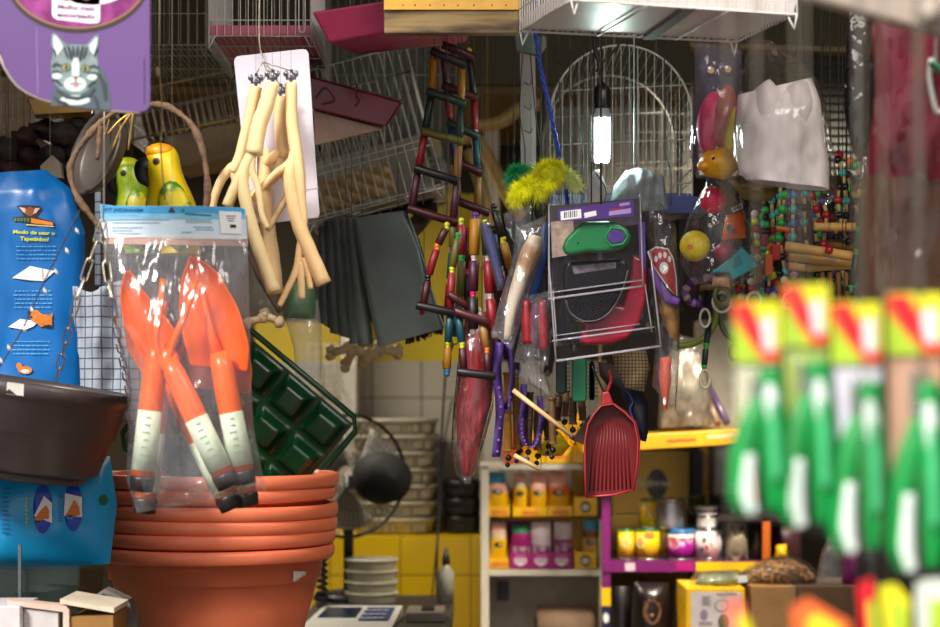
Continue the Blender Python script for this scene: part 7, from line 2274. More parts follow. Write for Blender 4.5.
# ================================================================ crumpled clear bags on the yellow shelf
zys = P(0, 432, 4.65).z
for k, (l_, r_, m, lab) in enumerate((([(676, 335), (660, 380), (658, 428)], [(700, 340), (712, 384), (712, 425)], film('smoky film', milk=.34, milkcol=(120, 114, 102), gloss=1.0, bump=1.0, bscale=30), 'large smoky plastic bag standing on the yellow shelf'),
                                      ([(684, 372), (682, 400), (676, 427)], [(702, 366), (706, 396), (704, 424)], crump, 'whitish crumpled plastic bag in front of the smoky one'))):
 mb = MB(m); mb.bag(l_, r_, 4.72 + .02 * k, .06 - .02 * k, 18, 22, .02, 92 + k, freq=24, env=lambda v: max(.15, min(1, v * 2.5))); build(mb, 'plastic_bag', label=lab, cat='bag')
mb = MB(mat('smoky stuffing', (126, 118, 104), .7, var=.35, scale=30, bump=.8, bscale=40)); mb.bag([(672, 350), (664, 384), (662, 428)], [(698, 352), (708, 386), (708, 425)], 4.75, .04, 14, 16, .03, 95, freq=16); build(mb, 'grey_wadding', label='grey wadding filling the smoky bag on the shelf', cat='wadding')
mb = MB(mat('patterned pack', (176, 150, 40), .5, col2=(60, 110, 60), scale=60)); mb.bag([(741, 372), (737, 400), (736, 424)], [(752, 372), (758, 400), (758, 422)], 4.72, .03, 10, 14, .006, 96); build(mb, 'treat_pack', label='yellow and green pack at the right end of the yellow shelf', cat='pack')
for k, (a, b, m, lab) in enumerate((((699, 380), (718, 424), mat('tube brown', (110, 84, 60), .4), 'brown tube leaning on the yellow shelf'), ((704, 376), (727, 423), mat('tube violet', (70, 50, 84), .35), 'dark violet tube leaning beside the brown one'))):
 mb = MB(m); p, q_ = P(a[0], a[1], 4.86 + .0 * k), P(b[0], b[1], 4.72); mb.tube([p, q_], .010, 12); build(mb, 'leaning_tube', label=lab, cat='tube')
a, b = P(700, 330, 5.5), P(745, 428, 5.5)
mb = MB(mat('box dusty white', (138, 132, 118), .6)); a, b = P(698, 320, 4.88), P(748, 428, 4.88); mb.box(((a.x + b.x) / 2, 4.93, (a.z + b.z) / 2), (b.x - a.x, .08, a.z - b.z)); build(mb, 'white_box', label='dusty white box standing at the back of the yellow shelf', cat='box', bevel=.003)

# ================================================================ bag of balls and toys
Y = 3.15
t = pk('toy_bag', 'gathered clear bag holding a pink ball, a yellow ball and small packs', 'bag', 718, 290, Y)
mb = MB(film('toy bag film', milk=.04, gloss=1.0, rough=.08, bump=.9, bscale=24)); mb.bag([(708, 176), (704, 186), (688, 218), (680, 244), (680, 264), (690, 280), (708, 288)], [(716, 176), (722, 186), (740, 205), (752, 228), (760, 258), (758, 274), (735, 286)], Y, .055, 22, 34, .01, 101, freq=20, gather=.004); build(mb, 'bag', t)
mb = MB(crump); mb.bag([(694, 162), (700, 170), (707, 178)], [(736, 160), (728, 170), (717, 178)], Y, .02, 16, 10, .014, 102, freq=40); build(mb, 'gathered_top', t); cord(t, 712, 174, Y)
def ball(px, py, r, Yb, m, label, logo=None):
 t = thing('toy_ball', label, 'ball', P(px, py + r, Yb), 'toy balls in the gathered bag'); mb = MB(m); mb.ball(P(px, py, Yb), L(r, Yb), 28); tr = mb.bvh(); build(mb, 'ball', t)
 if logo: logo(t, tr)
def ylogo(t, tr):
 mb = MB(inkw); mb.slab([(695, 245), (701, 243), (702, 255), (696, 256)], Y - .1, .0003); mb.stick(0, tr, .0008); build(mb, 'price_sticker', t)
 mb = MB(pedo); mb.ell(690, 247, 3, 3, Y - .1, .0003); mb.stick(0, tr, .0008); build(mb, 'printed_dot', t)
ball(713, 200, 14, Y - .006, mat('ball pink', (240, 36, 84), .35, var=.05), 'bright pink ball at the top inside the gathered clear bag')
ball(695, 246, 15.5, Y - .004, mat('ball yellow', (232, 204, 14), .5, var=.08, scale=120), 'yellow ball low at the left inside the gathered clear bag', ylogo)
mb = MB(mat('toy pack orange', (232, 96, 20), .4, var=.15, scale=60)); mb.bag([(726, 216), (721, 240)], [(744, 210), (746, 238)], Y + .01, .01, 8, 10, .003, 103); mb2 = MB(inkw); mb2.slab([(731, 208), (742, 203), (743, 208.5), (733, 212.5)], Y - .004, .0006); mb2.use(pgreen); mb2.ell(729, 228, 2.5, 3.5, Y - .003, .0006); mb2.use(MATS['pack purple']); mb2.ell(734, 231, 2, 3.2, Y - .003, .0006)
t = pk('toy_pack', 'orange pack with barcode in the upper right of the gathered bag', 'pack', 734, 240, Y + .01); build(mb, 'pack', t)
mb2.use(inkk)
for i in range(5): mb2.slab([(733 + i * 1.8, 207.6 - i * .7), (734 + i * 1.8, 207.2 - i * .7), (734.6 + i * 1.8, 210.4 - i * .7), (733.6 + i * 1.8, 210.8 - i * .7)], Y - .0048, .0006)
build(mb2, 'printed_label', t); cord(t, 735, 212, Y + .012)
mb = MB(mat('toy crimson pack', (170, 10, 70), .4)); mb.ball(P(724, 252, Y + .006), (.017, .017, .017), 16); t = pk('toy_ball', 'dark pink ball half hidden between yellow ball and teal pack', 'ball', 724, 262, Y + .006, 'toy balls in the gathered bag'); build(mb, 'ball', t)
mb = MB(mat('toy teal', (14, 134, 140), .35, var=.06)); mb.slab([(711, 273), (729, 259), (741, 246), (751, 256), (758, 266), (744, 274), (733, 280), (728, 272)], Y - .028, .012)
t = pk('teal_pack', 'teal triangular pack at the bottom right of the gathered bag', 'pack', 735, 282, Y - .02); build(mb, 'pack', t, bevel=.002)
mb = MB(inkk); mb.slab([(726, 257), (739, 243), (742, 246), (729, 260)], Y - .0295, .001); mb.use(ink('teal dark', (10, 84, 96)))
for i in range(4): mb.slab([(733, 267 - i * 2.6), (743 - i, 262 - i * 2.4), (743.4 - i, 263.2 - i * 2.4), (733.6, 268.2 - i * 2.6)], Y - .0288, .0006)
build(mb, 'printed_label', t); cord(t, 741, 247, Y - .022)
mb = MB(mat('treat print beige', (196, 150, 110), .5, var=.3, scale=70)); mb.bag([(713, 277), (712, 286)], [(731, 274), (730, 287)], Y - .01, .008, 8, 8, .004, 104); t = pk('treat_pack', 'small beige printed pack at the bottom of the gathered bag', 'pack', 721, 287, Y - .01); build(mb, 'pack', t); cord(t, 722, 276, Y - .01)

# tall pouch with pink and yellow balls + white bag
Y = 3.1
t = pk('toy_pouch', 'tall clear pouch with pink and orange toys left of the white bag', 'pouch', 712, 182, Y)
mb = MB(film('lilac film', tint=(240, 236, 246), milk=.2, milkcol=(190, 184, 206), gloss=1.0, rough=.08, bump=.9, bscale=24)); mb.bag([(694, 44), (695, 80), (692, 120), (689, 150), (696, 178)], [(742, 50), (742, 90), (744, 120), (744, 150), (738, 180)], Y, .045, 16, 30, .009, 105, freq=18); build(mb, 'pouch', t)
for x, y in ((711, 70), (728, 69)):
 mb = MB(mat('flower print', (170, 130, 90), .5)); mb.ell(x, y, 3.4, 3.4, Y - .045, .0005); mb.use(inkw); mb.ell(x - 1.5, y - 2, 1.5, 1.5, Y - .0455, .0005); build(mb, 'printed_dot', t)
cord(t, 718, 46, Y)
for k, (x, y, rx, rz, m, lab) in enumerate(((711, 122, 14, 31, mat('toy hot pink', (232, 24, 96), .4), 'long hot pink rubber toy in the tall pouch'), (724, 116, 12, 32, mat('toy terracotta', (196, 90, 66), .45), 'terracotta rubber toy in the tall pouch'), (733, 132, 9, 26, mat('toy lemon', (226, 206, 20), .4), 'lemon yellow rubber toy beside the white bag'))):
 mb = MB(m); mb.ball(P(x, y, Y - .012 * k), (L(rx, Y), .025, L(rz, Y)), 20, Matrix.Rotation(math.radians(8), 3, 'Y')); t2 = pk('rubber_toy', lab, 'toy', x, y + rz, Y - .012 * k, 'rubber toys in the tall pouch'); build(mb, 'body', t2); cord(t2, x, y - rz + 2, Y - .012 * k)
# duck head toy
t2 = pk('duck_toy', 'orange yellow duck head toy at the bottom of the tall pouch', 'toy', 718, 178, Y - .02)
mb = MB(mat('duck orange', (240, 150, 24), .4, col2=(236, 180, 30), scale=12)); mb.ball(P(720, 163, Y - .02), (L(20, Y), .034, L(16, Y)), 22, lump=.15, seed=2); mb.ball(P(704, 166, Y - .03), (L(7, Y), .014, L(5, Y)), 14); build(mb, 'head', t2)
mb = MB(inkw); mb.ball(P(714, 158, Y - .047), L(3.4, Y), 12); mb.use(inkk); mb.ball(P(713.6, 158.6, Y - .0515), L(1.9, Y), 10); build(mb, 'eye', t2); cord(t2, 718, 150, Y - .02)

Y = 3.0
t = pk('white_cloth_pack', 'white folded cloth in a clear bag hanging below the white cage', 'bag', 784, 192, Y)
mb = MB(mat('cloth white', (230, 224, 230), .75, var=.02)); mb.bag([(738, 95), (736, 120), (735, 150), (739, 172), (746, 180)], [(812, 78), (820, 100), (825, 140), (829, 165), (829, 190)], Y, .036, 34, 30, .016, 110, freq=22, env=lambda v: min(1, .3 + 2.2 * v)); build(mb, 'cloth', t)
mb = MB(mat('cloth white', (230, 224, 230)))
for (x, y, rx, rz) in ((766, 106, 15, 24), (798, 106, 16, 26), (783, 112, 12, 22)): mb.ball(P(x, y, Y), (L(rx, Y), .036, L(rz, Y)), 20, lump=.2, seed=x)
build(mb, 'folds', t)
mb = MB(film('bag film', tint=(250, 247, 243), milk=.1, milkcol=(176, 162, 146), gloss=1.2, rough=.08, bump=1.0, bscale=20)); mb.bag([(748, 40), (742, 70), (736, 100), (733, 140), (735, 172), (742, 186), (760, 190)], [(770, 40), (800, 62), (818, 84), (828, 120), (833, 160), (838, 192), (834, 202)], Y, .085, 24, 36, .008, 111, freq=14, gather=.005, env=lambda v: min(1, .1 + 2 * v), side=.35); build(mb, 'wrapper', t); cord(t, 758, 40, Y)
mb = MB(mat('cloth khaki', (110, 94, 40), .7, var=.15)); mb.bag([(728, 180), (736, 190), (745, 200)], [(774, 184), (776, 194), (772, 201)], Y + .06, .02, 12, 8, .006, 112); t = pk('khaki_pouch', 'khaki cloth pouch peeking out below the white cloth pack', 'pouch', 756, 201, Y + .06); build(mb, 'pouch', t); cord(t, 750, 184, Y + .06)

# black glossy packs and maroon pack at right
Y = 2.75
t = pk('black_pack', 'glossy black plastic pack hanging behind the maroon one', 'pack', 858, 160, Y)
mb = MB(mat('gloss black wrap', (14, 12, 16), .1, bump=1.0, bscale=26)); mb.bag([(849, 8), (846, 60), (844, 110), (852, 150), (858, 160)], [(868, 8), (868, 60), (870, 110), (872, 140), (866, 160)], Y, .02, 12, 34, .008, 120, freq=30); build(mb, 'pack', t); cord(t, 858, 10, Y)
Y = 2.3
t = pk('maroon_pack', 'maroon and brown fabric in a large clear bag at the right edge', 'pack', 915, 300, Y)
mb = MB(mat('fabric brown', (112, 86, 68), .75, var=.25, scale=14)); mb.bag([(872, 20), (876, 90), (866, 170), (862, 230), (860, 300)], [(960, 20), (960, 100), (965, 200), (965, 310)], Y, .03, 20, 34, .016, 121, freq=14, env=lambda v: 1); bands(mb, 0, [(P(0, 178, Y).z, MATS['fabric brown']), (99, mat('fabric maroon', (140, 24, 60), .7, var=.25, scale=16))]); build(mb, 'fabric', t)
mb = MB(film('big bag film', tint=(226, 214, 206), milk=.05, milkcol=(150, 130, 116), gloss=1.3, rough=.08, bump=1.0, bscale=18)); mb.bag([(864, 10), (868, 90), (862, 170), (858, 235), (854, 302)], [(970, 10), (970, 100), (974, 200), (974, 316)], Y, .05, 24, 44, .014, 122, freq=16, env=lambda v: 1); build(mb, 'wrapper', t); cord(t, 900, 12, Y)
mb = MB(mat('thick white wire', (206, 206, 196), .4)); mb.ptube([(936, 70, 2.2), (931, 60, 2.2), (930, 80, 2.2), (936, 110, 2.2), (944, 112, 2.2)], .003, 24, 8); mb.tube([P(936, 70, 2.2), V((P(936, 0, 2.2).x, 2.2, ZTOP))], .002, 6); mb.use(pgreen); mb.ptube([(930, 62, 2.195), (936, 66, 2.195), (944, 74, 2.195)], .004, 8, 8)
build(mb, 'wire_loop', label='thick white wire loop at the right edge before the maroon pack', cat='wire')
# pale awning-like tray at the top right
Y = 1.7
t = pk('pale_tray', 'pale beige plastic tray out of focus at the top right corner', 'tray', 900, 20, Y)
mb = MB(mat('tray beige', (176, 160, 146), .5, var=.04)); mb.hexa([P(806, -3, Y), P(965, 40, Y), P(960, 44, Y + .2), P(800, 1, Y + .2)], [P(806, -40, Y), P(965, -30, Y), P(960, -30, Y + .2), P(800, -40, Y + .2)]); build(mb, 'tray', t, bevel=.004)
mb = MB(MATS['tray beige']); mb.ball(P(930, 12, Y - .01), .012, 12); build(mb, 'moulded_boss', t)
mb = MB(MATS['dull wire'])
for x in (830, 930): mb.tube([P(x, -34, Y + .1), V((P(x, 0, Y + .1).x, Y + .1, ZTOP))], .002, 6)
build(mb, 'hanging_wire', t)

# ================================================================ bead strands and wooden swings
rnd = random.Random(31)
tanm = mat('bead bamboo', (186, 150, 96), .5, var=.15, scale=60)
def strand(pts, cols, Yq, r, label, bam_=True, step=7.0):
 t = thing('bead_strand', label, 'bead strand', P(pts[-1][0], pts[-1][1], Yq), 'hanging bead strands')
 w_ = spline([P(x, y, Yq) for x, y in pts], 60)
 mb = MB(MATS['string']); mb.tube(w_, .0007, 4); build(mb, 'string', t)
 mb = MB(); acc = 0; k = 0; prev = w_[0]; st = L(step, Yq)
 for p in w_[1:]:
  acc += (p - prev).length
  if acc >= st:
   acc = 0
   if bam_ and k % 2 == 1:
    mb.use(tanm); d = (p - prev).normalized() * L(4.2, Yq); mb.tube([p - d, p + d], L(1.9, Yq), 8)
   else:
    mb.use(bead[cols[(k // 2 if bam_ else k) % len(cols)]]); mb.ball(p, L(r * 1.2, Yq), 10)
   k += 1
  prev = p
 build(mb, 'beads', t)
 if pts[0][1] < 200 or True: cord(t, pts[0][0], pts[0][1], Yq)
 return t
sp_ = [([(786, 188), (782, 215), (778, 245)], 'gg', 4.2, 'green bead strand at the left below the white pack', True),
       ([(793, 188), (793, 215), (792, 243)], 'bt', 4.0, 'blue bead strand second from the left below the white pack', True),
       ([(805, 188), (804, 220), (807, 246)], 'tk', 3.4, 'teal bead strand third from the left below the white pack', True),
       ([(810, 190), (815, 206), (822, 224)], 'rr', 4.0, 'red bead strand slanting right below the white pack', True),
       ([(818, 196), (826, 212), (824, 240), (820, 262)], 'vr', 3.4, 'violet and red bead strand behind the dowels', True),
       ([(834, 154), (842, 170), (846, 200), (845, 224)], 'kt', 3.4, 'dark bead strand right of the white pack', True),
       ([(846, 168), (852, 190), (858, 214)], 'kg', 3.4, 'black and green bead strand slanting to the wooden swing', True),
       ([(833, 152), (845, 158), (858, 168)], 'ro', 4.2, 'short red bead strand at the top right of the white pack', True),
       ([(840, 180), (838, 200), (842, 226), (850, 244)], 'kr', 3.4, 'dark bead strand curling behind the upper dowel', True),
       ([(852, 160), (860, 178), (862, 200)], 'gk', 3.6, 'green bead strand beside the maroon pack', True),
       ([(764, 196), (766, 222), (770, 246)], 'kg', 3.2, 'dark green bead strand at the left of the bead bunch', False),
       ([(754, 206), (756, 232), (758, 262)], 'wyr', 3.2, 'white, yellow and red bead strand beside the gathered bag', False),
       ([(773, 240), (768, 262), (776, 284)], 'oyr', 3.6, 'orange and red bead strand left of the dowels', False),
       ([(800, 262), (794, 276), (800, 290)], 'vwk', 3.4, 'violet and white bead strand below the dowels', False),
       ([(812, 262), (818, 276), (822, 290)], 'bkw', 3.4, 'blue and white bead strand below the dowels', False),
       ([(745, 268), (752, 286), (748, 300)], 'kwr', 3.4, 'black, white and red bead strand above the bangle rings', False),
       ([(757, 270), (766, 288), (778, 300)], 'wkv', 3.4, 'white and black bead strand right of the bangle rings', False),
       ([(728, 280), (738, 288), (742, 304)], 'krw', 3.4, 'black and red bead strand left of the bangle rings', False),
       ([(775, 268), (786, 284), (784, 302)], 'kwv', 3.4, 'black and white bead strand at the top of the blurred headers', False)]
for k, (pts, cols, r, lab, bb) in enumerate(sp_):
 strand(pts, cols, 3.36 + .035 * (k % 4), r, lab, bb, 6.5 if bb else 7.0)
for k in range(18):
 x = 752 + k * 7.4 + rnd.gauss(0, 2); y0 = 160 + rnd.random() * 40 + max(0, 800 - x) * .6
 c_ = ''.join(rnd.choice('kkgtvrbk') for _ in range(5))
 strand([(x, y0), (x + rnd.gauss(0, 4), y0 + 45), (x + rnd.gauss(0, 6), min(306, y0 + 100))], c_, 3.52 + .03 * (k % 4), 3.2, 'dim bead strand in the dense bunch behind the wooden dowels', k % 2 == 0, 7)
# dark leashes filling the bunches behind
dl = [mat('leash web black', (22, 18, 20), .7), mat('leash web brown', (44, 28, 20), .7, var=.2), mat('leash web wine', (58, 14, 24), .7), mat('leash web olive', (40, 40, 22), .7), mat('leash web navy', (20, 22, 44), .7)]
for k in range(46):
 x = 640 + k * 7.6 + rnd.gauss(0, 2) if k < 32 else 492 + (k - 32) * 6
 y0, y1 = (196 + rnd.random() * 14, 300 + rnd.random() * 40) if k < 32 else (222 + rnd.random() * 20, 330 + rnd.random() * 50)
 if 690 < x < 750: y1 = 290 + rnd.random() * 20
 Yk = 3.78 + .035 * (k % 5)
 t = thing('dark_leash', 'dark web leash in the bunch hanging behind the bead strands' if k < 32 else 'dark web leash in the bunch left of the leash packs', 'leash', P(x, y1, Yk), 'dark leashes behind the beads' if k < 32 else 'dark leashes left of the leash packs')
 w_ = spline([P(x, y0, Yk), P(x + rnd.gauss(0, 4), (y0 + y1) / 2, Yk + .01), P(x + rnd.gauss(0, 5), y1, Yk)], 12)
 mb = MB(dl[k % 5]); mb.tube(w_, L(4.6, Yk), 8, flat=.25); build(mb, 'strap', t)
 mb = MB(steelb); mb.ball(w_[-1], (.006, .004, .009), 8); build(mb, 'clip', t); cord(t, x, y0, Yk)
# bracelet arc
mb = MB(); w_ = spline([P(x, y, 3.24) for x, y in ((712, 277), (700, 279), (690, 284), (685, 293), (690, 301), (698, 304))], 11)
for k, p in enumerate(w_): mb.use([bead['v'], bead['w']][k % 2] if k % 3 else mat('bead lilac', (150, 120, 190), .3)); mb.ball(p, L(4.2, 3.24), 12)
t = pk('bead_bracelet', 'white and purple bead bracelet left of the teal pack', 'bracelet', 692, 304, 3.24); build(mb, 'beads', t); mb = MB(MATS['string']); mb.tube(w_, .0008, 5); build(mb, 'string', t); cord(t, 712, 277, 3.24)

swing = mat('swing wood', (206, 158, 84), .55, var=.18, scale=30)
def dowel(a, b, r, Yq, label, m=swing, drops=()):
 t = thing('wooden_dowel', label, 'dowel', P((a[0] + b[0]) / 2, max(a[1], b[1]) + r, Yq), 'wooden dowels of the bird swings')
 p, q_ = P(a[0], a[1], Yq), P(b[0], b[1], Yq); d = (q_ - p).normalized() * .002
 mb = MB(m); rr_ = L(r, Yq); mb.tube([p, p + d, q_ - d, q_], [rr_ * .8, rr_, rr_, rr_ * .8], 12); build(mb, 'dowel', t)
 mb = MB(MATS['string'])
 for f in (.15, .85):
  c = p.lerp(q_, f); mb.tube([c, V((c.x, c.y, ZTOP))], .0007, 4)
 build(mb, 'hanging_string', t)
 return t
dowel((814, 227), (857, 227), 4.4, 3.33, 'upper level wooden dowel below the bead strands')
dowel((856, 225), (884, 226), 4.0, 3.3, 'wooden dowel continuing right of the upper one')
dowel((785, 246), (864, 258), 5.0, 3.26, 'thick wooden dowel sloping down to the right, with a rounded left end')
dowel((789, 257), (852, 263), 4.2, 3.3, 'wooden dowel with a white sticker just below the thick one')
dowel((788, 266), (806, 268), 4.0, 3.36, 'short wooden dowel stub at the lower left of the dowels')
dowel((806, 268), (853, 265), 4.2, 3.32, 'lowest wooden dowel of the group')
dowel((857, 193), (886, 196), 4.0, 3.3, 'short wooden dowel beside the maroon pack at the top')
dowel((872, 196), (872, 224), 3.2, 3.32, 'upright wooden dowel between two level ones')
dowel((872, 236), (870, 262), 3.2, 3.32, 'lower upright wooden dowel at the right end')
dowel((820, 242), (856, 247), 4.4, 3.37, 'darker wooden dowel behind the thick one', mat('swing dark', (140, 96, 44), .55, var=.2))
for k, x in enumerate((822, 830, 838, 846)): dowel((x, 272), (x + 1, 300), 2.6, 3.4, ['leftmost', 'second', 'third', 'rightmost'][k] + ' thin upright rod behind the lowest dowel', MATS['swing dark'])
dowel((776, 228), (790, 230), 2.6, 3.34, 'thin orange wooden peg among the green beads', mat('peg orange', (200, 110, 30), .5))
dowel((745, 286), (700, 288), 2.6, 3.4, 'thin wooden rod behind the bangle rings', MATS['swing dark'])
for x in (820, 878): pass
mb = MB(bead['r']); mb.ball(P(829, 250, 3.24), L(4.4, 3.24), 12)
mb.use(MATS['string']); mb.tube([P(829, 250, 3.24), V((P(829, 0, 3.24).x, 3.24, ZTOP))], .0006, 4); build(mb, 'red_bead', label='single dark red bead hanging before the thick dowel', cat='bead')
t = pk('rod_toy', 'dark green rod toy with black tip hanging right of the dowels', 'bird toy', 850, 292, 3.24, 'strings of wooden rods'); build(rods([(863, 206), (859, 230), (857, 252), (851, 288)], 'OGG', 'gggg', 3.24, r=3.8), 'rods', t)
mb = MB(black); mb.ptube([(846, 288, 3.24), (856, 291, 3.24), (862, 293, 3.24)], .004, 6, 8); build(mb, 'tip', t); cord(t, 863, 206, 3.24)
# orange and red wooden blocks
for k, (x, y, w_, h, m, lab) in enumerate(((769, 265, 8, 22, mat('block orange', (196, 90, 20), .5), 'orange wooden block hanging left of the dowels'), (760, 272, 7, 18, mat('block brown', (120, 70, 30), .5), 'brown wooden block beside the orange one'), (776, 252, 9, 16, mat('block red', (170, 26, 30), .5), 'red wooden block at the left ends of the dowels'), (765, 240, 8, 12, mat('block dark red', (110, 16, 30), .5), 'dark red wooden block under the green beads'))):
 mb = MB(m); mb.pbox(x - w_ / 2, y - h / 2, x + w_ / 2, y + h / 2, 3.3 + .02 * k, .012); t = pk('wooden_block', lab, 'block', x, y + h / 2, 3.3, 'wooden blocks of the bird toys'); build(mb, 'block', t, bevel=.002); cord(t, x, y - h / 2, 3.306 + .02 * k)
mb = MB(inkw); mb.slab([(826, 256), (837, 258), (837, 262), (826, 260)], 3.285, .001); t = pk('paper_tag', 'small white paper sticker hanging on the lower dowel', 'tag', 831, 262, 3.285); build(mb, 'tag', t); cord(t, 831, 257, 3.2855)

# rings and bangles
def ring(x, y, rx, ry, r, m, Yq, label, tilt=0.0, name='bangle'):
 t = thing(name, label, 'ring', P(x, y + ry, Yq), 'hanging rings')
 mb = MB(m); mb.tube([P(x + rx * math.cos(a), y + ry * math.sin(a), Yq + tilt * math.cos(a)) for a in [2 * PI * i / 28 for i in range(28)]], L(r, Yq), 8, closed=True); build(mb, 'ring', t); cord(t, x, y - ry, Yq); return t
rw_ = mat('ring white', (212, 204, 196), .35)
ring(722, 302, 9, 10, 1.5, rw_, 3.2, 'white ring behind the olive one', .006)
ring(754, 300, 7, 7.5, 1.5, rw_, 3.22, 'small white ring just above the first blurred header', .004)
ring(789, 301, 6, 8, 1.5, rw_, 3.24, 'white ring at the right above the blurred headers', .008)
ring(722, 296, 7, 8, 2.6, mat('ring olive', (90, 96, 30), .3), 3.18, 'thick olive glass ring beside the bead bracelet', .003)
for k, (y0, lab) in enumerate(((318, 'white coiled spring toy high on the blue green cord'), (379, 'white coiled spring toy low on the blue green cord'))):
 t = pk('spring_toy', lab, 'toy', 705, y0 + 12, 3.24, 'white spring toys')
 mb = MB(rw_ if k == 0 else mat('ring cream', (196, 186, 140), .4)); mb.tube([P(705 + 5 * math.cos(a), y0 + 9 * math.sin(a), 3.24 + .01 * (a / (2 * PI)) - .015) for a in [2 * PI * 4 * i / 90 for i in range(91)]], L(1.3, 3.24), 6); build(mb, 'coil', t); cord(t, 705, y0 - 9, 3.24)
mb = MB(mat('tube lime', (130, 146, 34), .35, var=.08)); mb.ptube([(678, 346, 3.3), (692, 344, 3.3), (705, 337, 3.3), (714, 324, 3.3), (717, 300, 3.3)], .0062, 30, 10); t = pk('rope_toy', 'lime green curved tube toy hanging below the bracelet', 'toy', 692, 348, 3.3); build(mb, 'tube', t); cord(t, 717, 300, 3.3)
mb = MB(mat('tube dark green', (16, 74, 42), .35)); mb.ptube([(721, 300, 3.32), (720, 318, 3.32), (726, 334, 3.32), (738, 342, 3.32)], .0052, 24, 10); t = pk('rope_toy', 'dark green curved tube toy right of the lime one', 'toy', 730, 342, 3.32); build(mb, 'tube', t); cord(t, 721, 300, 3.32)
t = pk('rod_toy', 'slim blue and bright green rod toy hanging between the spring toys', 'bird toy', 704, 368, 3.26, 'strings of wooden rods'); build(rods([(709, 326), (706, 346), (704, 368)], 'TG', 'kgg', 3.26, r=3.0), 'rods', t); cord(t, 709, 326, 3.26)
ring(735, 352, 5, 8, 2.0, mat('ring brown', (90, 40, 24), .35), 3.28, 'brown ring beside the first blurred pack', .004)
mb = MB(mat('box slate blue', (26, 36, 84), .4)); mb.pbox(664, 196, 706, 214, 3.45, .1); t = pk('blue_box', 'dark blue box edge behind the gathered toy bag', 'box', 685, 214, 3.45); build(mb, 'box', t, bevel=.002); cord(t, 680, 196, 3.5)

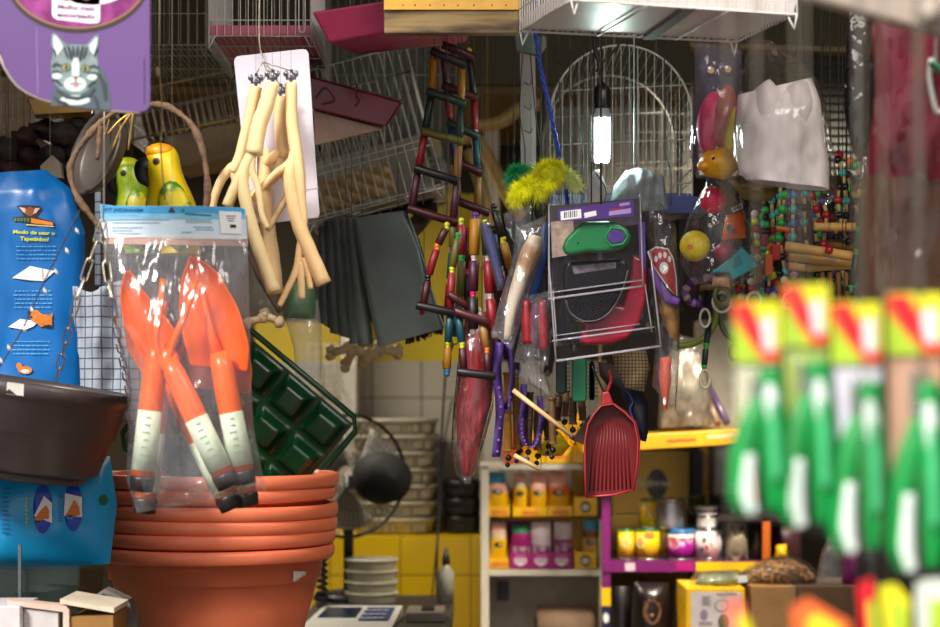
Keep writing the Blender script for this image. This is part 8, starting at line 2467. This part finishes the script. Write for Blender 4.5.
# ================================================================ blurred foreground packs of green shears
Y = 1.35
hy = mat('header yellow', (236, 226, 40), .45, var=.03); hr = mat('header red', (232, 30, 44), .45); hl = mat('header lime', (176, 206, 50), .45); ho = mat('header flame', (240, 110, 50), .45)
hg = mat('shear green', (4, 148, 62), .35, var=.06); hw = mat('shear white highlight', (226, 240, 228), .4); bl_ = mat('shear blade', (150, 160, 140), .3, .7); hlg = mat('shear pale green', (70, 186, 116), .35)
fgf = film('shear film', milk=.02, gloss=.2)
def shearpack(x, w_, y0, y1, label, card, rot=0, tool=True):
 t = thing('shear_pack', label, 'pack', P(x, y1, Y), 'hanging packs of green pruning shears')
 hh = 62
 mb = MB(hl); a, b = x - w_ / 2, x + w_ / 2
 mb.slab([(a, y0), (b, y0), (b, y0 + hh), (a, y0 + hh)], Y, .002); build(mb, 'header_card', t)
 mb = MB(hy); mb.slab([(a + w_ * .3, y0 + 1), (b - .5, y0 + 1), (b - .5, y0 + hh * .8), (a + w_ * .78, y0 + hh * .74)], Y - .0004, .0003)
 mb.use(ho); mb.slab([(a, y0 + 2), (a + w_ * .38, y0 + 2), (a + w_ * .98, y0 + hh * .98), (a + w_ * .62, y0 + hh * .98), (a, y0 + hh * .3)], Y - .0008, .0003)
 mb.use(hr); mb.slab([(a, y0 + 5), (a + w_ * .3, y0 + 3), (a + w_ * .62, y0 + hh * .5), (a + w_ * .98, y0 + hh * .82), (a + w_ * .96, y0 + hh * .94), (a + w_ * .7, y0 + hh * .88), (a + w_ * .3, y0 + hh * .55)], Y - .0012, .0003)
 mb.use(inkw); mb.slab([(a + w_ * .56, y0 + hh * .3), (a + w_ * .86, y0 + hh * .24), (a + w_ * .88, y0 + hh * .8), (a + w_ * .66, y0 + hh * .8)], Y - .0016, .0003)
 build(mb, 'printed_flash', t)
 mb = MB(card); mb.slab([(a + 1, y0 + hh), (b - 1, y0 + hh), (b - 2, y1 - 60), (a + 3, y1 - 90)], Y + .004, .001); build(mb, 'backing_card', t)
 mb = MB(fgf); mb.bag([(a, y0 + hh - 4), (a - 1, (y0 + y1) / 2), (a + 2, y1)], [(b, y0 + hh - 4), (b + 1, (y0 + y1) / 2), (b - 1, y1)], Y, .013, 8, 20, .002, x); build(mb, 'wrapper', t)
 mb = MB(MATS['dull wire']); p = P(x, y0 + 2, Y); mb.tube([p, V((p.x, p.y, ZTOP))], .0012, 5); build(mb, 'hanging_wire', t)
 # the shears inside
 s = thing('pruning_shears', label.replace('pack of', 'pair of').replace('in blurred', 'inside blurred'), 'shears', P(x, y1 - 6, Y), 'green pruning shears in the packs')
 s['label'] = {0: 'green handled shears in the leftmost blurred pack', 1: 'green handled shears in the second blurred pack from the left', 2: 'green handled shears in the third blurred pack from the left', 3: 'green handled shears in the rightmost blurred pack'}[shearpack.n]
 shearpack.n += 1
 H_ = y1 - y0
 mb = MB(bl_); mb.ptube([(x - 4, y0 + hh + 12, Y), (x - 2, y0 + hh + 40, Y), (x + 4, y0 + hh + 70, Y)], [.001, .004, .005], 12, 8, flat=.3); mb.ptube([(x + 10, y0 + hh + 10, Y), (x + 9, y0 + hh + 40, Y), (x + 2, y0 + hh + 70, Y)], [.001, .0035, .005], 12, 8, flat=.3); build(mb, 'blades', s)
 for k, (pp, rr_) in enumerate(([[(x + 13, y0 + H_ * .31), (x + 14, y0 + H_ * .45), (x + 17, y0 + H_ * .62), (x + 19, y0 + H_ * .82), (x + 16, y0 + H_ * .96)], [.008, .0105, .0108, .0105, .005]],
                                   [[(x + 4, y0 + H_ * .42), (x - 4, y0 + H_ * .55), (x - 13, y0 + H_ * .7), (x - 15, y0 + H_ * .88), (x - 10, y0 + H_ * .97)], [.005, .0098, .0108, .0108, .005]])):
  mb = MB(hg); mb.ptube([(a_, b_, Y + .002 * k) for a_, b_ in pp], rr_, 26, 12, flat=.7); hn = build(mb, 'handle', s)
  mb = MB(hlg if k == 0 else hw)  # pale inserts carry the handle highlights in their colour
  q_ = pp[1:4] if k == 0 else pp[2:]
  mb.ptube([(a_ + (1 if k == 0 else 6), b_, Y - .0098) for a_, b_ in q_], [.002, .005, .0034] if k == 0 else [.004, .006, .004], 14, 10, flat=.5)
  build(mb, 'highlight_insert', hn, label='pale highlight insert')
 mb = MB(hw); mb.ptube([(x + 13, y0 + H_ * .38, Y - .008), (x + 14, y0 + H_ * .45, Y - .008), (x + 16, y0 + H_ * .56, Y - .0095)], [.003, .006, .003], 12, 10, flat=.5); build(mb, 'upper_highlight', s)  # white oval, upper handle highlight put into its colour
 mb = MB(steel); mb.ptube([(x + 4, y0 + H_ * .4, Y - .006), (x + 4, y0 + H_ * .4, Y + .006)], .003, 2, 10); build(mb, 'pivot', s)
shearpack.n = 0
shearpack(757, 46, 301, 520, 'leftmost blurred pack of green shears at the right of the photo', mat('card pale beige', (210, 206, 176), .6))
shearpack(806, 46, 284, 534, 'second blurred pack of green shears from the left, hanging highest', mat('card lime beige', (170, 190, 90), .6))
shearpack(857, 50, 302, 560, 'third blurred pack of green shears from the left', mat('card white', (226, 224, 218)))
shearpack(916, 58, 293, 580, 'rightmost blurred pack of green shears', mat('card peach', (206, 160, 130), .6))

# second row: tops of headers low in the picture
Y = 1.3
for k, (q_, m1, m2, lab) in enumerate((([(724, 602), (740, 598), (770, 640), (745, 640)], mat('flame coral', (240, 120, 90), .45), hy, 'tilted coral header top at the far left of the bottom row'),
      ([(790, 608), (808, 598), (850, 622), (850, 640), (800, 640)], ho, hy, 'orange and yellow header top lying low in the middle'),
      ([(858, 584), (872, 578), (884, 640), (866, 640)], hr, hl, 'upright red header top in the bottom row'),
      ([(878, 586), (896, 584), (910, 600), (908, 640), (886, 640)], hy, hl, 'yellow header top right of the red one'),
      ([(916, 580), (960, 578), (960, 640), (916, 640)], mat('header offwhite', (214, 220, 206), .5), hl, 'white and lime header card in the lower right corner'))):
 Yk = Y + .012 * k
 t = thing('header_card', lab, 'header card', P(q_[-1][0], 640, Yk), 'headers of the lower row of packs')
 lo = [(x, y + 40 if y > 630 else y) for x, y in q_]
 mb = MB(m1); mb.slab(lo, Yk, .002); build(mb, 'card', t)
 cx, cy_ = sum(p[0] for p in lo) / len(lo), sum(p[1] for p in lo) / len(lo)
 mb = MB(m2); mb.slab([(cx + (x - cx) * .55 + 4, cy_ + (y - cy_) * .55 - 2) for x, y in lo], Yk - .0005, .0004); build(mb, 'printed_patch', t)
 mb = MB(MATS['dull wire']); p = P(q_[0][0] + 4, q_[0][1] + 3, Yk); mb.tube([p, V((p.x, p.y, ZTOP))], .0008, 5); build(mb, 'hanging_wire', t)
